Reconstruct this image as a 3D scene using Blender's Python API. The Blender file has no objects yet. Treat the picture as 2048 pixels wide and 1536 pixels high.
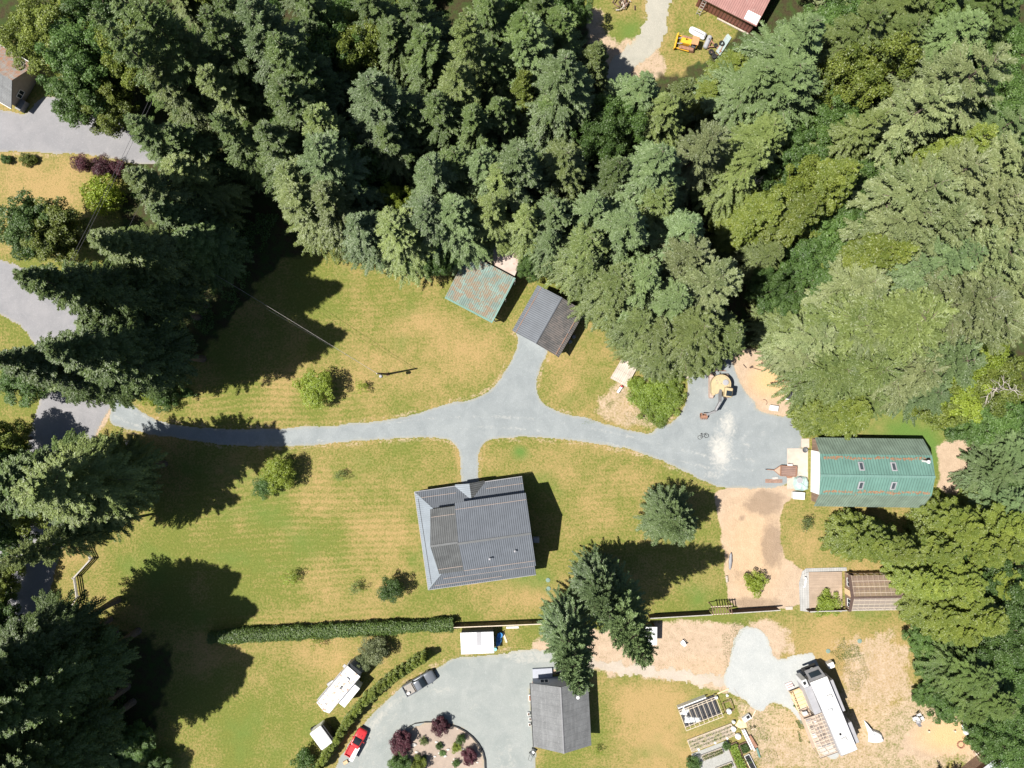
import bpy, math, random
import numpy as np
from mathutils import Vector, Matrix, noise as mnoise
PI = math.pi
HC = 107.7          # camera height (m)
FP = 1400.0         # focal length in px of the 2048 px wide photograph
SC = bpy.context.scene
COL = SC.collection

# ------------------------------------------------------------------ camera, sky, sun, exposure
cam = bpy.data.cameras.new('camera'); cam_o = bpy.data.objects.new('camera', cam); COL.objects.link(cam_o)
cam_o.location = (0, 0, HC); cam_o.rotation_euler = (0, 0, 0)
cam.sensor_width = 36; cam.lens = 36 * FP / 2048; cam.clip_start = 1; cam.clip_end = 3000
SC.camera = cam_o
SUN_EL = math.radians(60)
SUN_DIR = Vector((-math.cos(math.radians(11)) * math.cos(SUN_EL), -math.sin(math.radians(11)) * math.cos(SUN_EL), math.sin(SUN_EL)))
world = bpy.data.worlds.new('World'); SC.world = world; world.use_nodes = True
wn = world.node_tree.nodes; wl = world.node_tree.links
sky = wn.new('ShaderNodeTexSky'); sky.sky_type = 'NISHITA'; sky.sun_disc = False
sky.sun_elevation = SUN_EL; sky.sun_rotation = math.atan2(SUN_DIR.x, SUN_DIR.y)
bg = wn['Background']; bg.inputs['Strength'].default_value = 0.05
wl.new(sky.outputs[0], bg.inputs['Color'])
sun = bpy.data.lights.new('sun', 'SUN'); sun_o = bpy.data.objects.new('sun', sun); COL.objects.link(sun_o)
sun.energy = 5.0; sun.angle = math.radians(0.5); sun.color = (1.0, 0.95, 0.86)
sun_o.location = (-60, -12, 100)
sun_o.rotation_euler = SUN_DIR.to_track_quat('Z', 'Y').to_euler()
SC.view_settings.view_transform = 'Standard'; SC.view_settings.look = 'None'
SC.view_settings.exposure = 0.84; SC.view_settings.gamma = 1
SC.render.resolution_x = 1024; SC.render.resolution_y = 768

# ------------------------------------------------------------------ helpers
def W(px, py, z=0.0):
    """photo measurement -> metres on the level z"""
    return ((px - 1024) / FP * (HC - z), (768 - py) / FP * (HC - z))

class NT:
    def __init__(s, m): s.t = m.node_tree; s.n = s.t.nodes; s.l = s.t.links
    def add(s, typ, **kw):
        nd = s.n.new(typ)
        for k, v in kw.items(): setattr(nd, k, v)
        return nd
    def set(s, sock, v):
        if isinstance(v, bpy.types.NodeSocket): s.l.new(v, sock)
        elif v is not None: sock.default_value = v
    def noise(s, vec, scale, detail=3, rough=.55, dist=0):
        nd = s.add('ShaderNodeTexNoise'); s.set(nd.inputs['Vector'], vec); nd.inputs['Scale'].default_value = scale
        nd.inputs['Detail'].default_value = detail; nd.inputs['Roughness'].default_value = rough
        nd.inputs['Distortion'].default_value = dist
        return nd.outputs['Fac']
    def math(s, op, a, b=None, c=None, clamp=False):
        nd = s.add('ShaderNodeMath', operation=op, use_clamp=clamp); s.set(nd.inputs[0], a); s.set(nd.inputs[1], b)
        if c is not None: s.set(nd.inputs[2], c)
        return nd.outputs[0]
    def mix(s, f, a, b, blend='MIX'):
        nd = s.add('ShaderNodeMix', data_type='RGBA', blend_type=blend)
        s.set(nd.inputs[0], f); s.set(nd.inputs[6], a); s.set(nd.inputs[7], b); return nd.outputs[2]
    def ramp(s, v, lo, hi):
        nd = s.add('ShaderNodeMapRange', clamp=True); s.set(nd.inputs[0], v)
        nd.inputs[1].default_value = lo; nd.inputs[2].default_value = hi; return nd.outputs[0]
    def attr(s, name):
        nd = s.add('ShaderNodeAttribute'); nd.attribute_name = name; return nd
def rgb(c): return (c[0], c[1], c[2], 1.0)

def new_mat(name):
    m = bpy.data.materials.new(name); m.use_nodes = True
    for nd in list(m.node_tree.nodes):
        if nd.type not in ('OUTPUT_MATERIAL', 'BSDF_PRINCIPLED'): m.node_tree.nodes.remove(nd)
    return m, NT(m), m.node_tree.nodes['Principled BSDF']

def simple(name, col, rough=.7, var=.25, scale=2.0, metal=0.0, spots=None, spot_scale=3, spot_amt=.5, bump=0, spec=.4):
    """base colour with dirt variation and optional spots of a second colour"""
    m, t, p = new_mat(name)
    tc = t.add('ShaderNodeTexCoord').outputs['Object']
    n = t.noise(tc, scale, 5, .6)
    dk = tuple(c * (1 - var) for c in col); lt = tuple(min(1, c * (1 + var)) for c in col)
    c = t.mix(t.ramp(n, .3, .7), rgb(dk), rgb(lt))
    n2 = t.noise(tc, scale * 9, 3, .6)
    c = t.mix(t.math('MULTIPLY', t.ramp(n2, .35, .75), var * .8), c, rgb(dk))
    if spots:
        n3 = t.noise(tc, spot_scale, 5, .65, .4)
        c = t.mix(t.ramp(n3, 1 - spot_amt - .06, 1 - spot_amt + .05), c, rgb(spots))
    t.l.new(c, p.inputs['Base Color']); p.inputs['Roughness'].default_value = rough
    p.inputs['Metallic'].default_value = metal; p.inputs['Specular IOR Level'].default_value = spec
    if bump:
        b = t.add('ShaderNodeBump'); b.inputs['Strength'].default_value = bump; b.inputs['Distance'].default_value = .05
        t.l.new(n2, b.inputs['Height']); t.l.new(b.outputs[0], p.inputs['Normal'])
    return m

def ribbed(name, col, period, axis='x', dark=.5, width=.3, rough=.45, metal=.0, var=.15, cross=None, spots=None, spot_scale=2., spot_amt=.45, bump=.6, jitter=0., spec=.5):
    """sheet metal / planks: stripes along the UV (UVs are in metres)"""
    m, t, p = new_mat(name)
    uv = t.add('ShaderNodeUVMap').outputs[0]
    sp = t.add('ShaderNodeSeparateXYZ'); t.l.new(uv, sp.inputs[0])
    a = sp.outputs[0] if axis == 'x' else sp.outputs[1]; o = sp.outputs[1] if axis == 'x' else sp.outputs[0]
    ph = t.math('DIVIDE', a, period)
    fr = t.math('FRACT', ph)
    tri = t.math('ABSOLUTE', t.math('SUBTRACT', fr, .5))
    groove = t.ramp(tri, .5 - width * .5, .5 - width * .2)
    tc = t.add('ShaderNodeTexCoord').outputs['Object']
    n = t.noise(tc, .7, 5, .6)
    c = t.mix(t.ramp(n, .3, .7), rgb(tuple(x * (1 - var) for x in col)), rgb(tuple(min(1, x * (1 + var)) for x in col)))
    if jitter:
        w = t.add('ShaderNodeTexWhiteNoise', noise_dimensions='1D'); t.l.new(t.math('FLOOR', ph), w.inputs['W'])
        c = t.mix(t.math('MULTIPLY', w.outputs['Value'], jitter), c, rgb(tuple(x * .45 for x in col)))
    streak = t.add('ShaderNodeCombineXYZ'); t.l.new(t.math('MULTIPLY', a, 3.), streak.inputs[0]); t.l.new(t.math('MULTIPLY', o, .25), streak.inputs[1])
    ns = t.noise(streak.outputs[0], 2.2, 3, .6)
    c = t.mix(t.math('MULTIPLY', t.ramp(ns, .4, .75), var * 1.2), c, rgb(tuple(x * .55 for x in col)))
    if spots:
        n3 = t.noise(tc, spot_scale, 6, .7, .5)
        n4 = t.noise(tc, spot_scale * 6, 3, .6)
        f = t.ramp(t.math('ADD', t.math('MULTIPLY', n3, .7), t.math('MULTIPLY', n4, .3)), 1 - spot_amt - .04, 1 - spot_amt + .05)
        c = t.mix(f, c, rgb(spots))
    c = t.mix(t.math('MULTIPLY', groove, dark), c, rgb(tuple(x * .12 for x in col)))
    if cross:
        fo = t.math('ABSOLUTE', t.math('SUBTRACT', t.math('FRACT', t.math('DIVIDE', o, cross)), .5))
        c = t.mix(t.math('MULTIPLY', t.ramp(fo, .47, .495), .5), c, rgb(tuple(x * .2 for x in col)))
    t.l.new(c, p.inputs['Base Color']); p.inputs['Roughness'].default_value = rough; p.inputs['Metallic'].default_value = metal
    p.inputs['Specular IOR Level'].default_value = spec
    b = t.add('ShaderNodeBump'); b.inputs['Strength'].default_value = bump; b.inputs['Distance'].default_value = .05
    t.l.new(t.math('SUBTRACT', 1, groove), b.inputs['Height']); t.l.new(b.outputs[0], p.inputs['Normal'])
    return m

def glossy(name, col, rough=.15, metal=0, coat=0, trans=0):
    m, t, p = new_mat(name); p.inputs['Base Color'].default_value = rgb(col); p.inputs['Roughness'].default_value = rough
    p.inputs['Metallic'].default_value = metal; p.inputs['Coat Weight'].default_value = coat
    p.inputs['Transmission Weight'].default_value = trans
    return m

def foliage(name, a, b, trans=.25, hue=.25, third=None):
    """leaf colour between a and b by leaf, shifted a little from tree to tree"""
    m = bpy.data.materials.new(name); m.use_nodes = True; t = NT(m)
    for nd in list(t.n):
        if nd.type != 'OUTPUT_MATERIAL': t.n.remove(nd)
    out = [n for n in t.n if n.type == 'OUTPUT_MATERIAL'][0]
    at = t.attr('tone').outputs['Fac']
    c = t.mix(at, rgb(a), rgb(b))
    oi = t.add('ShaderNodeObjectInfo').outputs['Random']
    th = third or (a[0] * 1.5, a[1] * 1.15, a[2] * .8)
    c = t.mix(t.math('MULTIPLY', oi, hue), c, rgb(th))
    wn_ = t.add('ShaderNodeTexWhiteNoise', noise_dimensions='1D'); t.l.new(t.math('MULTIPLY', oi, 731.7), wn_.inputs['W'])
    hs = t.add('ShaderNodeHueSaturation'); t.l.new(c, hs.inputs['Color']); t.l.new(t.math('ADD', t.math('MULTIPLY', wn_.outputs['Value'], .55), .72), hs.inputs['Value']); c = hs.outputs[0]
    geo = t.add('ShaderNodeNewGeometry').outputs['Position']
    n = t.noise(geo, .35, 3, .6)
    c = t.mix(t.math('MULTIPLY', t.ramp(n, .35, .7), .35), c, rgb(tuple(x * .6 for x in a)))
    d = t.add('ShaderNodeBsdfDiffuse'); t.l.new(c, d.inputs[0])
    tr = t.add('ShaderNodeBsdfTranslucent'); t.l.new(t.mix(.5, c, rgb((b[0] * 1.3, b[1] * 1.3, b[2] * .6))), tr.inputs[0])
    gl = t.add('ShaderNodeBsdfGlossy'); gl.inputs['Roughness'].default_value = .5; gl.inputs[0].default_value = (.5, .5, .5, 1)
    mx = t.add('ShaderNodeMixShader'); mx.inputs[0].default_value = trans
    t.l.new(d.outputs[0], mx.inputs[1]); t.l.new(tr.outputs[0], mx.inputs[2])
    m2 = t.add('ShaderNodeMixShader'); m2.inputs[0].default_value = .06
    t.l.new(mx.outputs[0], m2.inputs[1]); t.l.new(gl.outputs[0], m2.inputs[2])
    t.l.new(m2.outputs[0], out.inputs[0])
    return m

class MB:
    """collects faces, builds one mesh with metric UVs"""
    def __init__(s): s.v = []; s.f = []
    def face(s, pts):
        b = len(s.v); s.v += [tuple(p) for p in pts]; s.f.append(tuple(range(b, b + len(pts)))); return s
    def add(s, vs, fs):
        b = len(s.v); s.v += [tuple(p) for p in vs]; s.f += [tuple(b + i for i in f) for f in fs]; return s
    def box(s, cx, cy, z0, sx, sy, sz, rot=0, bev=0.0):
        x, y = sx / 2, sy / 2; c, n = math.cos(rot), math.sin(rot)
        def ring(k, z): return [(cx + a * c - b * n, cy + a * n + b * c, z) for a, b in
                                ((-x + k, -y), (x - k, -y), (x, -y + k), (x, y - k), (x - k, y), (-x + k, y), (-x, y - k), (-x, -y + k))]
        if bev > 0:
            def inner(z): return [(cx + a * c - b * n, cy + a * n + b * c, z) for a, b in
                                  ((-x + bev, -y + bev), (x - bev, -y + bev), (x - bev, -y + bev), (x - bev, y - bev), (x - bev, y - bev), (-x + bev, y - bev), (-x + bev, y - bev), (-x + bev, -y + bev))]
            r0 = ring(bev, z0); r1 = ring(bev, z0 + sz - bev)
            top = [(cx + a * c - b * n, cy + a * n + b * c, z0 + sz) for a, b in ((-x + bev, -y + bev), (x - bev, -y + bev), (x - bev, y - bev), (-x + bev, y - bev))]
            b0 = len(s.v); s.v += r0 + r1 + top
            for i in range(8): s.f.append((b0 + i, b0 + (i + 1) % 8, b0 + 8 + (i + 1) % 8, b0 + 8 + i))
            T = b0 + 16
            s.f.append((T, T + 1, T + 2, T + 3))
            s.f += [(b0 + 8, b0 + 9, T + 1, T), (b0 + 9, b0 + 10, T + 1), (b0 + 10, b0 + 11, T + 2, T + 1), (b0 + 11, b0 + 12, T + 2),
                    (b0 + 12, b0 + 13, T + 3, T + 2), (b0 + 13, b0 + 14, T + 3), (b0 + 14, b0 + 15, T, T + 3), (b0 + 15, b0 + 8, T)]
            s.f.append(tuple(b0 + i for i in range(7, -1, -1)))
            return s
        P = [(cx + a * c - b * n, cy + a * n + b * c, z) for z in (z0, z0 + sz) for a, b in ((-x, -y), (x, -y), (x, y), (-x, y))]
        return s.add(P, [(3, 2, 1, 0), (4, 5, 6, 7), (0, 1, 5, 4), (1, 2, 6, 5), (2, 3, 7, 6), (3, 0, 4, 7)])
    def slab(s, pts, t=.12):
        """polygon (ccw from above) given a thickness downwards"""
        n = len(pts); lo = [(p[0], p[1], p[2] - t) for p in pts]
        b = len(s.v); s.v += [tuple(p) for p in pts] + lo
        s.f.append(tuple(range(b, b + n))); s.f.append(tuple(b + n + i for i in range(n - 1, -1, -1)))
        for i in range(n): s.f.append((b + i, b + n + i, b + n + (i + 1) % n, b + (i + 1) % n))
        return s
    def beam(s, p0, p1, w=.1, h=None):
        h = h or w; a = Vector(p0); b = Vector(p1); d = (b - a).normalized()
        up = Vector((0, 0, 1)) if abs(d.z) < .9 else Vector((1, 0, 0))
        u = d.cross(up).normalized() * w / 2; v = u.cross(d).normalized() * h / 2
        P = [q + i * u + j * v for q in (a, b) for i, j in ((-1, -1), (1, -1), (1, 1), (-1, 1))]
        return s.add(P, [(3, 2, 1, 0), (4, 5, 6, 7), (0, 1, 5, 4), (1, 2, 6, 5), (2, 3, 7, 6), (3, 0, 4, 7)])
    def tube(s, pts, r, n=8, caps=True):
        """pts list, r scalar or list"""
        pts = [Vector(p) for p in pts]; rs = r if isinstance(r, (list, tuple)) else [r] * len(pts)
        b = len(s.v); m = len(pts)
        for i, p in enumerate(pts):
            d = (pts[min(i + 1, m - 1)] - pts[max(i - 1, 0)]).normalized()
            up = Vector((0, 0, 1)) if abs(d.z) < .9 else Vector((1, 0, 0))
            u = d.cross(up).normalized(); v = u.cross(d).normalized()
            for k in range(n):
                a = 2 * PI * k / n; s.v.append(tuple(p + (u * math.cos(a) + v * math.sin(a)) * rs[i]))
        for i in range(m - 1):
            for k in range(n):
                s.f.append((b + i * n + k, b + i * n + (k + 1) % n, b + (i + 1) * n + (k + 1) % n, b + (i + 1) * n + k))
        if caps:
            s.f.append(tuple(b + k for k in range(n - 1, -1, -1))); s.f.append(tuple(b + (m - 1) * n + k for k in range(n)))
        return s
    def loft(s, secs, n=16, pw=4.0):
        """secs: (x, y_center, half_w, z_lo, z_hi) super-ellipse sections along x"""
        b = len(s.v); m = len(secs)
        for (x, yc, hw, z0, z1) in secs:
            for k in range(n):
                a = 2 * PI * (k + .5) / n; c, q = math.cos(a), math.sin(a)
                y = yc + hw * math.copysign(abs(c) ** (2 / pw), c); z = (z0 + z1) / 2 + (z1 - z0) / 2 * math.copysign(abs(q) ** (2 / pw), q)
                s.v.append((x, y, z))
        for i in range(m - 1):
            for k in range(n):
                s.f.append((b + i * n + k, b + i * n + (k + 1) % n, b + (i + 1) * n + (k + 1) % n, b + (i + 1) * n + k))
        s.f.append(tuple(b + k for k in range(n - 1, -1, -1))); s.f.append(tuple(b + (m - 1) * n + k for k in range(n)))
        return s
    def lathe(s, prof, cx=0, cy=0, n=16):
        b = len(s.v)
        for r, z in prof:
            for k in range(n): a = 2 * PI * k / n; s.v.append((cx + r * math.cos(a), cy + r * math.sin(a), z))
        for i in range(len(prof) - 1):
            for k in range(n): s.f.append((b + i * n + k, b + i * n + (k + 1) % n, b + (i + 1) * n + (k + 1) % n, b + (i + 1) * n + k))
        s.f.append(tuple(b + k for k in range(n - 1, -1, -1))); s.f.append(tuple(b + (len(prof) - 1) * n + k for k in range(n)))
        return s
    def wheel(s, x, y, z, r, w):
        """wheel with its axle along y"""
        b = len(s.v); prof = [(r * .55, -w / 2), (r * .93, -w / 2), (r, -w / 3), (r, w / 3), (r * .93, w / 2), (r * .55, w / 2)]
        for q, o in prof:
            for k in range(16): a = 2 * PI * k / 16; s.v.append((x + q * math.cos(a), y + o, z + q * math.sin(a)))
        for i in range(len(prof) - 1):
            for k in range(16): s.f.append((b + i * 16 + k, b + i * 16 + (k + 1) % 16, b + (i + 1) * 16 + (k + 1) % 16, b + (i + 1) * 16 + k))
        s.f.append(tuple(b + k for k in range(16))); s.f.append(tuple(b + 80 + k for k in range(15, -1, -1)))
        return s
    def build(s, name, mat, parent=None, smooth=False, loc=None):
        me = bpy.data.meshes.new(name); me.from_pydata(s.v, [], s.f); me.update()
        if len(me.polygons):
            uvl = me.uv_layers.new(name='UVMap')
            co = np.empty(len(me.vertices) * 3); me.vertices.foreach_get('co', co); co = co.reshape(-1, 3)
            lv = np.empty(len(me.loops), dtype=np.int64); me.loops.foreach_get('vertex_index', lv)
            ln = np.empty(len(me.polygons), dtype=np.int64); me.polygons.foreach_get('loop_total', ln)
            nr = np.empty(len(me.polygons) * 3); me.polygons.foreach_get('normal', nr); nr = nr.reshape(-1, 3)
            flat = np.abs(nr[:, 2]) > .999
            u = np.stack([-nr[:, 1], nr[:, 0], np.zeros(len(nr))], 1); u[flat] = (1, 0, 0)
            # the same sense of u on opposite slopes
            sg = np.where((u[:, 0] + u[:, 1] * .01) < 0, -1., 1.); u *= sg[:, None]
            u /= np.maximum(np.linalg.norm(u, axis=1), 1e-9)[:, None]
            v = np.cross(nr, u)
            pi = np.repeat(np.arange(len(ln)), ln); P = co[lv]
            uvs = np.stack([(P * u[pi]).sum(1), (P * v[pi]).sum(1)], 1)
            uvl.data.foreach_set('uv', uvs.astype(np.float32).ravel())
        if smooth:
            me.polygons.foreach_set('use_smooth', [True] * len(me.polygons))
        me.materials.append(mat)
        o = bpy.data.objects.new(name, me); COL.objects.link(o)
        if parent: o.parent = parent
        if loc: o.location = loc
        return o

def tag(o, label, cat, group=None, kind=None):
    if label: o['label'] = label
    if cat: o['category'] = cat
    if group: o['group'] = group
    if kind: o['kind'] = kind
    return o
def thing(name, label, cat, px=None, py=None, deg=0, group=None, xy=None, z=0, zat=0):
    o = bpy.data.objects.new(name, None); COL.objects.link(o); o.empty_display_size = .5
    x, y = xy if xy else W(px, py, zat)
    o.location = (x, y, z); o.rotation_euler = (0, 0, math.radians(deg))
    return tag(o, label, cat, group)
def children(o): return [c for c in bpy.data.objects if c.parent == o]

# ------------------------------------------------------------------ soft outlines measured on the photo
def poly_sd(X, Y, pts):
    """signed distance (positive inside), metres"""
    P = np.array(pts, float); d2 = np.full(X.shape, 1e9); ins = np.zeros(X.shape, bool)
    for i in range(len(P)):
        a, b = P[i], P[(i + 1) % len(P)]; e = b - a
        t = np.clip(((X - a[0]) * e[0] + (Y - a[1]) * e[1]) / max(e @ e, 1e-9), 0, 1)
        d2 = np.minimum(d2, (X - a[0] - t * e[0]) ** 2 + (Y - a[1] - t * e[1]) ** 2)
        c = (a[1] > Y) != (b[1] > Y)
        with np.errstate(divide='ignore', invalid='ignore'):
            ins ^= c & (X < (b[0] - a[0]) * (Y - a[1]) / (b[1] - a[1] if b[1] != a[1] else 1e-9) + a[0])
    return np.where(ins, 1, -1) * np.sqrt(d2)
def smooth_poly(pts, it=2):
    P = [tuple(W(*p)) for p in pts]
    for _ in range(it):
        Q = []
        for i in range(len(P)):
            a, b = P[i], P[(i + 1) % len(P)]
            Q += [(a[0] * .75 + b[0] * .25, a[1] * .75 + b[1] * .25), (a[0] * .25 + b[0] * .75, a[1] * .25 + b[1] * .75)]
        P = Q
    return P
NR = np.random.default_rng(7)
def lattice(X, Y, cell, seed):
    """smooth value noise in 0..1"""
    r = np.random.default_rng(seed); T = r.random((256, 256))
    x = X / cell + 1000; y = Y / cell + 1000; xi = np.floor(x).astype(int); yi = np.floor(y).astype(int)
    fx = x - xi; fy = y - yi; fx = fx * fx * (3 - 2 * fx); fy = fy * fy * (3 - 2 * fy)
    g = lambda a, b: T[a % 256, b % 256]
    return (g(xi, yi) * (1 - fx) + g(xi + 1, yi) * fx) * (1 - fy) + (g(xi, yi + 1) * (1 - fx) + g(xi + 1, yi + 1) * fx) * fy
def fbm(X, Y, cell, seed, o=3):
    s = 0; a = 1; t = 0
    for k in range(o): s = s + a * lattice(X, Y, cell / 2 ** k, seed + k); t += a; a *= .55
    return s / t
def blob(X, Y, px, py, rx, ry, deg=0, soft=.5):
    cx, cy = W(px, py); a = math.radians(deg); dx = X - cx; dy = Y - cy
    u = (dx * math.cos(a) + dy * math.sin(a)) / (rx / 13); v = (-dx * math.sin(a) + dy * math.cos(a)) / (ry / 13)
    return np.clip((1 - np.sqrt(u * u + v * v)) / soft, 0, 1)
def sstep(x, a, b): t = np.clip((x - a) / (b - a), 0, 1); return t * t * (3 - 2 * t)

def grid_sheet(name, poly, z, cell, mat, edge=.25, attrs=None, seed=1, smooth_it=2, label=None):
    """a ground sheet whose edge wanders as real gravel does"""
    P = smooth_poly(poly, smooth_it); A = np.array(P); lo = A.min(0) - 1; hi = A.max(0) + 1
    xs = np.arange(lo[0], hi[0], cell); ys = np.arange(lo[1], hi[1], cell); X, Y = np.meshgrid(xs, ys, indexing='ij')
    sd = poly_sd(X, Y, P) + (fbm(X, Y, 1.6, seed, 3) - .5) * edge * 2.4 + (fbm(X, Y, .35, seed + 9, 2) - .5) * edge * 1.2
    ins = sd > 0
    nx, ny = X.shape
    q = ins[:-1, :-1] & ins[1:, :-1] & ins[1:, 1:] & ins[:-1, 1:]
    I, J = np.nonzero(q); idx = np.arange(nx * ny).reshape(nx, ny)
    F = np.stack([idx[I, J], idx[I + 1, J], idx[I + 1, J + 1], idx[I, J + 1]], 1)
    used = np.unique(F); remap = np.full(nx * ny, -1); remap[used] = np.arange(len(used)); F = remap[F]
    V = np.stack([X.ravel()[used], Y.ravel()[used], np.full(len(used), z)], 1)
    V[:, 2] += np.clip(sd.ravel()[used], 0, .25) * .06
    me = np_mesh(name, V, F)
    if attrs:
        for k, fn in attrs.items():
            at = me.attributes.new(k, 'FLOAT', 'POINT'); at.data.foreach_set('value', fn(V[:, 0], V[:, 1]).astype(np.float32))
    at = me.attributes.new('edge', 'FLOAT', 'POINT'); at.data.foreach_set('value', np.clip(sd.ravel()[used], 0, 2).astype(np.float32))
    me.materials.append(mat); o = bpy.data.objects.new(name, me); COL.objects.link(o); o['kind'] = 'structure'
    return o
def np_mesh(name, V, F):
    me = bpy.data.meshes.new(name); n = len(F); k = F.shape[1]
    me.vertices.add(len(V)); me.vertices.foreach_set('co', np.asarray(V, np.float32).ravel())
    me.loops.add(n * k); me.loops.foreach_set('vertex_index', F.astype(np.int32).ravel())
    me.polygons.add(n); me.polygons.foreach_set('loop_start', np.arange(0, n * k, k, dtype=np.int32))
    me.update(calc_edges=True); return me

# ------------------------------------------------------------------ the ground
def ground():
    nx, ny = 700, 560
    # fine in the photographed area, coarse rings out to the horizon
    ax = np.concatenate([[-1500, -700, -300, -160], np.linspace(-100, 100, nx), [160, 300, 700, 1500]])
    ay = np.concatenate([[-1500, -700, -300, -130], np.linspace(-78, 78, ny), [130, 300, 700, 1500]])
    X, Y = np.meshgrid(ax, ay, indexing='ij')
    B = lambda *a, **k: blob(X, Y, *a, **k)
    n1 = fbm(X, Y, 6, 1, 4); n2 = fbm(X, Y, 2.2, 20, 3); n3 = fbm(X, Y, 14, 40, 3); n4 = fbm(X, Y, .9, 60, 3)
    # dry grass
    dry = .32 + (n1 - .5) * 1.1 + (n3 - .5) * .7
    for b in [(900, 690, 130, 110, 0, .4), (840, 640, 60, 40, 0, .35), (960, 720, 90, 60, 0, .3), (1150, 720, 80, 110, -20, .45), (1130, 790, 70, 50, 0, .3), (560, 760, 160, 60, 0, .2),
              (760, 1070, 70, 70, 0, .3), (720, 1050, 45, 60, 20, .25), (640, 1170, 60, 80, 0, .25), (920, 910, 45, 40, 0, .35), (980, 910, 40, 35, 0, .3), (1200, 1010, 60, 60, 0, .25), (1270, 960, 60, 40, 0, .3),
              (1100, 1190, 120, 50, 0, .4), (1010, 1210, 90, 40, 0, .3), (560, 1290, 160, 40, 0, .2), (700, 1300, 120, 60, 0, .25), (1270, 1440, 110, 120, 0, .35), (1330, 1400, 130, 60, 0, .45), (1180, 1530, 80, 60, 0, .2),
              (60, 370, 120, 80, 0, .55), (200, 870, 70, 60, 0, .3), (1380, 100, 120, 140, 0, .3), (1680, 1330, 200, 150, 0, .55), (1330, 1450, 160, 110, 0, .3), (1790, 1330, 80, 110, 0, .35), (1610, 1120, 60, 120, 0, .35), (1700, 1500, 160, 60, 0, .35),
              (1240, 700, 60, 60, 0, .4), (1240, 830, 90, 60, 0, .4), (330, 1250, 160, 60, 0, .1), (870, 560, 60, 60, 0, .25), (520, 1440, 260, 140, 0, -.35), (180, 1160, 60, 120, 0, .2), (1460, 1290, 120, 60, 0, .2), (1600, 1260, 120, 50, 0, .15)]:
        dry = dry + b[5] * B(*b[:5], soft=.8)
    # lush green
    lush = (n2 - .5) * .5 + (n1 - .5) * -.6
    for b in [(1040, 905, 30, 22, 0, .9), (1085, 960, 90, 60, 0, .35), (560, 950, 260, 110, 0, .25), (600, 1090, 250, 120, 0, .22), (1050, 1160, 140, 50, 0, .35), (850, 1120, 60, 90, 0, .25), (800, 700, 40, 160, 0, .3),
              (700, 560, 90, 60, 0, .2), (520, 1450, 260, 150, 0, .25), (290, 1130, 90, 60, 0, .45), (1310, 1490, 120, 60, 0, .35), (1400, 1430, 70, 100, 20, .35), (1720, 1310, 60, 30, 0, .5), (1790, 860, 160, 90, 0, .65), (1840, 900, 90, 80, 0, .6),
              (1350, 930, 120, 40, 0, .25), (1260, 60, 80, 70, 0, .4), (1230, 860, 90, 30, 0, .2), (1190, 500, 20, 20, 0, .3), (700, 1215, 300, 30, 0, .15), (1400, 1180, 70, 60, 0, .35), (1720, 1210, 60, 40, 0, .3)]:
        lush = lush + b[5] * B(*b[:5], soft=.9)
    # bare dirt
    dirt = np.zeros_like(X)
    def pm(pts, w=.6, amt=1.0, it=1):
        return amt * sstep(poly_sd(X, Y, smooth_poly(pts, it)) + (n2 - .5) * w * 2.5 + (n4 - .5) * w, -w, w)
    dirt = np.maximum(dirt, pm([(1424, 968), (1580, 968), (1600, 985), (1562, 1020), (1560, 1080), (1575, 1125), (1625, 1150), (1612, 1216), (1454, 1226), (1449, 1120), (1436, 1040)], .35, 1.0))
    dirt = np.maximum(dirt, pm([(1370, 745), (1400, 690), (1560, 700), (1640, 760), (1640, 830), (1600, 835), (1400, 830)], .6, .95))
    dirt = np.maximum(dirt, pm([(1060, 1255), (1480, 1236), (1500, 1300), (1470, 1390), (1400, 1375), (1220, 1345), (1060, 1350)], .9, .8))
    dirt = np.maximum(dirt, pm([(1440, 1380), (1620, 1420), (1800, 1390), (1900, 1370), (1990, 1420), (1970, 1560), (1500, 1560), (1480, 1440)], 1.5, .62))
    dirt = np.maximum(dirt, pm([(1480, 1240), (1560, 1240), (1600, 1310), (1540, 1330)], 1.2, .8))
    dirt = np.maximum(dirt, pm([(1690, 1260), (1835, 1245), (1840, 1380), (1790, 1440), (1700, 1440), (1670, 1380)], 2.4, .62))
    dirt = np.maximum(dirt, pm([(1840, 1440), (1960, 1425), (1985, 1490), (1940, 1520), (1800, 1520), (1800, 1480)], .8, 1.0))
    dirt = np.maximum(dirt, pm([(1870, 880), (1960, 860), (1960, 1000), (1870, 990), (1880, 930)], .6, .9))
    dirt = np.maximum(dirt, pm([(1170, 820), (1260, 740), (1380, 800), (1310, 866), (1210, 848)], .8, .6))
    dirt = np.maximum(dirt, pm([(215, 780), (240, 785), (225, 830), (180, 900), (160, 890)], .4, .8))
    dirt = np.maximum(dirt, pm([(1110, 30), (1190, 10), (1225, 80), (1290, 70), (1350, 130), (1300, 180), (1180, 160)], .9, .75))
    dirt = np.maximum(dirt, pm([(80, 1190), (30, 1260), (60, 1280), (120, 1230)], .6, .6))
    # dry verges along the driveways
    for pl in VERGE:
        sd = poly_sd(X, Y, smooth_poly(pl, 2)); v = sstep(-np.abs(sd + .25) + (n4 - .5) * 1.0, -.8, .0)
        dirt = np.maximum(dirt, v * .5 * sstep(n2, .3, .6)); dry = dry + v * .15
    orange = np.zeros_like(X)
    for b in [(1900, 1470, 90, 50, 0, 1.), (1545, 760, 60, 50, 0, 1.), (1650, 1440, 150, 60, 0, .4), (1500, 1100, 90, 140, 0, .35), (1400, 1340, 120, 40, 0, .15), (1130, 640, 60, 60, 0, .4)]:
        orange = np.maximum(orange, b[5] * B(*b[:5], soft=.7))
    wet = np.zeros_like(X)
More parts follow.
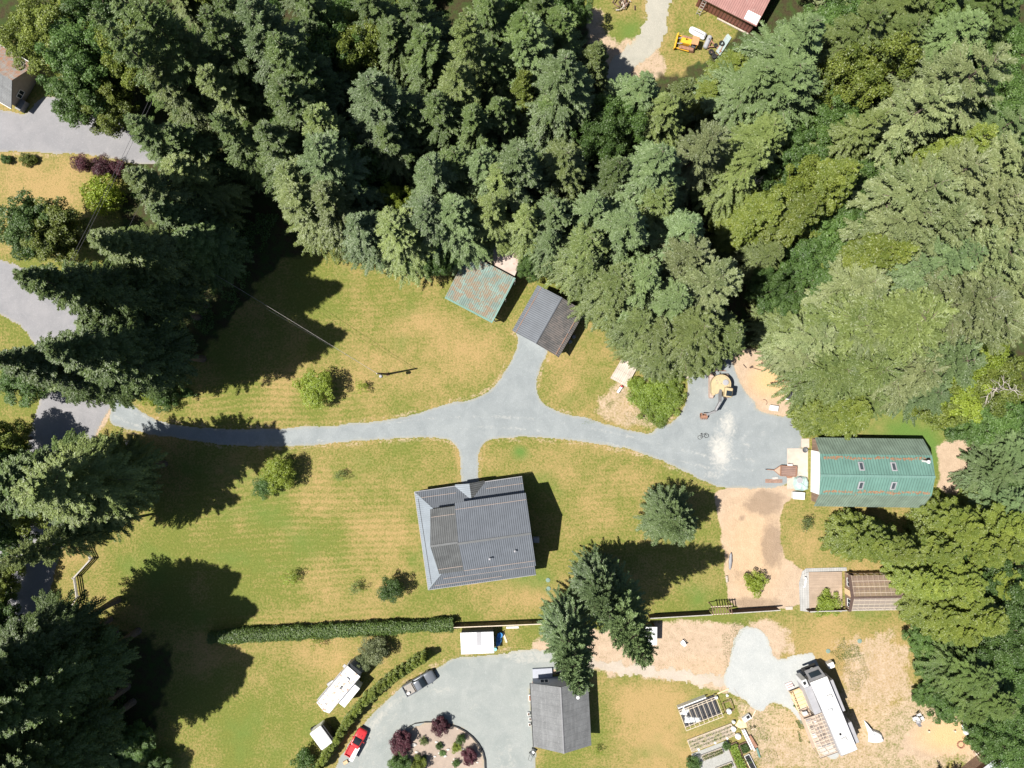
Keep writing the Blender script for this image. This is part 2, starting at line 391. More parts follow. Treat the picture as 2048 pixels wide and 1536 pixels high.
    for b in [(1530, 1005, 60, 38, 0, 1.3), (1545, 1090, 34, 70, 0, 1.2), (1490, 1150, 60, 40, 0, .5), (1500, 1208, 90, 22, 0, .9), (1485, 1035, 12, 10, 0, .8)]:
        wet = np.maximum(wet, b[5] * B(*b[:5], soft=.8))
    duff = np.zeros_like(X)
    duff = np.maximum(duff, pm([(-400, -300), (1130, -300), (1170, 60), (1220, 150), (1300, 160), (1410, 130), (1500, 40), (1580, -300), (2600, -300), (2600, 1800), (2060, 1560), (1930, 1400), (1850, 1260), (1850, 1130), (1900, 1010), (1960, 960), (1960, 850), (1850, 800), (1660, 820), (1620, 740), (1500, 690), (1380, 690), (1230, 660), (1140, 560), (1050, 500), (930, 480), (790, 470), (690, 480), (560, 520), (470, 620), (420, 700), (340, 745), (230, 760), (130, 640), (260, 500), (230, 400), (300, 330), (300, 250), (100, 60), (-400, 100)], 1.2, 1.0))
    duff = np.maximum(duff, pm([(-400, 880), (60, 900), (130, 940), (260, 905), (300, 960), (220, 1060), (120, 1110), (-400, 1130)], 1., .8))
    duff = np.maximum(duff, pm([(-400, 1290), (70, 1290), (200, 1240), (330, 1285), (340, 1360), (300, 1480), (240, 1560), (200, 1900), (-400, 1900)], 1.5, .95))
    stripe = np.zeros_like(X)
    for b in [(560, 800, 260, 90, 0, 1.), (620, 1060, 330, 170, 0, 1.), (740, 600, 200, 130, 0, .5), (1230, 1020, 170, 130, 0, .5), (600, 1240, 330, 40, 0, .7)]:
        stripe = np.maximum(stripe, b[5] * B(*b[:5], soft=.5))
    V = np.stack([X.ravel(), Y.ravel(), np.zeros(X.size)], 1)
    nX, nY = X.shape; idx = np.arange(nX * nY).reshape(nX, nY)
    F = np.stack([idx[:-1, :-1].ravel(), idx[1:, :-1].ravel(), idx[1:, 1:].ravel(), idx[:-1, 1:].ravel()], 1)
    me = np_mesh('ground', V, F)
    for k, a in (('dry', dry), ('lush', lush), ('dirt', dirt), ('orange', orange), ('wet', wet), ('duff', duff), ('stripe', stripe)):
        at = me.attributes.new(k, 'FLOAT', 'POINT'); at.data.foreach_set('value', np.clip(a, 0, 1.2).astype(np.float32).ravel())
    m, t, p = new_mat('lawn_and_soil')
    pos = t.add('ShaderNodeNewGeometry').outputs['Position']
    fine = t.noise(pos, 3.2, 4, .75); mid = t.noise(pos, .8, 4, .65); tiny = t.noise(pos, 9, 2, .7)
    A = {k: t.attr(k).outputs['Fac'] for k in ('dry', 'lush', 'dirt', 'orange', 'wet', 'duff', 'stripe')}
    g1, g2 = (.105, .130, .026), (.190, .200, .048); straw = (.355, .245, .110); green = (.105, .180, .040)
    c = t.mix(t.ramp(fine, .3, .72), rgb(g1), rgb(g2))
    f = t.math('ADD', A['dry'], t.math('MULTIPLY', t.math('SUBTRACT', fine, .5), 2.0))
    f = t.math('ADD', f, t.math('MULTIPLY', t.math('SUBTRACT', mid, .5), 1.0))
    f = t.math('ADD', f, t.math('MULTIPLY', t.math('SUBTRACT', t.noise(pos, .18, 4, .6, .5), .5), .8))
    # mowing lines
    sp = t.add('ShaderNodeSeparateXYZ'); t.l.new(pos, sp.inputs[0])
    wob = t.math('MULTIPLY', t.noise(pos, .04, 1), 4)
    yy = t.math('ADD', t.math('ADD', sp.outputs[1], t.math('MULTIPLY', sp.outputs[0], -.05)), wob)
    st = t.math('SINE', t.math('MULTIPLY', yy, 2 * PI / .95))
    f = t.math('ADD', f, t.math('MULTIPLY', t.math('MULTIPLY', st, A['stripe']), .15))
    c = t.mix(t.math('MULTIPLY', t.ramp(f, .1, 1.0), .95), c, rgb(straw))
    c = t.mix(t.ramp(t.math('ADD', A['lush'], t.math('MULTIPLY', t.math('SUBTRACT', fine, .5), .6)), .15, .85), c, rgb(green))
    # dirt
    dcol = t.mix(t.ramp(mid, .3, .7), rgb((.36, .265, .19)), rgb((.47, .355, .26)))
    dcol = t.mix(t.math('MULTIPLY', t.ramp(tiny, .45, .7), .4), dcol, rgb((.54, .44, .34)))
    dcol = t.mix(t.math('MULTIPLY', A['orange'], .8), dcol, rgb((.60, .38, .19)))
    dcol = t.mix(t.math('MULTIPLY', t.ramp(t.math('ADD', t.math('MULTIPLY', A['wet'], 1.1), t.math('MULTIPLY', t.math('SUBTRACT', t.noise(pos, .5, 5, .7, .6), .5), 1.6)), .35, .8), .6), dcol, rgb((.20, .145, .11)))
    fd = t.math('ADD', A['dirt'], t.math('MULTIPLY', t.math('SUBTRACT', fine, .5), .9))
    fd = t.math('ADD', fd, t.math('MULTIPLY', t.math('SUBTRACT', mid, .5), .5))
    c = t.mix(t.ramp(fd, .38, .72), c, dcol)
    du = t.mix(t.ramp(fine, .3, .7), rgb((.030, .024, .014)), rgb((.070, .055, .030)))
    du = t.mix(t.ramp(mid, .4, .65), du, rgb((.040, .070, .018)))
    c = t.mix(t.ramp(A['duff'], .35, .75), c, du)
    c = t.mix(t.math('MULTIPLY', t.ramp(tiny, .45, .75), .45), c, rgb((.055, .065, .02)))
    t.l.new(c, p.inputs['Base Color']); p.inputs['Roughness'].default_value = .95; p.inputs['Specular IOR Level'].default_value = .1
    b = t.add('ShaderNodeBump'); b.inputs['Strength'].default_value = .9; b.inputs['Distance'].default_value = .12
    t.l.new(t.math('ADD', fine, t.math('MULTIPLY', tiny, .4)), b.inputs['Height']); t.l.new(b.outputs[0], p.inputs['Normal'])
    me.materials.append(m); o = bpy.data.objects.new('ground', me); COL.objects.link(o); o['kind'] = 'structure'

DRIVE = [(228, 786), (262, 803), (290, 828), (330, 845), (385, 853), (440, 857), (520, 858), (600, 854), (700, 847), (790, 836), (850, 822), (900, 803), (940, 801), (985, 778), (1005, 752), (1020, 722), (1036, 690), (1030, 650), (1095, 660), (1098, 706), (1082, 735), (1073, 762), (1074, 785), (1088, 808), (1120, 825), (1165, 832), (1210, 846), (1250, 858), (1303, 870), (1311, 853), (1345, 845), (1366, 820), (1375, 785), (1372, 758), (1385, 742), (1440, 735), (1455, 700), (1470, 735), (1480, 765), (1497, 790), (1510, 800), (1516, 822), (1560, 832), (1597, 830), (1606, 868), (1606, 890), (1590, 930), (1580, 976), (1500, 978), (1440, 975), (1420, 970), (1380, 950), (1330, 925), (1280, 905), (1230, 893), (1170, 885), (1110, 878), (1050, 875), (1000, 876), (975, 881), (960, 897), (957, 920), (959, 955), (962, 1010), (925, 1010), (922, 950), (920, 915), (914, 892), (900, 879), (860, 875), (800, 877), (740, 882), (680, 886), (600, 892), (560, 894), (500, 893), (430, 890), (370, 878), (310, 872), (270, 862), (240, 855), (215, 846), (221, 815)]
LOOP = [(655, 1600), (665, 1545), (690, 1493), (730, 1440), (775, 1398), (820, 1360), (870, 1336), (900, 1318), (925, 1312), (985, 1309), (1040, 1298), (1095, 1298), (1150, 1315), (1140, 1340), (1085, 1345), (1062, 1370), (1060, 1390), (1066, 1440), (1072, 1490), (1074, 1512), (1066, 1600), (800, 1640)]
PADA = [(1474, 1262), (1490, 1251), (1512, 1252), (1530, 1265), (1543, 1290), (1548, 1322), (1600, 1306), (1624, 1302), (1636, 1325), (1650, 1345), (1630, 1370), (1640, 1430), (1680, 1490), (1680, 1520), (1640, 1512), (1622, 1480), (1600, 1445), (1580, 1418), (1545, 1402), (1528, 1425), (1508, 1418), (1490, 1400), (1458, 1386), (1444, 1364), (1455, 1330), (1460, 1296)]
LANE = [(1130, 1308), (1200, 1318), (1300, 1330), (1400, 1345), (1460, 1350), (1460, 1380), (1400, 1370), (1300, 1358), (1200, 1342), (1130, 1335)]
TOPL = [(-160, 175), (20, 225), (55, 228), (75, 195), (130, 190), (170, 205), (240, 236), (290, 262), (322, 300), (325, 332), (260, 328), (210, 313), (120, 308), (0, 305), (-160, 300)]
ROADL = [(-200, 480), (0, 518), (60, 540), (140, 590), (190, 660), (230, 740), (240, 784), (215, 830), (185, 880), (160, 960), (125, 1100), (95, 1200), (60, 1262), (0, 1330), (-200, 1500), (-200, 1300), (-60, 1150), (10, 1020), (50, 900), (75, 810), (90, 760), (70, 690), (20, 630), (-200, 560)]
TOPD = [(1299, -60), (1345, -60), (1340, 30), (1331, 85), (1306, 114), (1270, 140), (1245, 185), (1205, 180), (1215, 120), (1262, 88), (1284, 55), (1295, 10)]
VERGE = [DRIVE, LOOP, TOPL, TOPD]

def gravel_mat(name, a, b, chalk=None):
    m, t, p = new_mat(name)
    pos = t.add('ShaderNodeNewGeometry').outputs['Position']
    tiny = t.noise(pos, 9, 3, .8); mid = t.noise(pos, .35, 4, .6, .6); f2 = t.noise(pos, 2.4, 3, .7)
    c = t.mix(t.ramp(mid, .3, .7), rgb(a), rgb(b))
    c = t.mix(t.math('MULTIPLY', t.ramp(tiny, .4, .75), .35), c, rgb(tuple(x * .55 for x in a)))
    c = t.mix(t.math('MULTIPLY', t.ramp(f2, .55, .8), .35), c, rgb(tuple(min(1, x * 1.35) for x in b)))
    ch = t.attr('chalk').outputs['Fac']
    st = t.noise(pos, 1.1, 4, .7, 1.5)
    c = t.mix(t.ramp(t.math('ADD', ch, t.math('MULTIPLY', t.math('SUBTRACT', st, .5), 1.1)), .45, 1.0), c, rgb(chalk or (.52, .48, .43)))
    ed = t.attr('edge').outputs['Fac']
    c = t.mix(t.math('MULTIPLY', t.math('SUBTRACT', 1, t.ramp(t.math('ADD', ed, t.math('MULTIPLY', f2, .5)), .1, .75)), .55), c, rgb((.34, .30, .20)))
    t.l.new(c, p.inputs['Base Color']); p.inputs['Roughness'].default_value = .9; p.inputs['Specular IOR Level'].default_value = .2
    bb = t.add('ShaderNodeBump'); bb.inputs['Strength'].default_value = .7; bb.inputs['Distance'].default_value = .05
    t.l.new(tiny, bb.inputs['Height']); t.l.new(bb.outputs[0], p.inputs['Normal'])
    return m
def chalk_glare_drive(x, y):  # pale dust by the excavator, with right-hand glare painted into the colour too
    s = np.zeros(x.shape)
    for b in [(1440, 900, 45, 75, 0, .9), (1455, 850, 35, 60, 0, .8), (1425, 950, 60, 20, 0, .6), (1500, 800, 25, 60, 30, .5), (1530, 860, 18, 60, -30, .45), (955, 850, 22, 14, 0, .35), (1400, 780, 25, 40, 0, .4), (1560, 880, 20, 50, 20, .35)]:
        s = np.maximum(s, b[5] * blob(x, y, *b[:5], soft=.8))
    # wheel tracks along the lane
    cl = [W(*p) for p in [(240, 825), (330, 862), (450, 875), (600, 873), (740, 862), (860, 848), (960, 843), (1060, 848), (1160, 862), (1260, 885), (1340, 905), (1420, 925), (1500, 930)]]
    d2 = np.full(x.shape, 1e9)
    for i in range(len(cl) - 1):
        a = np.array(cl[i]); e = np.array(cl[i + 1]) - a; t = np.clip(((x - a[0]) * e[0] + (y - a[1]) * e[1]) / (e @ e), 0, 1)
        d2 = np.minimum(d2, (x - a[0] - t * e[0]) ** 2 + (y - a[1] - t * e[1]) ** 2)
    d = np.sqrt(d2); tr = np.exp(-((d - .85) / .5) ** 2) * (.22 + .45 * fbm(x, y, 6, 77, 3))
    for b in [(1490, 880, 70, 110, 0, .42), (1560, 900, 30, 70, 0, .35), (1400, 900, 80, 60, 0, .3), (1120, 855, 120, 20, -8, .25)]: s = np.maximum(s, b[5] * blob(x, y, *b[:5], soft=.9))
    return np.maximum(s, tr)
def chalk_loop(x, y):
    cx, cy = W(873, 1530); r = np.hypot(x - cx, (y - cy)) * 13
    s = (.28 * np.exp(-((r - 150) / 12) ** 2) + .22 * np.exp(-((r - 126) / 9) ** 2)) * (.4 + 1.2 * fbm(x, y, 5, 31, 3)) + .32 * fbm(x, y, 3, 9, 3)
    return np.maximum(s, .6 * blob(x, y, 1060, 1310, 90, 30))
ground()
G_BLUE = gravel_mat('blue_grey_gravel', (.200, .222, .233), (.258, .280, .290), (.42, .41, .385))
G_PALE = gravel_mat('pale_gravel', (.33, .345, .345), (.39, .40, .395), (.42, .42, .39))
G_LOOP = gravel_mat('grey_green_gravel', (.220, .242, .238), (.278, .294, .286), (.40, .385, .35))
G_DIRT = gravel_mat('dusty_track', (.36, .31, .26), (.43, .375, .315))
G_TAN = gravel_mat('tan_gravel', (.30, .29, .25), (.37, .35, .30))
ASPH = gravel_mat('weathered_asphalt', (.205, .205, .218), (.255, .25, .262))
grid_sheet('gravel_driveway', DRIVE, .012, .13, G_BLUE, .16, {'chalk': chalk_glare_drive}, 3)
grid_sheet('gravel_driveway', LOOP, .012, .15, G_LOOP, .25, {'chalk': chalk_loop}, 5)
grid_sheet('gravel_pad', PADA, .024, .13, G_PALE, .25, {'chalk': lambda x, y: x * 0}, 6)
grid_sheet('dirt_lane', LANE, .008, .15, G_DIRT, .7, {'chalk': lambda x, y: x * 0 + .3}, 7)
grid_sheet('asphalt_drive', TOPL, .012, .17, ASPH, .25, {'chalk': lambda x, y: x * 0}, 8)
grid_sheet('road', ROADL, .012, .2, ASPH, .2, {'chalk': lambda x, y: x * 0}, 9)
grid_sheet('gravel_driveway', TOPD, .012, .17, G_TAN, .5, {'chalk': lambda x, y: x * 0 + .15}, 10)

# ------------------------------------------------------------------ foliage meshes
def leaf_mesh(name, C, U, V, tone, mat):
    """kite shaped leaves / needle sprays: centre C, half length vector U, half width vector V"""
    n = len(C); P = np.empty((n, 4, 3)); P[:, 0] = C - U; P[:, 1] = C + V - U * .1; P[:, 2] = C + U; P[:, 3] = C - V - U * .1
    me = np_mesh(name, P.reshape(-1, 3), np.arange(n * 4).reshape(n, 4))
    at = me.attributes.new('tone', 'FLOAT', 'FACE'); at.data.foreach_set('value', np.clip(tone, 0, 1).astype(np.float32))
    me.materials.append(mat); return me
def nrm(a): return a / np.maximum(np.linalg.norm(a, axis=-1, keepdims=True), 1e-9)

def conifer_mesh(seed, h, r, z0=.12, whorl=.5, nb=6, droop=.3, tw=.45, leaf=(.2, .075), pw=.85, up=.25, gap=.12, ang=50, dense=.22, mat=None, narrow_base=.3, fork=.42, jit=.3):
    rg = np.random.default_rng(seed)
    zs = []; z = h * z0
    while z < h * .985: zs.append(z); z += whorl * rg.uniform(.75, 1.25) * (.55 + .45 * (1 - z / h) + .2)
    Z, AZ, L, EL, DR, BT = [], [], [], [], [], []
    az0 = 0
    for z in zs:
        t = (z - h * z0) / (h * (1 - z0)); k = int(nb * rg.uniform(.8, 1.25)); az0 += rg.uniform(.5, 2)
        prof = (1 - t) ** pw * min(1, narrow_base + t * 4) + .03
        for j in range(k):
            if rg.random() < gap: continue
            Z.append(z + rg.uniform(-.2, .2)); AZ.append(az0 + 2 * PI * j / k + rg.uniform(-.3, .3))
            L.append(max(.25, r * prof * rg.uniform(.95 - jit, .95 + jit))); EL.append(up * (t * 2.2 - .7) + rg.uniform(-.12, .12)); DR.append(droop * rg.uniform(.6, 1.4) * (1.1 - t)); BT.append(rg.random())
    Z, AZ, L, EL, DR, BT = map(np.array, (Z, AZ, L, EL, DR, BT)); main = (Z, AZ, L, EL, DR)
    OX = np.zeros(len(L)); OY = np.zeros(len(L))
    if fork:
        big = L > .9; n0 = big.sum(); parts = [(OX, OY, Z, AZ, L, EL, DR, BT)]
        for sgn in (-1, 1):
            for s0, fl in ((.3, .62), (.55, .42)):
                a = AZ[big] + sgn * rg.uniform(.25, .6, n0) * fork / .42; sx = L[big] * s0
                parts.append((np.cos(AZ[big]) * sx, np.sin(AZ[big]) * sx, Z[big] + L[big] * (EL[big] * s0 - DR[big] * s0 ** 2), a, L[big] * fl * rg.uniform(.7, 1.2, n0), EL[big] - 1.6 * DR[big] * s0, DR[big] * .8, np.clip(BT[big] + rg.uniform(-.2, .2, n0), 0, 1)))
        OX, OY, Z, AZ, L, EL, DR, BT = [np.concatenate(q) for q in zip(*parts)]
    ns = (L / dense).astype(int) + 3; bi = np.repeat(np.arange(len(L)), ns)
    st = np.concatenate([np.linspace(.1, 1, k) for k in ns])
    Lb = L[bi]; az = AZ[bi] + (rg.random(len(L)) - .5)[bi] * .5 * st
    F = np.stack([np.cos(az), np.sin(az), EL[bi] - 2 * DR[bi] * st], 1); F = nrm(F)
    Pp = np.stack([OX[bi] + np.cos(az) * Lb * st, OY[bi] + np.sin(az) * Lb * st, Z[bi] + Lb * (EL[bi] * st - DR[bi] * st ** 2)], 1)
    side = np.stack([-np.sin(az), np.cos(az), 0 * az], 1)
    w = (tw * Lb * (1 - st) ** .65 * np.clip(st * 3.5, .25, 1) + .16)
    Cs, Us, Vs, Ts = [], [], [], []
    step = leaf[0] * 1.35
    for sgn in (-1, 1):
        m = np.maximum(1, np.ceil(w / step).astype(int)); ii = np.repeat(np.arange(len(w)), m)
        k = np.concatenate([np.arange(a) for a in m]); q = (k + .6) / m[ii] * w[ii]
        a = math.radians(ang) + rg.uniform(-.2, .2, len(ii))
        d = F[ii] * np.cos(a)[:, None] + sgn * side[ii] * np.sin(a)[:, None]; d[:, 2] -= .18 + .1 * rg.random(len(ii)); d = nrm(d)
        C = Pp[ii] + d * q[:, None]; C[:, 2] -= q ** 2 * .12; C += rg.normal(0, .035, C.shape)
        U = nrm(d + rg.normal(0, .22, d.shape)) * (leaf[0] * rg.uniform(.75, 1.3, len(ii)))[:, None]
        upv = nrm(np.array([0, 0, 1.]) + rg.normal(0, .38, U.shape)); V = nrm(np.cross(U, upv)) * (leaf[1] * rg.uniform(.8, 1.25, len(ii)))[:, None]
        Cs.append(C); Us.append(U); Vs.append(V); Ts.append(.45 * BT[bi[ii]] + .55 * rg.random(len(ii)))
    # spine
    U = F * leaf[0]; V = nrm(np.cross(U, np.array([0, 0, 1.]) + rg.normal(0, .3, U.shape))) * leaf[1] * 1.2
    Cs.append(Pp + [0, 0, .02]); Us.append(U); Vs.append(V); Ts.append(.45 * BT[bi] + .55 * rg.random(len(bi)))
    return leaf_mesh('crown', np.concatenate(Cs), np.concatenate(Us), np.concatenate(Vs), np.concatenate(Ts), mat), main

def trunk_mesh(h, r0, mat, branches=None, seed=0, br=.035, every=3, bare=.75):
    b = MB(); rg = random.Random(seed)
    pts = [(rg.uniform(-.06, .06) * (i > 0), rg.uniform(-.06, .06) * (i > 0), h * i / 8 * .985) for i in range(9)]
    b.tube(pts, [max(.02, r0 * (1 - i / 8.3) ** .8) * (1.25 if i == 0 else 1) for i in range(9)], 8)
    if branches:
        Z, AZ, L, EL, DR = branches
        for i in range(0, len(L), every):
            P = [(math.cos(AZ[i]) * L[i] * s, math.sin(AZ[i]) * L[i] * s, Z[i] + L[i] * (EL[i] * s - DR[i] * s * s)) for s in (0, .4, bare)]
            b.tube(P, [br * 1.4, br, br * .4], 4, False)
    o = b.build('trunk', mat); me = o.data; bpy.data.objects.remove(o); return me

def broad_mesh(seed, h, r, K=34, leaf=.17, n_leaf=16000, base=.25, mat=None, flat=.8, clump=.34, gap=.0):
    """deciduous crown of many leaf clumps over an uneven dome; returns crown mesh + clump centres"""
    rg = np.random.default_rng(seed); cz = h * (base + 1) / 2; rz = h * (1 - base) / 2
    D = []
    for i in range(K):
        u = 1 - 2 * (i + .5) / K; a = i * 2.39996 + rg.uniform(-.4, .4)
        s = math.sqrt(max(0, 1 - u * u)); rad = rg.uniform(.5, .92) if i % 3 else rg.uniform(.2, .6)
        D.append((math.cos(a) * s * rad * r, math.sin(a) * s * rad * r, cz + u * rad * rz * 1.02))
    D = np.array(D); cr = r * clump * rg.uniform(.6, 1.3, K)
    wgt = cr ** 2; cnt = (n_leaf * wgt / wgt.sum()).astype(int)
    ii = np.repeat(np.arange(K), cnt); n = len(ii)
    d = nrm(rg.normal(0, 1, (n, 3))); d[:, 2] = np.where(d[:, 2] < -.35, -d[:, 2], d[:, 2])
    rad = cr[ii] * rg.uniform(.55, 1.06, n) ** .6
    # lumpy clump surface
    ph = rg.uniform(0, 6, (K, 3)); lump = 1 + .22 * np.sin(d[:, 0] * 6 + ph[ii, 0]) * np.sin(d[:, 1] * 6 + ph[ii, 1]) + .14 * np.sin(d[:, 2] * 9 + ph[ii, 2])
    C = D[ii] + d * (rad * lump)[:, None] * [1, 1, flat]
    nn = nrm(d * .7 + [0, 0, .5] + rg.normal(0, .55, d.shape)); t = nrm(np.cross(nn, rg.normal(0, 1, d.shape)))
    U = t * (leaf * rg.uniform(.7, 1.3, n))[:, None]; V = np.cross(nn, t) * (leaf * .62 * rg.uniform(.7, 1.2, n))[:, None]
    tone = .45 * rg.random(K)[ii] + .55 * rg.random(n)
    return leaf_mesh('crown', C, U, V, tone, mat), D
def limb_mesh(h, r0, mat, D, fork=.3, seed=1):
    b = MB(); b.tube([(0, 0, 0), (.03, 0, h * fork * .5), (0, .04, h * fork)], [r0 * 1.3, r0, r0 * .85], 8)
    for p in D[::2]:
        m = (p[0] * .35, p[1] * .35, h * fork + (p[2] - h * fork) * .45)
        b.tube([(0, .04, h * fork * .9), m, tuple(p)], [r0 * .5, r0 * .3, r0 * .1], 5, False)
    o = b.build('trunk', mat); me = o.data; bpy.data.objects.remove(o); return me

F_DARK = foliage('dark_fir_needles', (.042, .074, .018), (.118, .170, .044), .05)
F_BLUE = foliage('blue_green_needles', (.054, .090, .036), (.158, .225, .092), .05, .45, (.125, .17, .045))
F_OLIVE = foliage('olive_needles', (.062, .098, .025), (.178, .228, .064), .06, .4, (.15, .17, .05))
F_CEDAR = foliage('yellow_green_cedar', (.085, .130, .020), (.245, .290, .050), .2)
F_MAPLE = foliage('maple_leaves', (.050, .108, .024), (.125, .210, .048), .3)
F_LIME = foliage('lime_leaves', (.155, .225, .022), (.320, .395, .055), .35)
F_GREY = foliage('grey_green_needles', (.085, .120, .042), (.225, .262, .112), .05, .3, (.18, .18, .08))
F_PURP = foliage('purple_leaves', (.050, .014, .024), (.120, .040, .052), .12, .2, (.10, .03, .035))
F_HEDGE = foliage('laurel_hedge', (.040, .078, .016), (.110, .165, .034), .2)
F_BRAMB = foliage('bramble_leaves', (.100, .175, .020), (.280, .360, .055), .3)
BARK = simple('bark', (.13, .10, .08), .9, .4, 3)
BARE = simple('bleached_wood', (.42, .38, .34), .85, .3, 3)

KIND = {}
def reg(name, crown, trunk, h, r): KIND.setdefault(name, []).append((crown, trunk, h, r))
for i in range(5):
    c, br = conifer_mesh(11 + i, 28, 5.2, .10, .75, 7, .24 + .05 * i, .19, (.13, .048), .68 + .07 * i, .38, .14 + .03 * i, 38, .16, F_DARK, .3, .34, .40)
    reg('fir', c, trunk_mesh(28, .36, BARK, br, i, .035, 2), 28, 5.2)
for i in range(3):      # crowns carried high on bare trunks
    c, br = conifer_mesh(21 + i, 34, 5.4, .34, .62, 7, .26 + .05 * i, .26, (.15, .06), .90, .25, .10, 46, .17, F_DARK, .45, .42, .40)
    reg('firh', c, trunk_mesh(34, .42, BARK, br, 20 + i, .04, 2), 34, 5.4)
for i in range(3):      # loose, layered, broad
    c, br = conifer_mesh(31 + i, 24, 5.6, .08, 1.15, 8, .28, .20, (.15, .055), .55, .45, .22, 38, .16, F_DARK, .4, .33, .42)
    reg('broad', c, trunk_mesh(24, .4, BARK, br, 5 + i, .04, 2), 24, 5.6)
for i in range(3):
    c, br = conifer_mesh(41 + i, 27, 5.2, .38, .85, 8, .30, .24, (.15, .06), .6, .4, .16, 42, .16, F_DARK, .5, .4, .4)
    reg('broadh', c, trunk_mesh(27, .4, BARK, br, 15 + i, .04, 2), 27, 5.2)
for i in range(3):      # cedar: dense drooping fans
    c, br = conifer_mesh(51 + i, 18, 4.4, .04, .72, 6, .42, .36, (.135, .075), .52, .38, .08, 52, .16, F_CEDAR, .5, .5, .36)
    reg('cedar', c, trunk_mesh(18, .35, BARK, br, 9 + i, .03, 3, .5), 18, 4.9)
for i in range(3):
    c, D = broad_mesh(71 + i, 15, 5.0, 120, .12, 42000, .15, F_MAPLE, .85, .165)
    reg('maple', c, limb_mesh(15, .28, BARK, D, .3), 15, 5.0)
for i in range(2):
    c, D = broad_mesh(81 + i, 5, 2.6, 30, .085, 11000, .15, F_LIME, .8, .30)
    reg('small', c, limb_mesh(5, .12, BARK, D, .25), 5, 2.6)
for i in range(2): c, D = broad_mesh(91 + i * 7, 2, 1.6, 26, .075, 5000, .0, F_LIME, .9, .30); reg('shrub', c, limb_mesh(2, .06, BARK, D, .15), 2, 1.6)
c, D = broad_mesh(92, 2.6, 1.2, 14, .06, 900, .1, F_LIME, .8, .30); reg('sapling', c, limb_mesh(2.6, .05, BARK, D, .3), 2.6, 1.2)
# small dense round-crowned dwarf maple: fine weeping leaves
c, D = broad_mesh(93, 2.0, 1.5, 60, .055, 16000, .0, F_PURP, .9, .24); reg('weeper', c, limb_mesh(2, .07, BARK, D, .2), 2, 1.5)
c, br = conifer_mesh(95, 3.2, .72, .02, .16, 9, .1, .5, (.07, .04), .45, 1.0, .0, 40, .09, F_CEDAR, .8, 0); reg('columnar', c, trunk_mesh(3.2, .05, BARK), 3.2, .72)
# upright cypress: steep plumes
c, br = conifer_mesh(97, 28, 4.4, .05, .8, 7, .05, .20, (.15, .055), .80, 1.5, .18, 30, .17, F_DARK, .3, .5, .35); reg('plume', c, trunk_mesh(28, .4, BARK, br, 3, .05, 2), 28, 4.4)
c, br = conifer_mesh(98, 13, 4.6, .04, .55, 7, .05, .26, (.12, .045), .75, .7, .12, 36, .13, F_DARK, .3, .42, .34); reg('upswept', c, trunk_mesh(13, .25, BARK, br, 4, .03, 2), 13, 4.6)

TR = random.Random(5)
TREES = []
TYPE = {'F': ('fir', F_DARK, 'fir_tree', 'dark green fir'), 'B': ('fir', F_BLUE, 'fir_tree', 'blue-green fir'), 'O': ('fir', F_OLIVE, 'fir_tree', 'olive green fir'),
        'H': ('broad', F_OLIVE, 'hemlock_tree', 'olive layered conifer'), 'G': ('broad', F_GREY, 'hemlock_tree', 'grey-green layered conifer'), 'K': ('broad', F_BLUE, 'hemlock_tree', 'bluish layered conifer'),
        'D': ('broad', F_DARK, 'hemlock_tree', 'dark layered conifer'), 'C': ('cedar', F_CEDAR, 'cedar_tree', 'yellow-green cedar'), 'E': ('cedar', F_OLIVE, 'cedar_tree', 'olive cedar'),
        'M': ('maple', F_MAPLE, 'maple_tree', 'leafy green maple'), 'Y': ('maple', F_LIME, 'maple_tree', 'bright yellow-green maple'), 'L': ('maple', F_CEDAR, 'maple_tree', 'olive leafy maple'),
        'P': ('plume', F_BLUE, 'cypress_tree', 'feathery upswept cypress'), 'U': ('upswept', F_BLUE, 'fir_tree', 'spreading blue-green fir'),
        'y': ('small', F_LIME, 'fruit_tree', 'small lime green tree'), 'e': ('small', F_GREY, 'small_tree', 'grey-green bushy tree'), 'm': ('small', F_MAPLE, 'small_tree', 'small green tree'), 'p': ('small', F_PURP, 'plum_tree', 'purple-leaved small tree'),
        's': ('shrub', F_LIME, 'shrub', 'lime green shrub'), 'd': ('shrub', F_MAPLE, 'shrub', 'dark green shrub'), 'w': ('weeper', F_PURP, 'dwarf_maple', 'purple weeping dwarf maple'), 'o': ('shrub', F_OLIVE, 'shrub', 'olive shrub'),
        'a': ('sapling', F_LIME, 'sapling', 'thin lime green sapling'), 'b': ('sapling', F_OLIVE, 'sapling', 'thin grey sapling'), 'v': ('weeper', F_MAPLE, 'round_shrub', 'clipped round green shrub'), 'x': ('weeper', F_CEDAR, 'round_shrub', 'clipped round yellow-green shrub')}
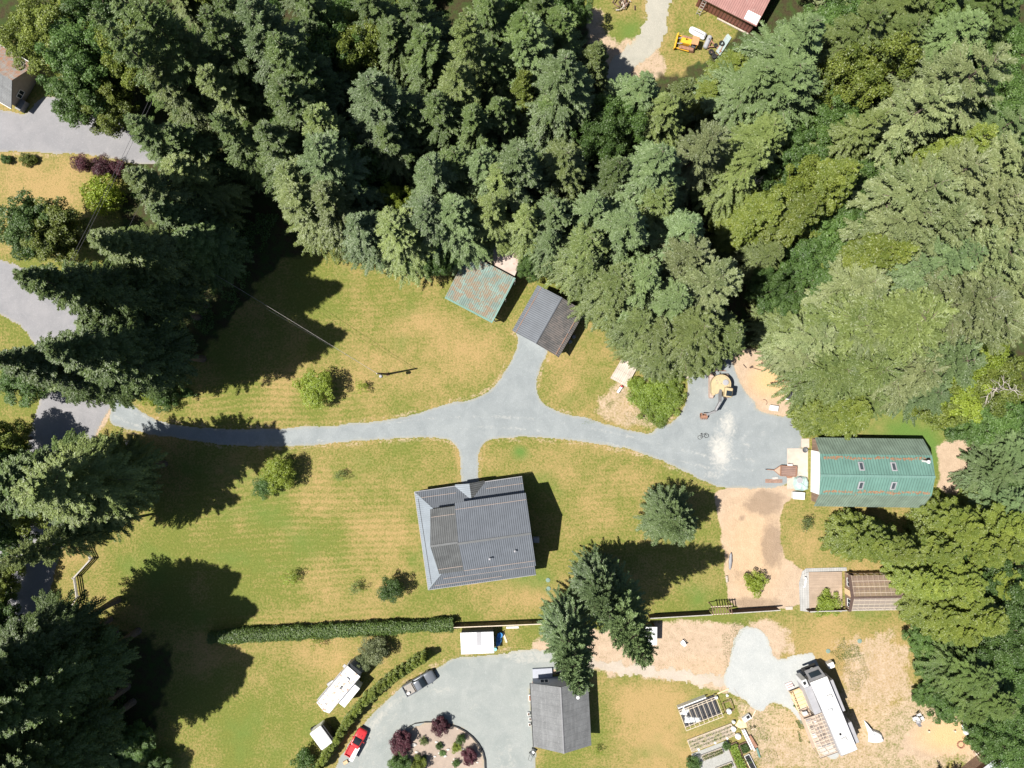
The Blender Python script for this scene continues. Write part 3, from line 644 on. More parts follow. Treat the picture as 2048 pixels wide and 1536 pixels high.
def plant(t, px, py, h, r, label=None, group=None, var=None, base=False):
    """px,py: where the photo shows the top (or with base=True the foot)"""
    kind, mat, name, desc = TYPE[t]
    if px < 560 and py > 380 and h > 15 and kind in ('fir', 'broad', 'cedar'): kind = 'broadh' if 860 < py < 1200 else 'firh'
    ve = KIND[kind]; crown, trunk, h0, r0 = ve[(var if var is not None else TR.randrange(len(ve))) % len(ve)]
    x, y = W(px, py, 0 if base else h)
    root = bpy.data.objects.new(name, None); COL.objects.link(root); root.location = (x, y, -.02)
    root.rotation_euler = (TR.uniform(-.02, .02), TR.uniform(-.02, .02), TR.uniform(0, 2 * PI)); s = r / r0; root.scale = (s, s * TR.uniform(.93, 1.07), h / h0)
    root.empty_display_size = .5
    co = bpy.data.objects.new('crown', crown); COL.objects.link(co); co.parent = root
    if crown.materials[0] is not mat: co.material_slots[0].link = 'OBJECT'; co.material_slots[0].material = mat
    to = bpy.data.objects.new('trunk', trunk); COL.objects.link(to); to.parent = root
    cat = {'fir_tree': 'fir', 'hemlock_tree': 'conifer', 'cedar_tree': 'cedar', 'maple_tree': 'maple', 'cypress_tree': 'cypress', 'round_shrub': 'shrub', 'dwarf_maple': 'maple'}.get(name, name.replace('_', ' '))
    root['category'] = cat
    TREES.append([root, desc, px, py, h, r, label, group]); return root

# ------------------------------------------------------------------ trees (type, top px, top py, height, crown radius)
BIG = '''
F 165 20 34 4.6|M 100 60 17 5|M 110 150 14 4.6|L 175 185 12 4|L 60 20 16 5|L 20 40 14 4.5|F 270 10 31 5|O 335 62 28 5|O 400 130 24 4.6|F 250 240 24 4.6
O 250 345 25 5.2|F 330 250 22 4.6|L 225 60 18 4.5|O 330 330 20 4.6|F 420 230 24 4.5|F 395 20 30 5|M 470 10 20 5|B 490 5 32 5|F 530 60 31 5.2|O 300 130 24 4.5
O 178 463 31 5.2|O 30 557 40 5.4|O 69 690 38 6|O -30 725 36 6|O 20 730 28 5|M 15 760 9 4|F 220 560 26 5|F 150 640 26 5|O 120 740 24 5|F 350 470 22 5|L 60 450 12 5|M 10 440 13 5|F 300 420 22 4.6
H 48 992 31 6|O -20 985 27 5.6|L -60 890 12 4.4|M -40 950 12 4.6|L -5 1010 14 5.4|M -45 1080 11 4.4|L -45 1170 9 3.4|M -60 1230 9 3.8|M -45 1290 9 4|E 130 960 20 5|E 60 985 22 5.5|H 0 1130 28 3.0|O 120 1010 22 5.5|E 150 960 18 4.4|F 120 1050 18 4.4
F -54 1480 33 6|F -113 1390 33 6|F -85 1640 33 6|F -140 1560 33 6|F -40 1660 31 6|F -150 1640 33 6|F -120 1480 33 6|F -200 1700 33 6|F -160 1500 30 6|F -60 1560 30 5.4|O -90 1420 30 5.5|M 150 1500 8 4|M 80 1480 9 4|M 60 1525 8 4|M 210 1530 6 3.5|M 250 1500 6 3|M 0 1520 9 4|M 130 1450 9 4|M 150 1545 8 4|m 10 1300 8 3|M 300 1560 5 2.6
B 735 153 29 5.6|F 869 191 25 4.2|F 948 213 24 4.2|B 864 309 28 5|B 623 287 29 5|O 620 225 26 4.6|L 691 50 19 5|M 640 30 20 5|O 921 27 31 3.6|F 1047 22 29 4.8|F 1118 22 23 4.4|F 1090 -20 24 4.4|M 1140 110 8 3|M 1150 -10 9 3|C 1047 150 20 3|Y 780 380 13 2.8|B 1036 287 30 5.4|F 560 160 28 5|F 590 100 26 5
F 520 250 26 5|O 640 380 25 5.2|O 580 380 24 5|B 700 430 23 5|M 575 250 14 3.6|O 560 330 24 5|F 760 250 24 4.6|F 800 200 22 4.6|M 700 300 18 4.5|F 850 60 22 4.6|F 780 40 22 4.6|F 850 130 14 4|O 910 120 27 4|F 990 100 22 4.4|F 1000 200 20 4.2
B 1137 118 29 5.6|E 1200 82 17 3.4|B 1065 41 29 5|F 1100 200 18 4.6|B 1290 148 22 5|E 1377 160 19 3.6|O 1340 190 20 4.6|M 1205 246 18 4.6|B 1336 295 29 6|G 1437 258 27 4.6|B 1197 394 25 4.8|O 1520 300 24 4.4|M 1250 200 18 4.4|B 960 300 26 4.8|O 1130 300 24 4.8|F 1240 330 22 4.6
F 900 300 24 4.6|B 845 400 25 5|O 780 440 22 5|B 900 412 24 4.2|O 982 392 25 3.9|O 1000 330 26 4.8|B 912 438 20 3.0|M 860 500 11 3.6|M 880 508 9 2.4|O 1052 415 24 4.0|B 1110 415 22 4.6|B 1103 468 20 3.0|O 1178 518 22 4.1|B 1262 427 29 5.8|B 1396 441 27 5|G 1402 500 26 5.2|O 1330 380 24 5
O 1180 470 24 5|O 1242 552 23 4.5|B 1300 540 25 5.6|O 1336 655 21 4.2|G 1451 550 29 5.6|O 1410 646 24 5.6|O 1292 634 19 3.4|B 1370 590 25 5.4|O 1298 690 14 3.4|O 1330 715 13 4.4|O 1240 608 17 2.9|M 1062 526 8 2.2|B 1195 602 9 2.6|O 1480 660 20 4.6|E 1420 710 12 4
B 1641 27 26 6.6|B 1543 130 21 6.2|B 1611 123 22 6|C 1480 110 11 3.8|C 1430 170 10 3|O 1761 16 25 5|L 1789 68 24 6|O 1840 40 24 5|B 1966 27 24 6|G 1994 110 31 7|G 1898 190 27 6|O 1786 219 25 4.2|C 1994 258 27 4.2|C 1715 335 24 5|L 1660 350 20 5|G 1885 355 28 7|G 1960 330 28 6.5|M 1720 160 13 5|M 1830 180 13 5
M 1630 300 14 5|M 1780 300 14 5|M 1730 390 14 5.2|M 1700 450 14 5|M 1663 509 13 5|M 1560 350 13 4.6|C 1560 400 18 4.5|C 1510 430 14 4|O 1560 500 14 4.2|C 1630 410 22 4.5|C 1789 500 23 5|C 1830 490 23 4|B 1966 496 28 6|G 2007 591 30 7|G 1860 430 26 6|G 1940 420 28 6|M 1790 410 15 5|M 1570 200 13 5|M 1680 220 13 5|O 1550 250 18 4.6
H 1879 635 33 7.4|G 1800 640 25 7|H 1720 640 21 6|G 1655 672 17 4.6|G 1618 712 12 3.4|H 1700 740 16 5.4|H 1780 730 20 6|G 1750 560 22 5.6|K 1953 720 25 5.6|Y 2010 690 17 5|G 1870 740 20 6|Y 1960 790 12 4.6|L 2030 760 14 5|L 1920 800 11 4.2|K 1885 790 12 4.4|M 2020 830 10 4.6|O 1600 640 12 4.4|G 2045 500 30 6|G 2040 640 28 6|G 2040 380 28 6|M 1590 590 10 4.2
C 1722 826 13 4.9|C 1672 835 10 3.4|H 1760 800 11 4.2|M 1965 850 8 3.4|K 2034 948 9 4.4|K 2062 900 10 4.4|K 2052 1010 10 4.4|M 2060 960 8 4|M 2050 860 8 4.4|C 1768 1095 12 4.3|C 1835 1112 12 3.7|C 1962 1062 12 4.7|C 2000 1110 12 5|C 1915 1115 11 4.2|C 1905 1170 11 4.4|C 1893 1182 12 4|C 1960 1180 12 4.8|C 2040 1100 12 5|C 2035 1180 12 5|C 2000 1250 15 5
C 1912 1240 11 4|C 1950 1270 12 4.4|F 1990 1375 13 5.2|F 1935 1380 9 3.6|F 2030 1430 14 5|M 1860 1290 5 2.6|M 1870 1340 4.5 2.4|M 1890 1390 4.5 2.4|M 1915 1430 6 3|F 1970 1440 9 3.6|M 2010 1500 9 3.6|M 2040 150 14 5|M 2044 60 14 5|K 2044 230 20 5|M 2046 330 12 5|M 1900 60 14 5|M 1700 10 14 5|M 1750 -30 14 5|O 1850 -30 22 6|F 1930 -40 22 6|F 2030 -30 22 6|F 600 -30 26 5|F 720 -40 26 5|F 820 -30 24 5|F 970 -40 24 5|G 2075 300 26 6|G 2080 440 26 6|G 2080 560 26 6|M 2060 190 13 5|M 2050 280 13 5|M 2050 420 13 5|M 1060 -30 16 5|F 420 -40 28 5|F 200 -50 28 5|M 130 -10 14 5|M 2040 1370 9 4|M 2045 1300 10 4|M 2048 1450 9 4|M 2050 1520 9 4|M 2050 1380 9 4|M 2046 1240 12 5|M 2046 1290 12 5|M 2046 1180 13 5|C 2050 1060 12 4.8|M 1850 1400 2.6 1.6
P 1286 1328 33 4.5|P 1163 1386 29 4.3|P 1226 1238 23 4.1|U 1369 1060 14 4.8
'''
for ln in BIG.strip().split('\n'):
    for e in ln.split('|'):
        t, a, b, h, r = e.split(); a, b, h, r = map(float, (a, b, h, r)); f_ = 1.22 if (t in 'FBOD' and h > 17 and b < 900 and a > 420) else 1.08 if a < 420 and b < 400 else 1.0; t = 'F' if (t == 'O' and a < 560 and b > 480 and TR.random() < .6) else t; plant(t, a, b, h * (.93 if h > 20 and b < 900 and a > 300 else 1), r * f_)  # most olive firs at left turned dark, painting their shaded side into the colour
for t_, a_, b_, h_, r_ in (('F', 40, 1400, 36, 6), ('F', 85, 1330, 34, 5.6), ('F', 60, 1470, 34, 6), ('F', 100, 1540, 35, 6), ('F', 15, 1345, 34, 6), ('F', -20, 1500, 36, 6), ('F', 130, 1420, 34, 5.6), ('F', 70, 960, 33, 6), ('F', 15, 1010, 33, 5.6), ('C', 1790, 1588, 11, 4.6), ('F', 1868, 1590, 12, 4.8), ('F', 1925, 1600, 13, 4.6), ('F', 1720, 1625, 14, 5)): plant(t_, a_, b_, h_, r_, base=True)  # left firs, mostly out of view, added as blockers to shade the left edge
plant('y', 622, 776, 5.2, 3.3, 'round lime green tree on the lawn, left of the utility pole')
plant('y', 551, 952, 5.0, 2.7, 'lime green tree at the tip of the tree shadows, below the driveway'); plant('m', 522, 980, 3.6, 1.9, 'smaller bushy tree touching the lime tree below the driveway')
plant('a', 720, 773, 2.6, 1.2, 'thin yellow-green sapling on the lawn just right of the round lime tree')
plant('b', 674, 952, 2.4, 1.1, 'bare grey sapling on the lawn, midway between driveway lime tree and roof')
plant('a', 578, 1160, 2.6, 1.5, 'thin sapling on the lawn farthest left of the three below the big house'); plant('b', 705, 1182, 2.6, 1.2, 'spindly sapling on the lawn, middle one of three left of the house')
plant('m', 778, 1186, 4.2, 2.3, 'open-branched small tree nearest the lower left corner of the big house')
plant('b', 1623, 1050, 2.8, 1.4, 'thin sapling on the dry lawn below the green barn'); plant('s', 1516, 1170, 2.4, 1.9, 'lime green bush alone on the brown dirt yard')
plant('s', 1659, 1212, 1.6, 2.1, 'lime vine-like shrub spilling over the fence beside the greenhouse deck'); plant('a', 1197, 1506, 1.6, .8, 'tiny lime sapling on the grass right of the shingled house')
plant('a', 630, 1287, 2.6, 1.4, 'thin green bush just below the laurel hedge'); plant('e', 742, 1310, 3.8, 2.3, 'grey-green bushy tree above the white travel trailer'); plant('e', 724, 1332, 2.6, 1.5, 'low bush touching the front of the travel trailer')
plant('d', 604, 1530, 2.6, 2.0, 'dark green bush left of the cargo trailer, cut by the lower edge'); plant('d', 300, 1528, 3, 1.6)
plant('s', 183, 378, 5.5, 3.2, 'tall lime green shrub below the purple shrubs'); plant('p', 150, 322, 3.4, 1.5, 'purple shrub leftmost beside the asphalt drive'); plant('p', 192, 328, 4, 2.0, 'largest purple shrub beside the asphalt drive'); plant('p', 228, 330, 3.4, 1.5, 'purple shrub rightmost beside the asphalt drive')
plant('v', 6, 316, 1.3, .8, 'dark round shrub at the left edge beside the asphalt'); plant('x', 47, 316, 1.6, 1.1, 'lime round shrub beside the asphalt drive'); plant('x', 62, 317, 1.1, .7, 'small olive round shrub touching the lime one')
plant('d', 432, 512, 2, 2.4, 'lime patch of shrub in the dark shade on the left'); plant('s', 425, 505, 2.6, 2.4, 'bright shrub lit by sun in the dark wood at left'); plant('d', 320, 800, 2.6, 2.0, 'green bush at the driveway mouth beside the lawn'); plant('s', 290, 790, 2.4, 1.6, 'lime bush beside the driveway mouth')
plant('w', 879, 1458, 2.2, 1.55, 'purple weeping dwarf maple topmost in the round garden bed'); plant('w', 800, 1493, 2.6, 1.95, 'largest purple weeping dwarf maple, at the left of the round bed'); plant('w', 938, 1520, 2.0, 1.35, 'smallest purple weeping dwarf maple, at the right of the round bed')
plant('v', 796, 1535, 2.2, 1.8, 'dark green dome shrub under the largest purple maple'); plant('x', 836, 1538, 2.2, 1.4, 'yellow-green shrub at the bottom of the round bed')
plant('o', 847, 1485, .9, .75, 'small orange-green shrub left of the middle of the round bed'); plant('v', 878, 1495, .8, .6, 'small round green shrub in the middle of the round bed'); plant('s', 912, 1499, .9, .85, 'yellow shrub left of the smallest purple maple'); plant('d', 921, 1484, 1.6, .8, 'dark bush above the smallest purple maple'); plant('v', 847, 1519, .7, .5, 'tiny round shrub low in the round bed'); plant('d', 912, 1530, .9, .7, 'white-flecked low bush beside the smallest purple maple'); plant('d', 885, 1508, .4, .6, 'flat grey-green plant in the middle of the round bed')
# brambles bank
for i, (a, b, h, r) in enumerate([(1285, 790, 1.8, 2.2), (1320, 775, 2.2, 2.4), (1350, 790, 1.8, 2.0), (1300, 820, 1.5, 2.0), (1335, 815, 1.6, 2.1), (1322, 840, 1.0, 1.4), (1275, 770, 1.8, 1.6), (1345, 760, 2, 2)]):
    rt = plant('s', a, b, h, r, None, 'bramble bushes filling the bank left of the excavator'); rt.name = 'bramble_bush'; rt['category'] = 'bramble'; TREES[-1][1] = 'lime green bramble bush'
    rt.children[0].material_slots[0].link = 'OBJECT'; rt.children[0].material_slots[0].material = F_BRAMB
# row of clipped columnar cedars
row = [(1640, 100), (1560, 145), (1515, 175), (1435, 240), (1345, 290), (1265, 340), (1195, 395), (1125, 450), (1060, 490), (985, 570), (925, 620), (860, 665), (790, 745), (740, 805), (690, 865), (640, 930), (595, 995), (560, 1060), (520, 1130), (470, 1190), (430, 1255), (390, 1315), (350, 1375), (310, 1435), (270, 1500), (235, 1560)]
for i, (a, b) in enumerate(row):
    k = len(row) - 1 - i
    rt = plant('x', 600 + a / 6.51 - 4, 1300 + b / 6.51 + 6, TR.uniform(2.9, 3.5), .66, None, 'clipped cedars in a curved row along the loop drive')
    NW = ['', 'second', 'third', 'fourth', 'fifth', 'sixth', 'seventh', 'eighth', 'ninth', 'tenth', 'eleventh', 'twelfth', 'thirteenth']
    lab = ('clipped columnar cedar at the top end of the curved row' if i == 0 else 'clipped columnar cedar at the bottom end of the curved row' if k == 0 else
           f'{NW[i]} clipped columnar cedar counted from the top end of the curved row' if i < 13 else f'{NW[k]} clipped columnar cedar counted from the bottom end of the curved row')
    TREES[-1][6] = lab; rt.name = 'columnar_cedar'; rt['category'] = 'cedar'
    cr, tk, h0, r0 = KIND['columnar'][0]
    rt.children[0].data = cr; rt.children[1].data = tk; s = .68 / r0; rt.scale = (s, s, TR.uniform(.9, 1.08)); rt.children[0].material_slots[0].link = 'OBJECT'; rt.children[0].material_slots[0].material = F_CEDAR
# understorey filling the wood between the tall trees
WOOD = [(480, -160), (1130, -160), (1160, 60), (1220, 200), (1300, 190), (1400, 180), (1480, 200), (1540, 100), (1600, -160), (2300, -160), (2300, 800), (1950, 800), (1700, 740), (1560, 640), (1440, 650), (1300, 620), (1200, 590), (1130, 520), (1040, 470), (800, 440), (700, 440), (600, 430), (480, 420), (420, 560), (330, 660), (200, 620), (260, 520), (330, 400), (350, 240), (200, 60), (200, -160)]
WP = [W(*p) for p in WOOD]
bases = [(t[0].location.x, t[0].location.y, t[5]) for t in TREES]
fr = random.Random(99); nf = 0
for _ in range(9000):
    x = fr.uniform(-64, 76); y = fr.uniform(8, 66)
    sd = float(poly_sd(np.array([x]), np.array([y]), WP)[0])
    if sd < 1.5: continue
    if min((x - a) ** 2 + (y - b) ** 2 for a, b, r in bases) < 3.0 ** 2: continue
    px = x * 13 + 1024; py = 768 - y * 13
    right = px > 1450
    h = fr.uniform(7, 15) if not right else fr.uniform(9, 15); r = fr.uniform(2.8, 4.2)
    t = fr.choice('MMLGCMM') if right else fr.choice('FFOMLDF')
    k = 1 / (1 - h / HC)
    if 1120 < 1024 + (px - 1024) * k < 1500 and 768 + (py - 768) * k < 170: continue
    if 380 > 1024 + (px - 1024) * k and 120 < 768 + (py - 768) * k < 560: continue
    plant(t, px * 0 + 1024 + (px - 1024) * k, 768 + (py - 768) * k, h, r); bases.append((x, y, r)); nf += 1
    if nf > 40: break
print('trees', len(TREES), 'fill', nf)

# ------------------------------------------------------------------ hedge
def hedge(name, label, p0, p1, w, h, mat, n=26000, seed=3):
    a = Vector(W(*p0)).to_3d(); b = Vector(W(*p1)).to_3d(); L = (b - a).length; ang = math.atan2((b - a).y, (b - a).x)
    root = thing(name, label, 'hedge', xy=(a.x, a.y), deg=math.degrees(ang))
    rg = np.random.default_rng(seed)
    x = rg.uniform(0, L, n); th = rg.uniform(-.15, PI + .15, n)
    wob = .78 + .5 * fbm(x, x * 0, 2.2, seed, 4) + .12 * fbm(x, x * 0 + 3, .35, seed + 5, 2) - .25 * (fbm(x, x * 0 + 9, 5, seed + 2, 2) > .72)
    rr = rg.uniform(.75, 1.05, n)
    C = np.stack([x, np.cos(th) * w / 2 * rr * wob, h * (.25 + .72 * np.sin(np.clip(th, 0, PI)) ** .45 * rr * (.93 + .07 * wob))], 1)
    C += rg.normal(0, .07, C.shape); C[:, 1] += (fbm(x, th * 2, .5, seed + 7, 2) - .5) * .5
    C[:, 2] = np.where(rg.random(n) < .25, rg.uniform(.1, h * .8, n), C[:, 2])
    nn = nrm(np.stack([0 * x, np.cos(th), .6 + np.sin(th)], 1) + rg.normal(0, .5, (n, 3))); t = nrm(np.cross(nn, rg.normal(0, 1, (n, 3))))
    me = leaf_mesh('foliage', C, t * .11 * rg.uniform(.7, 1.4, n)[:, None], np.cross(nn, t) * .07, rg.random(n), mat)
    o = bpy.data.objects.new('foliage', me); COL.objects.link(o); o.parent = root
    bb = MB()
    for i in range(int(L / 1.2)): bb.tube([(i * 1.2 + .5, 0, 0), (i * 1.2 + .55, .05, h * .8)], [.05, .02], 5)
    bb.build('stems', BARK, root); return root
hedge('laurel_hedge', 'long dark green hedge along the lower edge of the big lawn', (425, 1270), (908, 1244), 1.75, 2.0, F_HEDGE, 40000)
# weeds and rough grass
def tufts(name, polys, n, size, mat, seed, zs=.12, label=None):
    rg = np.random.default_rng(seed); C = []
    for pts, wgt in polys:
        P = [W(*p) for p in pts]; A = np.array(P); lo, hi = A.min(0), A.max(0)
        X = rg.uniform(lo[0], hi[0], int(n * wgt)); Y = rg.uniform(lo[1], hi[1], int(n * wgt))
        ok = (poly_sd(X, Y, P) > 0) & (fbm(X, Y, 1.5, seed, 2) > .45); C.append(np.stack([X[ok], Y[ok]], 1))
    C = np.concatenate(C); m = len(C); C3 = np.column_stack([C, rg.uniform(.02, zs, m)])
    nn = nrm(np.array([0, 0, 1.]) + rg.normal(0, .6, (m, 3))); t = nrm(np.cross(nn, rg.normal(0, 1, (m, 3))))
    me = leaf_mesh(name, C3, t * size * rg.uniform(.6, 1.4, m)[:, None], np.cross(nn, t) * size * .45, rg.random(m), mat)
    o = bpy.data.objects.new(name, me); COL.objects.link(o); o['kind'] = 'stuff'
    return tag(o, label, 'weeds' if 'weed' in name else 'ground cover')
F_WEED = foliage('weed_leaves', (.08, .13, .02), (.17, .22, .05), .3, 0)
tufts('weeds', [([(1640, 1330), (1720, 1290), (1740, 1350), (1690, 1420), (1650, 1350)], 1.2), ([(1640, 1290), (1700, 1270), (1730, 1310), (1680, 1320)], 1.), ([(1590, 1440), (1615, 1440), (1620, 1490), (1600, 1490)], .8), ([(1160, 850), (1250, 780), (1310, 850), (1200, 845)], .8), ([(1440, 1240), (1500, 1240), (1470, 1290), (1450, 1350)], .5), ([(1470, 1440), (1520, 1430), (1560, 1520), (1500, 1536)], .8)], 5000, .05, F_WEED, 4, .12, 'patches of low green weeds in the dry dirt yard')
tufts('undergrowth', [([(1830, 1240), (1880, 1230), (1960, 1330), (1990, 1480), (2060, 1540), (2060, 1560), (1960, 1440), (1880, 1400), (1840, 1400)], 3.), ([(1800, 800), (1900, 790), (2060, 800), (2060, 980), (1980, 980), (1960, 890), (1880, 860)], 4), ([(1900, 1000), (2060, 950), (2060, 1560), (1990, 1480), (1900, 1380), (1870, 1250)], 5), ([(320, 800), (250, 780), (210, 750), (330, 750), (400, 790)], .8), ([(-80, 1380), (160, 1300), (260, 1400), (260, 1560), (-80, 1560)], 3.), ([(230, 600), (400, 420), (560, 430), (470, 620), (330, 740), (220, 720)], 3)], 16000, .13, F_MAPLE, 14, .7, 'low leafy undergrowth along the edges of the wood')

# ------------------------------------------------------------------ building materials
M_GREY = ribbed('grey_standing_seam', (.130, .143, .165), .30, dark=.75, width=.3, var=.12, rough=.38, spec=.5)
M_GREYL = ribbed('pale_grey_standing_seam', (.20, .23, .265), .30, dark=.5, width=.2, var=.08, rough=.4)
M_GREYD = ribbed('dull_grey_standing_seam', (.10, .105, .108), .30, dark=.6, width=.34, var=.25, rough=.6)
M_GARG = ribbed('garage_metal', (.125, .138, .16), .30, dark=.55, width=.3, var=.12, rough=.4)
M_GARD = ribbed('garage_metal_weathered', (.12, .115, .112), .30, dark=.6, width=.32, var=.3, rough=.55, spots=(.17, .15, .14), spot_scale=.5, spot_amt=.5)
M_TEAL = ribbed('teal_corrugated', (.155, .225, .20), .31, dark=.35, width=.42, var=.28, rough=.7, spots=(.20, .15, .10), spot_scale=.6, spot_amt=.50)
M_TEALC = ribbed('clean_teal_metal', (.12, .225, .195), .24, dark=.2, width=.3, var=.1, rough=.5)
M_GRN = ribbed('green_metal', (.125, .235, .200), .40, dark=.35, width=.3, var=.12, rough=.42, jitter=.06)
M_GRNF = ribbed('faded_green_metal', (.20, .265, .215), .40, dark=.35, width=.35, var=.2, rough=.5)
M_RUST = simple('needle_litter', (.28, .15, .085), .95, .5, 6)
M_SHING = ribbed('grey_shingle', (.175, .18, .187), .22, axis='y', dark=.25, width=.35, rough=.9, var=.18, cross=.9, jitter=.25, bump=.4, spots=(.235, .24, .245), spot_scale=5, spot_amt=.42, spec=.2)
M_SHINGB = ribbed('brown_stained_shingle', (.30, .28, .26), .22, axis='y', dark=.2, width=.3, rough=.9, var=.2, cross=.9, spots=(.36, .20, .13), spot_scale=1.2, spot_amt=.5, spec=.2)
M_SIDE = ribbed('lap_siding', (.30, .30, .30), .18, axis='y', dark=.4, width=.25, rough=.7, var=.08, bump=.3)
M_SIDEB = ribbed('brown_boards', (.25, .17, .125), .22, axis='x', dark=.5, width=.2, rough=.8, var=.25, jitter=.3)
M_TAN = ribbed('tan_deck_boards', (.38, .29, .22), .15, axis='y', dark=.4, width=.2, rough=.8, var=.15, jitter=.25, spec=.2)
M_TANX = ribbed('tan_boards_lengthwise', (.46, .36, .28), .15, axis='x', dark=.4, width=.2, rough=.8, var=.15, jitter=.25, spec=.2)
M_PAL = ribbed('weathered_planks', (.50, .43, .37), .3, axis='x', dark=.55, width=.12, rough=.9, var=.2, jitter=.3, cross=1.4, spec=.2)
M_TANR = simple('tan_membrane', (.42, .34, .30), .85, .18, .8, spots=(.30, .18, .13), spot_scale=1.2, spot_amt=.36)
M_WHT = ribbed('white_metal', (.64, .64, .66), .45, dark=.3, width=.15, rough=.5, var=.03)
M_WHITE = simple('white_paint', (.66, .66, .66), .5, .06, 2)
M_WHITED = simple('white_roof_with_dirt', (.64, .63, .62), .6, .08, 2, spots=(.34, .22, .17), spot_scale=2.2, spot_amt=.44)
M_WHITEG = simple('off_white_panel', (.52, .53, .54), .45, .06, 2)
M_LGREY = simple('light_grey_panel', (.30, .30, .32), .5, .1, 1)
M_DGREY = simple('dark_grey_panel', (.09, .095, .10), .45, .15, 2)
M_MGREY = simple('mid_grey_metal', (.20, .20, .21), .5, .15, 2)
M_BLACK = simple('black_plastic', (.018, .018, .02), .5, .2, 3)
M_RUBBER = simple('rubber', (.022, .022, .022), .85, .2, 5)
M_GLASS = glossy('dark_glass', (.02, .028, .035), .06)
M_SKYL = glossy('skylight_glass', (.05, .06, .07), .05)
M_POLY = None
M_CONC = simple('concrete', (.42, .36, .31), .9, .14, .8, spots=(.33, .29, .25), spot_scale=.9, spot_amt=.4)
M_STONE = simple('grey_pavers', (.36, .35, .34), .9, .2, 2)
M_WOODN = simple('new_lumber', (.62, .46, .28), .7, .15, 4)
M_WOODW = simple('pale_lumber', (.54, .46, .36), .75, .15, 4)
M_WOODB = simple('brown_wood', (.17, .105, .075), .85, .25, 4)
M_WOODD = simple('dark_fence_wood', (.085, .055, .045), .85, .25, 4)
M_WOODG = simple('grey_rail_wood', (.36, .34, .32), .85, .25, 4)
M_YEL = simple('machine_yellow', (.66, .36, .03), .45, .12, 2)
M_CREAM = simple('faded_machine_yellow', (.42, .335, .20), .5, .1, 2)
M_RUSTM = simple('rusty_steel', (.28, .15, .10), .85, .3, 4)
M_BROWNM = ribbed('brown_corrugated', (.22, .085, .07), .55, dark=.55, width=.5, rough=.5, var=.15)
M_REDR = ribbed('faded_red_roof', (.30, .155, .14), .33, dark=.3, width=.3, rough=.6, var=.15, spots=(.38, .26, .24), spot_scale=1.5, spot_amt=.4)
M_RED = simple('red_paint', (.50, .03, .035), .3, .06, 2, spec=.6)
M_SILV = simple('grey_blue_paint', (.16, .175, .20), .28, .05, 2, metal=.35, spec=.6)
M_BED = ribbed('ribbed_truck_bed', (.30, .275, .25), .14, axis='y', dark=.3, width=.3, var=.15, rough=.6)
M_MINT = simple('mint_tarp', (.32, .43, .41), .55, .15, 1.5)
M_WTARP = simple('white_tarp', (.62, .64, .66), .6, .06, 1.5)
M_DSHEET = simple('black_sheet', (.055, .056, .065), .45, .2, 1)
M_SOIL = simple('dark_garden_soil', (.13, .095, .075), .95, .35, 4)
M_BEDS = simple('dry_bed_soil', (.33, .27, .22), .95, .25, 3, spots=(.24, .22, .12), spot_scale=2.2, spot_amt=.45)
M_ROCK = simple('pale_rock', (.55, .53, .50), .9, .2, 4)
M_GREEN = simple('green_plastic', (.05, .22, .17), .5, .1, 2)
M_BLUE = simple('blue_plastic', (.05, .20, .45), .5, .2, 2)
M_CYAN = simple('cyan_plastic', (.20, .55, .60), .5, .1, 2)
M_LID = simple('dull_green_lid', (.15, .22, .19), .7, .1, 3)
M_WEAVE = ribbed('black_weed_mat', (.045, .045, .05), .5, dark=.3, width=.1, rough=.7, var=.2)

def win(root, x, y, z, w, h, d, nx=0, ny=1, m=None):
    """window: frame + pane on a wall facing (nx, ny)"""
    b = MB(); px, py = -ny, nx
    b.beam((x - px * w / 2, y - py * w / 2, z + h), (x + px * w / 2, y + py * w / 2, z + h), .1); b.beam((x - px * w / 2, y - py * w / 2, z), (x + px * w / 2, y + py * w / 2, z), .1)
    for s in (-1, 0, 1): b.beam((x + s * px * w / 2, y + s * py * w / 2, z + .05), (x + s * px * w / 2, y + s * py * w / 2, z + h - .05), .08)
    f = b.build('window', M_WHITE, root)
    g = MB().face([(x - px * w / 2 - nx * .02, y - py * w / 2 - ny * .02, z), (x - px * w / 2 - nx * .02, y - py * w / 2 - ny * .02, z + h), (x + px * w / 2 - nx * .02, y + py * w / 2 - ny * .02, z + h), (x + px * w / 2 - nx * .02, y + py * w / 2 - ny * .02, z)])
    # keep the pane just outside the wall
    for i, v in enumerate(g.v): g.v[i] = (v[0] + nx * .03, v[1] + ny * .03, v[2])
    g.build('pane', M_GLASS, f); return f

# ------------------------------------------------------------------ big grey-roofed house
R = thing('house', 'large house with grey standing-seam metal roofs in the middle of the lawn', 'house', xy=(-5.31, -23.23), deg=8)
MB().box(.25, .85, 0, 14.9, 12.9, 2.95).build('ground_floor_wall', M_SIDE, R)
MB().box(2.95, 1.05, 2.95, 10.0, 9.9, 3.6).face([(7.95, -3.9, 6.55), (7.95, 6.0, 6.55), (7.95, 1.05, 8.75)]).build('upper_wall', M_SIDE, R)
MB().box(-3.85, 1.25, 2.95, 3.4, 8.9, 3.6).face([(-5.6, 5.7, 6.5), (-5.6, -3.2, 6.5), (-5.6, 1.2, 8.55)]).build('wing_wall', M_SIDE, R)
zn = lambda y: 3 + (8.25 - y) * .62
zs_ = lambda y: 3 + (y + 6.45) * .6
MB().slab([(-8.14, 8.25, 3), (-8.14, -6.45, 3), (-5.55, -3.9, 4.53), (-5.6, 5.75, 4.55)]).build('porch_roof', M_GREYL, R)
MB().slab([(-8.12, 8.28, 3), (-5.58, 5.78, 4.56), (-2.0, 5.78, 4.56), (-2.0, 6.05, zn(6.05)), (8.05, 6.05, zn(6.05)), (8.05, 8.28, 3)]).build('porch_roof', M_GREY, R)
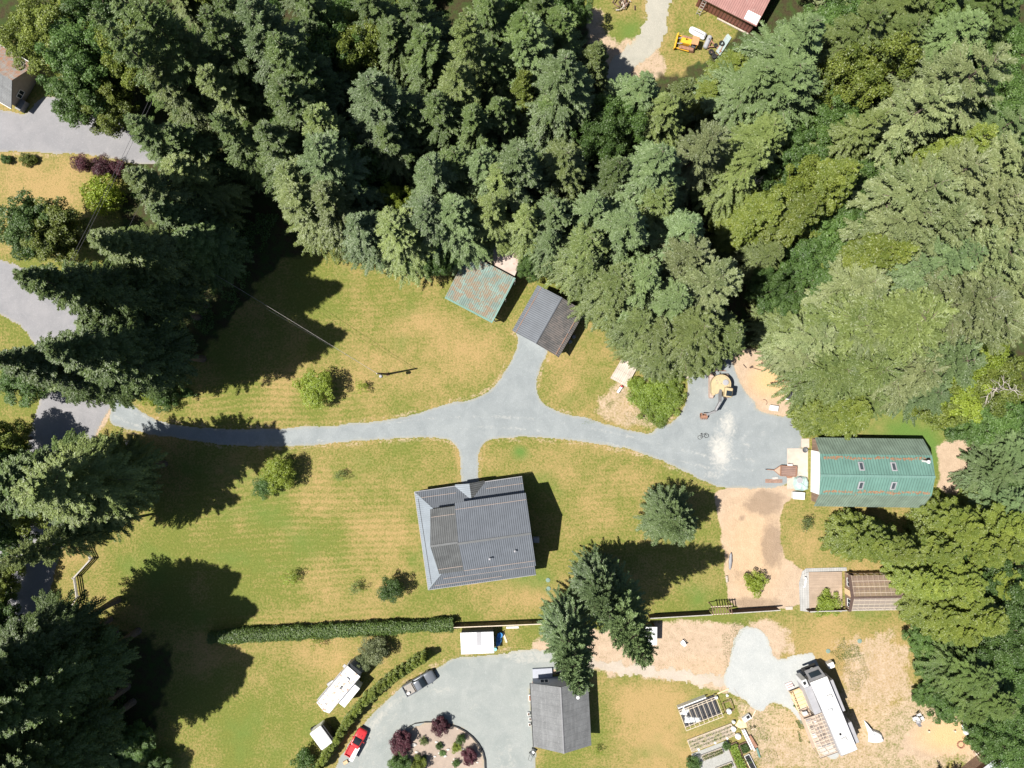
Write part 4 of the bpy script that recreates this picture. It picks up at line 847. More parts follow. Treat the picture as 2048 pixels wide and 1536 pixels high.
MB().slab([(-8.12, -6.47, 3), (8.1, -6.47, 3), (8.1, -3.93, 4.5), (-5.53, -3.93, 4.5)]).build('porch_roof', M_GREY, R)
MB().slab([(-2.05, 8.55, 3.03), (.2, 6.1, 4.3), (.2, 8.55, 4.3)][::-1] and [(-2.05, 8.55, 3.03), (-2.05, 8.0, 3.03), (.2, 6.1, 4.32), (.2, 8.55, 4.32)]).build('entry_gable_roof', M_GREYL, R)
MB().slab([(2.4, 8.55, 3.03), (.2, 8.55, 4.32), (.2, 6.1, 4.32), (2.4, 8.0, 3.03)]).build('entry_gable_roof', M_GREYD, R)
MB().face([(-2.0, 8.45, 3.0), (2.3, 8.45, 3.0), (.2, 8.45, 4.2)][::-1]).build('entry_gable_wall', M_SIDE, R)
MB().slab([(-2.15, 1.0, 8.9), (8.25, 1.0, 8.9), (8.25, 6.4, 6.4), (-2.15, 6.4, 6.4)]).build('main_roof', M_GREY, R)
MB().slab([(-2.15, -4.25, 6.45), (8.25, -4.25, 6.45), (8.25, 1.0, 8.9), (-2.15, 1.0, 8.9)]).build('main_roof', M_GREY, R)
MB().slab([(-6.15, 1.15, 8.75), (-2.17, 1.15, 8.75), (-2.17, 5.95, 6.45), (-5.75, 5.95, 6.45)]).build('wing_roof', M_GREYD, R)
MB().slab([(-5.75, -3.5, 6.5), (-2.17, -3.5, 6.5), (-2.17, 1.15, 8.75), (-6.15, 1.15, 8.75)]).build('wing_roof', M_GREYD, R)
MB().beam((-2.15, 1.0, 8.93), (8.25, 1.0, 8.93), .3, .06).beam((-6.15, 1.15, 8.78), (-2.2, 1.15, 8.78), .3, .06).build('ridge_cap', M_DGREY, R)
sg = simple('snow_guard_litter', (.27, .22, .195), .8, .3, 8)
def onN(y, e=6.4, s=.463, z=6.4): return z + (e - y) * s + .05
for (x0, x1, y, z) in [(-2.1, 8.2, 5.5, onN(5.5)), (-2.1, 8.2, -3.4, 6.45 + .85 * .467 + .05), (-5.7, -2.2, 4.9, 6.45 + 1.05 * .479 + .05), (-5.7, -2.2, -2.7, 6.5 + .8 * .484 + .05),
                       (-7.2, -2.0, 7.4, zn(7.4) + .05), (2.5, 8.0, 7.4, zn(7.4) + .05), (-5.6, 8.0, -4.9, zs_(-4.9) + .05), (-7.1, 3, -5.9, zs_(-5.9) + .05)]:
    MB().beam((x0, y, z), (x1, y, z), .07, .05).build('snow_guard', sg, R)
MB().beam((-7.75, 7.3, 3.3), (-7.55, -5.6, 3.4), .05, .04).build('roof_cable', M_BLACK, R)
for x, y in ((1.9, -1.9), (5.6, -1.3)): MB().lathe([(.10, 7.1), (.10, 8.3), (.16, 8.3), (.16, 8.42), (.02, 8.5)], x, y, 10).build('roof_vent', M_LGREY, R)
MB().tube([(-8.2, 8.3, 2.93), (8.05, 8.36, 2.93)], .06).tube([(-8.2, -6.5, 2.93), (8.1, -6.5, 2.93)], .06).tube([(-8.2, 8.3, 2.93), (-8.2, -6.5, 2.93)], .06).build('gutter', M_LGREY, R)
for x in (-4, 5.2): win(R, x, 7.32, .9, 1.6, 1.2, 0)
for x in (1.5, 5.5): win(R, x, 6.02, 4.75, 1.3, 1.1, 0)
win(R, 7.72, -2, .9, 1.4, 1.2, 0, 1, 0); win(R, 7.97, 3, 4.9, 1.4, 1.1, 0, 1, 0)
d_ = MB().box(.2, 7.34, .1, 1.0, .08, 2.1, 0, .02).build('door', M_WOODB, R); MB().lathe([(.05, 1.0), (.05, 1.1)], .55, 7.42, 8).build('handle', M_LGREY, d_)
for x in (-7.8, -3.5, 3.6, 7.7): MB().box(x, 8.0, 0, .16, .16, 2.9).build('post', M_WHITE, R)
tag(MB().box(0, 0, 0, .95, .8, .9, 0, .06).lathe([(.36, .9), (.36, .94), (.1, .95)], 0, 0, 12).build('heat_pump', M_LGREY), 'grey heat pump unit in the shade against the right wall of the big house', 'heat pump').location = (*W(1072, 1078), 0)
for i, (a, b, l) in enumerate([(1096, 1160, 'pale green round lid in the lawn, upper of the pair right of the big house'), (1097, 1177, 'pale green round lid in the lawn, lower of the pair right of the big house'), (1656, 1302, 'pale grey round lid in the ground above the white box'), (1719, 1282, 'teal green round lid in the dry grass below the greenhouse')]):
    tag(MB().lathe([(.34, 0), (.34, .07), (.30, .10), (.05, .12)], 0, 0, 16).build('septic_lid', M_LID), l, 'lid').location = (*W(a, b), 0)

# ------------------------------------------------------------------ garage
R = thing('garage', 'square garage with grey metal gable roof at the end of the gravel spur', 'garage', xy=(5.616, 9.693), deg=-29.5)
MB().box(0, -.4, 0, 7.0, 7.0, 3.4).face([(-3.5, -3.9, 3.4), (0, -3.9, 5.1), (3.5, -3.9, 3.4)][::-1]).face([(-3.5, 3.1, 3.4), (3.5, 3.1, 3.4), (0, 3.1, 5.1)][::-1]).build('wall', M_SIDE, R)
kx, kz = 3.4, 3.75
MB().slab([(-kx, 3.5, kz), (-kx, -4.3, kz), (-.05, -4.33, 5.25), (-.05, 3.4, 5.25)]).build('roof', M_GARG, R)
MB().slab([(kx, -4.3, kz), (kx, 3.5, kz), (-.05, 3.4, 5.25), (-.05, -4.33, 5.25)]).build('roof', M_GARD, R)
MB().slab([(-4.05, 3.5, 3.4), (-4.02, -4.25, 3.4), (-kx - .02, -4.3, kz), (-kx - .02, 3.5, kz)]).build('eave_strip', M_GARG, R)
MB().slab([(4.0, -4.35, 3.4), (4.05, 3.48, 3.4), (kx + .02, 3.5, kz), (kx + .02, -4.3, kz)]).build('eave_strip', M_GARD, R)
MB().beam((-.05, -4.34, 5.29), (-.05, 3.42, 5.29), .28, .06).build('ridge_cap', M_GARG, R)
nl = simple('needle_line', (.27, .16, .11), .9, .4, 8, spots=(.14, .15, .17), spot_scale=1.5, spot_amt=.45)
for s in (-1, 1): MB().beam((s * kx, -4.25, kz + .06), (s * kx, 3.45, kz + .06), .10, .05).build('needle_litter', nl, R)
dg = ribbed('garage_door_panels', (.75, .75, .75), .5, axis='y', dark=.3, width=.06, rough=.5, var=.05)
MB().box(0, -3.96, .05, 3.2, .1, 2.5).build('garage_door', dg, R)
win(R, 3.53, .5, 1.1, 1.3, 1.0, 0, 1, 0)
for (a, b, l) in [(1147, 674, 'grey-blue barrel in the shade of the garage, upper of two'), (1140, 684, 'grey-blue barrel in the shade of the garage, lower of two')]:
    tag(MB().lathe([(.27, 0), (.29, .3), (.27, .6), (.29, .85), (.25, .9), (.05, .9)], 0, 0, 14).build('barrel', M_MGREY), l, 'barrel').location = (*W(a, b), 0)

# ------------------------------------------------------------------ teal roofed pole shed
R = thing('pole_shed', 'open pole shed with teal corrugated roof covered in brown needle litter', 'shed', xy=(-4.92, 14.85), deg=-29.5)
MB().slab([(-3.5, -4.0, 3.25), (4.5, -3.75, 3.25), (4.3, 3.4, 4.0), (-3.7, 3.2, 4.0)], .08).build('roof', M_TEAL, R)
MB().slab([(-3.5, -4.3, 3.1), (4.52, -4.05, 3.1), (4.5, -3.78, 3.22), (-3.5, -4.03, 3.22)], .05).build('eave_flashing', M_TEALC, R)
MB().slab([(4.32, -3.8, 3.3), (4.55, -3.8, 3.3), (4.36, 3.4, 4.04), (4.1, 3.4, 4.04)], .05).build('verge_flashing', M_TEALC, R)
for x, y, z in [(-3.2, -3.6, 3.1), (.5, -3.5, 3.1), (4.55, -3.4, 3.1), (4.5, 0, 3.5), (4.4, 3.0, 3.9), (-3.4, 2.9, 3.9), (-3.3, -.2, 3.5)]: MB().box(x, y, 0, .16, .16, z).build('post', M_WOODG, R)
MB().box(0, 3.0, 0, 7.6, .12, 3.8).build('back_wall', M_SIDEB, R)
for y in (-3.4, 0, 2.8): MB().beam((-3.4, y, 3.05 + (y + 4) * .1), (4.3, y, 3.05 + (y + 4) * .1), .1, .22).build('rafter', M_WOODG, R)
R = thing('lean_to', 'tan flat-roofed lean-to behind the teal pole shed, half under the trees', 'shed', xy=(-4.92, 14.85), deg=-29.5)
MB().slab([(-2.2, 3.55, 2.95), (4.0, 3.6, 2.95), (3.6, 6.9, 3.15), (-2.4, 6.9, 3.15)], .15).build('roof', M_TANR, R)
MB().box(.8, 5.2, 0, 5.0, 2.9, 2.8).build('wall', M_SIDEB, R)
MB().box(.8, 3.72, .1, 1.2, .06, 2.0).build('door', M_WOODB, R)

# ------------------------------------------------------------------ green gambrel barn
bx0, by0 = 53.2, -13.25
R = thing('barn', 'barn with green metal gambrel roof, four skylights and white garage door', 'barn', xy=(bx0, by0), deg=-.8)
L0 = [(-7.95, 8.2), (-8.35, 8.0), (-8.9, 7.6)]     # x extents at eave, kink, ridge
e, k, zr = (5.15, 3.0), (2.95, 5.7), 7.15
def gp(i, y, z): return [(L0[i][0], y, z), (L0[i][1], y, z)]
EN, KN, RG, KS, ES = gp(0, e[0], e[1]), gp(1, k[0], k[1]), gp(2, 0, zr), gp(1, -k[0], k[1]), gp(0, -e[0], e[1])
q = lambda A_, B_: [A_[0], A_[1], B_[1], B_[0]]
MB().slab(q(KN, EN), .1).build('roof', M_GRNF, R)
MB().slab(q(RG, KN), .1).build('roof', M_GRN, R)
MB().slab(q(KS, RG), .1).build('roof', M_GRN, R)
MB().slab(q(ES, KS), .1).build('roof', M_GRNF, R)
MB().beam((-8.9, 0, zr + .04), (7.6, 0, zr + .04), .36, .06).build('ridge_cap', M_TEALC, R)
# litter lines along the upper slopes
rg = np.random.default_rng(4)
for s, yk in ((1, 2.45), (-1, 2.5)):
    b = MB()
    for i in range(330):
        x = rg.uniform(-7.9, 7.7); y = yk + rg.normal(0, .09) - .05 + .25 * max(0, math.sin(x * 1.1 + s)) * rg.random()
        z = zr - abs(y) * (zr - k[1]) / k[0] + .02; w = rg.uniform(.08, .3)
        b.box(x, s * y, z, w, w * .35, .03, rg.uniform(0, 3))
    b.build('needle_litter', M_RUST, R)
MB().box(.35, 0, 0, 14.9, 9.6, 3.0).build('wall', M_SIDEB, R)
# gambrel end walls
for x, nm in ((-7.15, 'west_gable'), (7.5, 'east_gable')):
    P = [(x, -4.8, 3.0), (x, 4.8, 3.0), (x, 2.85, 5.55), (x, 0, 6.95), (x, -2.85, 5.55)]
    if x > 0: P = P[::-1]
    P = P[::-1] if x < 0 else P
    MB().face(P).build('gable_wall', M_SIDEB, R)
gd = ribbed('white_door_panels', (.82, .82, .82), .6, axis='y', dark=.12, width=.05, rough=.5, var=.03)
MB().box(-7.2, -.2, .05, .1, 6.4, 3.3).build('garage_door', gd, R)
MB().box(-7.18, 0, 3.6, .08, 1.6, 1.6).build('loft_door', M_WHITE, R)
for (x, y) in [(-2.75, 1.35), (1.95, 1.35), (-2.75, -1.45), (1.95, -1.45)]:
    sl = -(zr - k[1]) / k[0]; z = zr + sl * abs(y); s = 1 if y > 0 else -1
    b = MB(); dz = sl * s
    def pt(a, c, h): return (x + a, y + c, z + dz * c + h)
    O = [(-.38, -.6), (.38, -.6), (.38, .6), (-.38, .6)]; I = [(-.24, -.45), (.24, -.45), (.24, .45), (-.24, .45)]
    for i in range(4):
        j = (i + 1) % 4
        b.face([pt(*O[i], .16), pt(*O[j], .16), pt(*I[j], .18), pt(*I[i], .18)]); b.face([pt(*O[i], 0), pt(*O[j], 0), pt(*O[j], .16), pt(*O[i], .16)]); b.face([pt(*I[i], .18), pt(*I[j], .18), pt(*I[j], .05), pt(*I[i], .05)])
    f = b.build('skylight', M_LGREY, R); MB().face([pt(*c, .07) for c in I]).build('pane', M_SKYL, f)
MB().lathe([(.16, 6.0), (.16, 7.4), (.26, 7.42), (.26, 7.6), (.05, 7.75)], 6.4, 2.2, 12).build('chimney_pipe', M_WHITE, R)
tag(MB().box(0, 0, 0, 3.2, 6.2, .08, 0).build('concrete_apron', M_CONC), None, None, None, 'structure').location = (43.9, -13.0, .01)
tag(MB().box(0, 0, 0, 1.2, 1.4, .06, 0).build('concrete_slab', M_CONC), None, None, None, 'structure').location = (45.1, -9.1, .01)
# things before the barn
R = thing('fire_bowl', 'round black fire bowl on the concrete apron of the barn', 'fire bowl', 1608, 899.5, z=.09)
MB().lathe([(.12, 0), (.2, .15), (.40, .32), (.42, .34), (.38, .34), (.15, .2), (.02, .2)], 0, 0, 18).build('bowl', M_DGREY, R); MB().tube([(.4, 0, .33), (.9, .1, .3)], .03).build('handle', M_BLACK, R)
R = thing('utility_trailer', 'small brown utility trailer with pointed tongue in front of the barn', 'trailer', 1571, 941, deg=-3)
MB().box(.2, 0, .55, 2.3, 1.5, .06).build('deck_boards', ribbed('trailer_planks', (.26, .17, .14), .28, axis='y', dark=.6, width=.2, var=.2, jitter=.3), R)
b = MB()
for s in (-1, 1): b.box(.2, s * .78, .5, 2.4, .07, .3); b.beam((-1.0, s * .75, .55), (-2.0, 0, .52), .09)
b.box(1.4, 0, .5, .07, 1.5, .3); b.box(-1.0, 0, .5, .07, 1.5, .3); b.beam((-1.9, 0, .5), (-3.1, .05, .45), .09); b.build('frame', M_RUSTM, R)
MB().face([(-1.0, .7, .56), (-1.9, 0, .56), (-1.0, -.7, .56)]).build('tongue_plate', M_TANX, R)
for s in (-1, 1): MB().wheel(.4, s * .92, .3, .3, .16).build('wheel', M_RUBBER, R); MB().box(.4, s * .95, .62, .8, .24, .04, 0, .02).build('mudguard', M_WHITE if s > 0 else M_RUSTM, R)
MB().beam((-3.1, .05, .0), (-3.1, .05, .6), .06).build('jack', M_BLACK, R)
R = thing('loading_ramp', 'long brown mesh ramp lying on gravel beside the utility trailer', 'ramp', 1547.5, 962, deg=0)
b = MB(); b.beam((-1.3, -.22, .06), (1.3, -.24, .06), .06).beam((-1.3, .26, .06), (1.3, .22, .06), .06)
for i in range(18): b.box(-1.25 + i * .147, 0, .05, .09, .48, .03)
b.build('ramp_frame', M_RUSTM, R)
MB().box(.2, .45, .0, .9, .35, .12, .1, .02).build('foot_plate', M_STONE, R)
# tarp covered bulk
R = thing('covered_spa', 'pale mint tarp draped over a bulky object at the barn corner', 'tarp', 1601, 967, z=.06)
def drape(name, outline, h, mat, parent, seed=1, sag=.25, n=26, label=None):
    """cloth over something: outline at the ground in metres, raised inside"""
    rg = np.random.default_rng(seed); P = np.array(outline, float); c = P.mean(0); b = MB(); rings = 7; m = 40
    per = []; tot = 0; seg = []
    for i in range(len(P)): seg.append(np.linalg.norm(P[(i + 1) % len(P)] - P[i]))
    S = sum(seg)
    for k_ in range(m):
        d = S * k_ / m; i = 0
        while d > seg[i]: d -= seg[i]; i += 1
        per.append(P[i] + (P[(i + 1) % len(P)] - P[i]) * d / seg[i])
    V = []
    for r_ in range(rings):
        t_ = 1 - r_ / (rings - 1) * .97
        for k_ in range(m):
            p = c + (per[k_] - c) * t_; f = min(1, (1 - t_) * 4) ** .7
            w = .10 * math.sin(k_ * .8 + seed) + .07 * math.sin(k_ * 1.9 + r_ + seed * 2)
            V.append((p[0], p[1], max(.01, h * f * (1 + w) - sag * (1 - f) * 0 + (.02 if f < .05 else 0) + rg.uniform(-.02, .02) * f)))
    Fc = [(r_ * m + k_, r_ * m + (k_ + 1) % m, (r_ + 1) * m + (k_ + 1) % m, (r_ + 1) * m + k_) for r_ in range(rings - 1) for k_ in range(m)]
    Fc.append(tuple((rings - 1) * m + k_ for k_ in range(m))); b.add(V, Fc)
    return b.build(name, mat, parent, True)
drape('tarp', [(-1.1, .9), (-.3, 1.25), (.8, 1.1), (1.05, .2), (1.0, -.9), (.3, -1.15), (-.9, -1.0), (-1.2, -.1)], .95, M_MINT, R, 3)
MB().lathe([(.45, 1.0), (.47, 1.05), (.42, 1.08), (.12, 1.1)], -.55, .65, 20).build('round_lid', M_LGREY, R)
R = thing('white_chest', 'white rectangular chest with dark slit, beside the mint tarp', 'chest', 1594, 990, deg=-4)
MB().box(0, 0, 0, 1.7, 1.05, .75, 0, .05).build('body', M_WHITEG, R); MB().box(0, 0, .76, 1.76, 1.1, .07, 0, .03).build('lid', M_WHITE, R)

# ------------------------------------------------------------------ shingled house below
R = thing('shingled_house', 'small house with grey shingle gable roof at the lower edge', 'house', xy=(7.616, -50.93), deg=3)
MB().box(-.2, 1.45, 0, 7.9, 9.0, 3.0).face([(-4.15, 5.95, 3.0), (3.75, 5.95, 3.0), (-.2, 5.95, 5.05)][::-1]).face([(-4.15, -3.05, 3.0), (3.75, -3.05, 3.0), (-.2, -3.05, 5.05)]).build('wall', simple('pale_blue_grey_siding', (.34, .37, .42), .7, .08), R)
MB().slab([(-4.55, 6.4, 2.95), (-4.55, -3.1, 2.95), (-.2, -3.2, 5.2), (-.2, 6.55, 5.2)], .15).build('roof', M_SHING, R)
MB().slab([(4.1, -3.35, 2.95), (4.1, 6.3, 2.95), (-.2, 6.55, 5.2), (-.2, -3.2, 5.2)], .15).build('roof', M_SHING, R)
MB().beam((-.2, -3.2, 5.22), (-.2, 6.55, 5.22), .22, .05).build('ridge_cap', M_MGREY, R)
f = MB().lathe([(.14, 3.6), (.14, 5.3), (.24, 5.32), (.24, 5.5), (.04, 5.6)], 2.3, 5.0, 12).build('chimney_pipe', M_WHITE, R); MB().box(2.45, 4.7, 3.9, .25, .25, .3, .3, .03).build('flashing', M_WHITE, f)
win(R, -2.4, 5.98, .9, 1.2, 1.2, 0); win(R, 1.6, 5.98, .9, 1.6, 1.2, 0)
MB().tube([(-4.6, 6.4, 2.9), (-4.6, -3.1, 2.9)], .06).build('gutter', M_BLACK, R)
MB().box(-2.6, 6.75, .0, 3.0, 1.4, .45).build('deck', ribbed('blue_grey_deck', (.36, .38, .44), .15, axis='y', dark=.2, width=.2, rough=.8, var=.08), R)
MB().box(.3, 6.95, 0, 1.6, 1.0, .3).build('step', M_BLACK, R)
for i in range(3):
    c = thing('deck_chair', ['dark red chair at the left on the small house deck', 'dark red chair in the middle on the small house deck', 'dark red chair at the right on the small house deck'][i], 'chair', px=1062.5 + 5 * i + 5, py=1361, z=.45, deg=3, group='chairs on the small deck')
    m_ = simple('dark_red_plastic', (.16, .02, .03), .5) if i == 0 else m_
    MB().box(0, 0, .35, .42, .42, .05, 0, .02).build('seat', m_, c); MB().box(0, -.2, .4, .42, .05, .45, 0, .01).build('backrest', m_, c)
    for sx in (-1, 1):
        for sy in (-1, 1): MB().box(sx * .18, sy * .17, 0, .04, .04, .35).build('leg', m_, c)
for i, (a, b) in enumerate([(1059.5, 1394), (1057, 1426), (1060, 1436), (1059, 1447)]):
    c = thing('planter', ['white planter box by the small house, topmost of four', 'white planter by the small house, second from the top', 'white planter by the small house, third from the top', 'white planter by the small house, lowest of four'][i], 'planter', a, b, deg=3, group='planters along the small house')
    MB().box(0, 0, 0, .38, 1.0 if i == 0 else .5, .4, 0, .03).build('box', M_WHITE, c); MB().box(0, 0, .405, .28, .8 if i == 0 else .36, .02).build('soil', M_SOIL if i else M_RUSTM, c)
R = thing('lawn_mower', 'small dark lawn mower with white engine cover at the small house corner', 'mower', 1066, 1502, deg=60)
MB().box(0, 0, .12, 1.0, .62, .25, 0, .08).build('deck', M_DGREY, R); MB().lathe([(.2, .37), (.22, .5), (.18, .62), (.04, .65)], .1, 0, 14).build('engine', M_WHITE, R)
for sx in (-1, 1):
    for sy in (-1, 1): MB().wheel(sx * .4, sy * .36, .14, .14, .08).build('wheel', M_RUBBER, R)
MB().tube([(-.45, -.25, .3), (-1.1, -.25, .95), (-1.1, .25, .95), (-.45, .25, .3)], .025).build('handle', M_BLACK, R)

# ------------------------------------------------------------------ house at the top left
R = thing('house', 'house corner with brown-stained shingle roof at the upper left edge', 'house', xy=(-78.77, 47.54), deg=-30)
MB().box(-3.6, 0, 0, 18.0, 6.0, 2.8).face([(5.4, -3.0, 2.8), (5.4, 3.0, 2.8), (5.4, 0.1, 4.6)]).build('wall', simple('taupe_siding', (.30, .26, .23), .7, .1), R)
MB().slab([(6.0, .13, 4.8), (6.2, 3.8, 2.75), (-13, 3.8, 2.75), (-13, .13, 4.8)], .15).build('roof', M_SHINGB, R)
MB().slab([(-13, -3.6, 2.75), (6.3, -3.55, 2.75), (6.0, .13, 4.8), (-13, .13, 4.8)], .15).build('roof', M_SHING, R)
MB().box(5.75, -2.4, 0, .9, 1.7, 1.0).build('lean_cabinet', M_MGREY, R)
MB().beam((-13, 3.86, 2.7), (6.2, 3.86, 2.7), .08).beam((-13, -3.62, 2.7), (6.3, -3.62, 2.7), .08).build('gutter', M_WHITE, R)
win(R, 5.42, -1, 1.0, 1.2, 1.0, 0, 1, 0)

# ------------------------------------------------------------------ brown barn at the top edge
R = thing('brown_barn', 'barn with brown corrugated wall and faded red roof, cut by the top edge', 'barn', xy=(32.77, 57.54), deg=-27)
MB().box(.3, 3.2, 0, 9.3, 9.4, 3.0).build('wall', M_BROWNM, R)
MB().slab([(-4.6, -1.9, 3.0), (5.2, -1.9, 3.0), (5.2, 8.5, 4.2), (-4.6, 8.5, 4.2)], .12).build('roof', M_REDR, R)
MB().slab([(3.0, -1.75, 3.1), (5.1, -1.75, 3.1), (5.1, -.4, 3.26), (3.0, -.4, 3.26)], .06).build('roof_patch', M_WHITE, R)
MB().beam((-.5, -1.75, .1), (4.9, -1.75, .1), .2, .2).build('foundation', M_PAL, R)
b = MB()
for s in (-1, 1): b.beam((-3.4 + s * .28, -2.6, 0), (-3.4 + s * .28, -1.72, 2.9), .07)
for i in range(6): b.beam((-3.66, -2.5 + i * .14, .3 + i * .46), (-3.14, -2.5 + i * .14, .3 + i * .46), .06)
tag(b.build('ladder', M_WOODG), 'wooden ladder leaning on the brown corrugated barn wall', 'ladder'); o = bpy.data.objects['ladder']; o.location = R.location; o.rotation_euler = R.rotation_euler

# ------------------------------------------------------------------ wheels etc. for vehicles
def wheels(R, xs, hw, r, w=.22):
    for x in xs:
        for s in (-1, 1):
            o = MB().wheel(x, s * hw, r, r, w).build('wheel', M_RUBBER, R); MB().wheel(x, s * (hw + .005), r, r * .58, w).build('rim', M_LGREY, o)

def pickup(R, L, wd, paint, bedmat, cab0, cab1, hood_z=1.05, roof_z=1.75):
    h = wd / 2; x0, x1 = -L / 2, L / 2
    # lower body
    MB().loft([(x0, 0, h * .93, .45, 1.0), (x0 + .12, 0, h, .38, 1.08), (cab0, 0, h, .34, 1.1), (cab1 + .3, 0, h, .34, 1.1), (x1 - .9, 0, h * .99, .36, hood_z + .02), (x1 - .25, 0, h * .92, .4, hood_z - .08), (x1, 0, h * .76, .5, hood_z - .28)], 24, 5).build('body', paint, R, True)
    # bed floor sunk between rails
    b = MB(); bl = cab0 - x0
    b.box(x0 + bl / 2, 0, 1.085, bl - .1, wd - .26, .03)
    b.build('bed_floor', bedmat, R)
    b = MB()
    for s in (-1, 1): b.box(x0 + bl / 2 - .02, s * (h - .09), 1.0, bl, .13, .34, 0, .03)
    b.box(x0 + .06, 0, 1.0, .1, wd - .2, .34, 0, .02).box(cab0 - .06, 0, 1.0, .08, wd - .2, .36, 0, .02); b.build('bed_rail', paint, R)
    # glasshouse
    MB().loft([(cab0, 0, h * .86, 1.02, 1.12), (cab0 + .12, 0, h * .84, 1.02, roof_z - .05), (cab0 + .35, 0, h * .80, 1.02, roof_z - .02), (cab1 - .75, 0, h * .80, 1.02, roof_z - .02), (cab1 - .3, 0, h * .83, 1.02, roof_z - .28), (cab1 + .12, 0, h * .86, 1.0, 1.1)], 20, 4.5).build('windows', M_GLASS, R, True)
    MB().loft([(cab0 + .1, 0, h * .74, roof_z - .10, roof_z - .02), (cab0 + .25, 0, h * .78, roof_z - .12, roof_z + .03), (cab1 - .85, 0, h * .78, roof_z - .12, roof_z + .03), (cab1 - .72, 0, h * .74, roof_z - .12, roof_z - .02)], 20, 4).build('roof', paint, R, True)
    b = MB()
    for s in (-1, 1): b.beam((cab1 - .72, s * h * .72, roof_z - .03), (cab1 + .1, s * h * .8, 1.08), .07)
    b.build('pillar', paint, R)
    for s in (-1, 1):
        MB().box(cab1 - .15, s * (h + .12), 1.05, .12, .22, .16, 0, .03).build('mirror', paint, R)
        MB().box(x1 - .1, s * h * .62, hood_z - .4, .12, .3, .14, 0, .03).build('headlight', M_WHITEG, R)
    MB().box(x1 + .02, 0, .42, .14, wd * .82, .2, 0, .04).box(x0 - .05, 0, .5, .14, wd * .9, .18, 0, .04).build('bumper', M_BLACK, R)
    wheels(R, (x0 + .95, x1 - .9), h - .1, .36)

R = thing('pickup_truck', 'grey-blue pickup truck with open bed parked beside the cedar row', 'truck', xy=(-14.1, -45.6), deg=29)
pickup(R, 5.2, 1.85, M_SILV, M_BED, -.75, 1.0, 1.05, 1.72)
b = MB(); b.box(-.95, 0, 1.35, .06, 1.5, .3).beam((-2.4, 0, 1.2), (-2.4, 0, 1.22), .3); b.build('headboard', M_BLACK, R)
tag(MB().box(0, 0, 0, .5, .35, .28, .4, .05).build('cooler', M_WHITE), 'small white bundle in the tail of the grey pickup bed', 'bundle').location = (*W(817, 1386, 1.2), 1.13)
R = thing('pickup_truck', 'small red pickup truck parked at the lower end of the cedar row', 'truck', xy=(-23.75, -54.75), deg=61)
pickup(R, 4.5, 1.62, M_RED, M_RED, -.5, .85, .98, 1.6)
for s in (-.35, .35): MB().tube([(.95, s, 1.12), (1.5, s * .6, 1.06)], .02).build('wiper', M_BLACK, R)
R = thing('white_board', 'long white board lying in the bed of the red pickup', 'board', xy=(-24.15, -56.0), deg=61, z=1.3)
MB().slab([(-1.35, -.62, 0), (1.15, -.56, .12), (1.15, .0, .12), (-1.35, .05, 0)], .07).build('panel', M_WHITE, R)
tag(MB().box(0, 0, 0, .75, .5, .35, .5, .03).build('cardboard_box', simple('cardboard', (.50, .36, .22), .9)), 'tan cardboard box on the gravel behind the red pickup', 'box').location = (*W(692, 1523), 0)

# white travel trailer with grey sloping front
R = thing('travel_trailer', 'white travel trailer with dirty roof and dark grey front, on the grass', 'trailer', xy=(-26.46, -46.93), deg=51)
MB().loft([(-2.2, .48, 1.2, .6, 2.9), (-2.05, .48, 1.28, .5, 3.2), (4.9, -.38 + .75, 1.25, .5, 3.25), (5.0, .37, 1.24, .5, 3.2)], 24, 14).build('body', M_WHITEG, R)
MB().slab([(-2.15, 1.74, 3.3), (-2.5, .1, 3.3), (-2.2, -.78, 3.3), (4.95, -.92, 3.32), (5.02, 1.6, 3.32)], .06).build('roof', M_WHITED, R)
MB().loft([(4.98, .36, 1.2, .55, 3.24), (5.35, .3, 1.16, .6, 2.85), (5.75, .2, 1.1, .65, 2.0), (5.85, .1, .95, .8, 1.3)], 20, 6).build('front_cap', M_DGREY, R)
MB().box(1.5, -1.45, .9, 3.7, 1.2, 2.0, 0, .04).build('slide_out', M_WHITE, R)
MB().tube([(-2.2, -.76, 3.28), (4.95, -.9, 3.3)], .05, 6).tube([(-2.15, 1.72, 3.28), (5.0, 1.58, 3.3)], .05, 6).build('roof_trim', M_LGREY, R)
MB().box(3.4, .35, 3.33, .7, .6, .26, 0, .07).build('air_conditioner', M_WHITEG, R)
MB().tube([(-1.9, 1.86, 3.0), (3.6, 1.74, 3.0)], .07, 8).build('awning_roll', M_LGREY, R)
MB().box(1.9, .3, 3.33, .5, .28, .14, .0, .03).build('roof_vent', M_DGREY, R); MB().box(-1.6, .6, 3.33, .45, .4, .1, 0, .03).build('roof_vent', M_WHITE, R)
wheels(R, (.9, 1.8), 1.0, .36)
MB().beam((5.6, 0, .5), (6.8, -.1, .5), .12).build('hitch', M_BLACK, R)
MB().lathe([(.2, .55), (.22, .9), (.1, 1.0)], 6.3, -.1, 10).build('gas_bottle', M_WHITE, R)
MB().box(3.9, 1.75, 1.5, .5, .5, .08).build('entry_step', M_LGREY, R)
R = thing('patio_table', 'round white table with grey box left of the travel trailer', 'table', 668, 1361)
MB().lathe([(.28, .66), (.3, .7), (.05, .72)], 0, 0, 16).build('table_top', M_WHITE, R); MB().lathe([(.04, 0), (.04, .68)], 0, 0, 8).build('leg', M_LGREY, R)
tag(MB().box(0, 0, 0, .8, .6, .5, .6, .05).build('storage_box', M_LGREY), 'grey storage box beside the round white patio table', 'box').location = (*W(661, 1366), 0)
R = thing('cargo_trailer', 'plain white cargo trailer with black nose beside the cedar row', 'trailer', xy=(-29.3, -54.35), deg=-54)
MB().box(-.5, 1.1, .5, 3.15, 2.15, 1.9, 0, .12).build('body', M_WHITE, R)
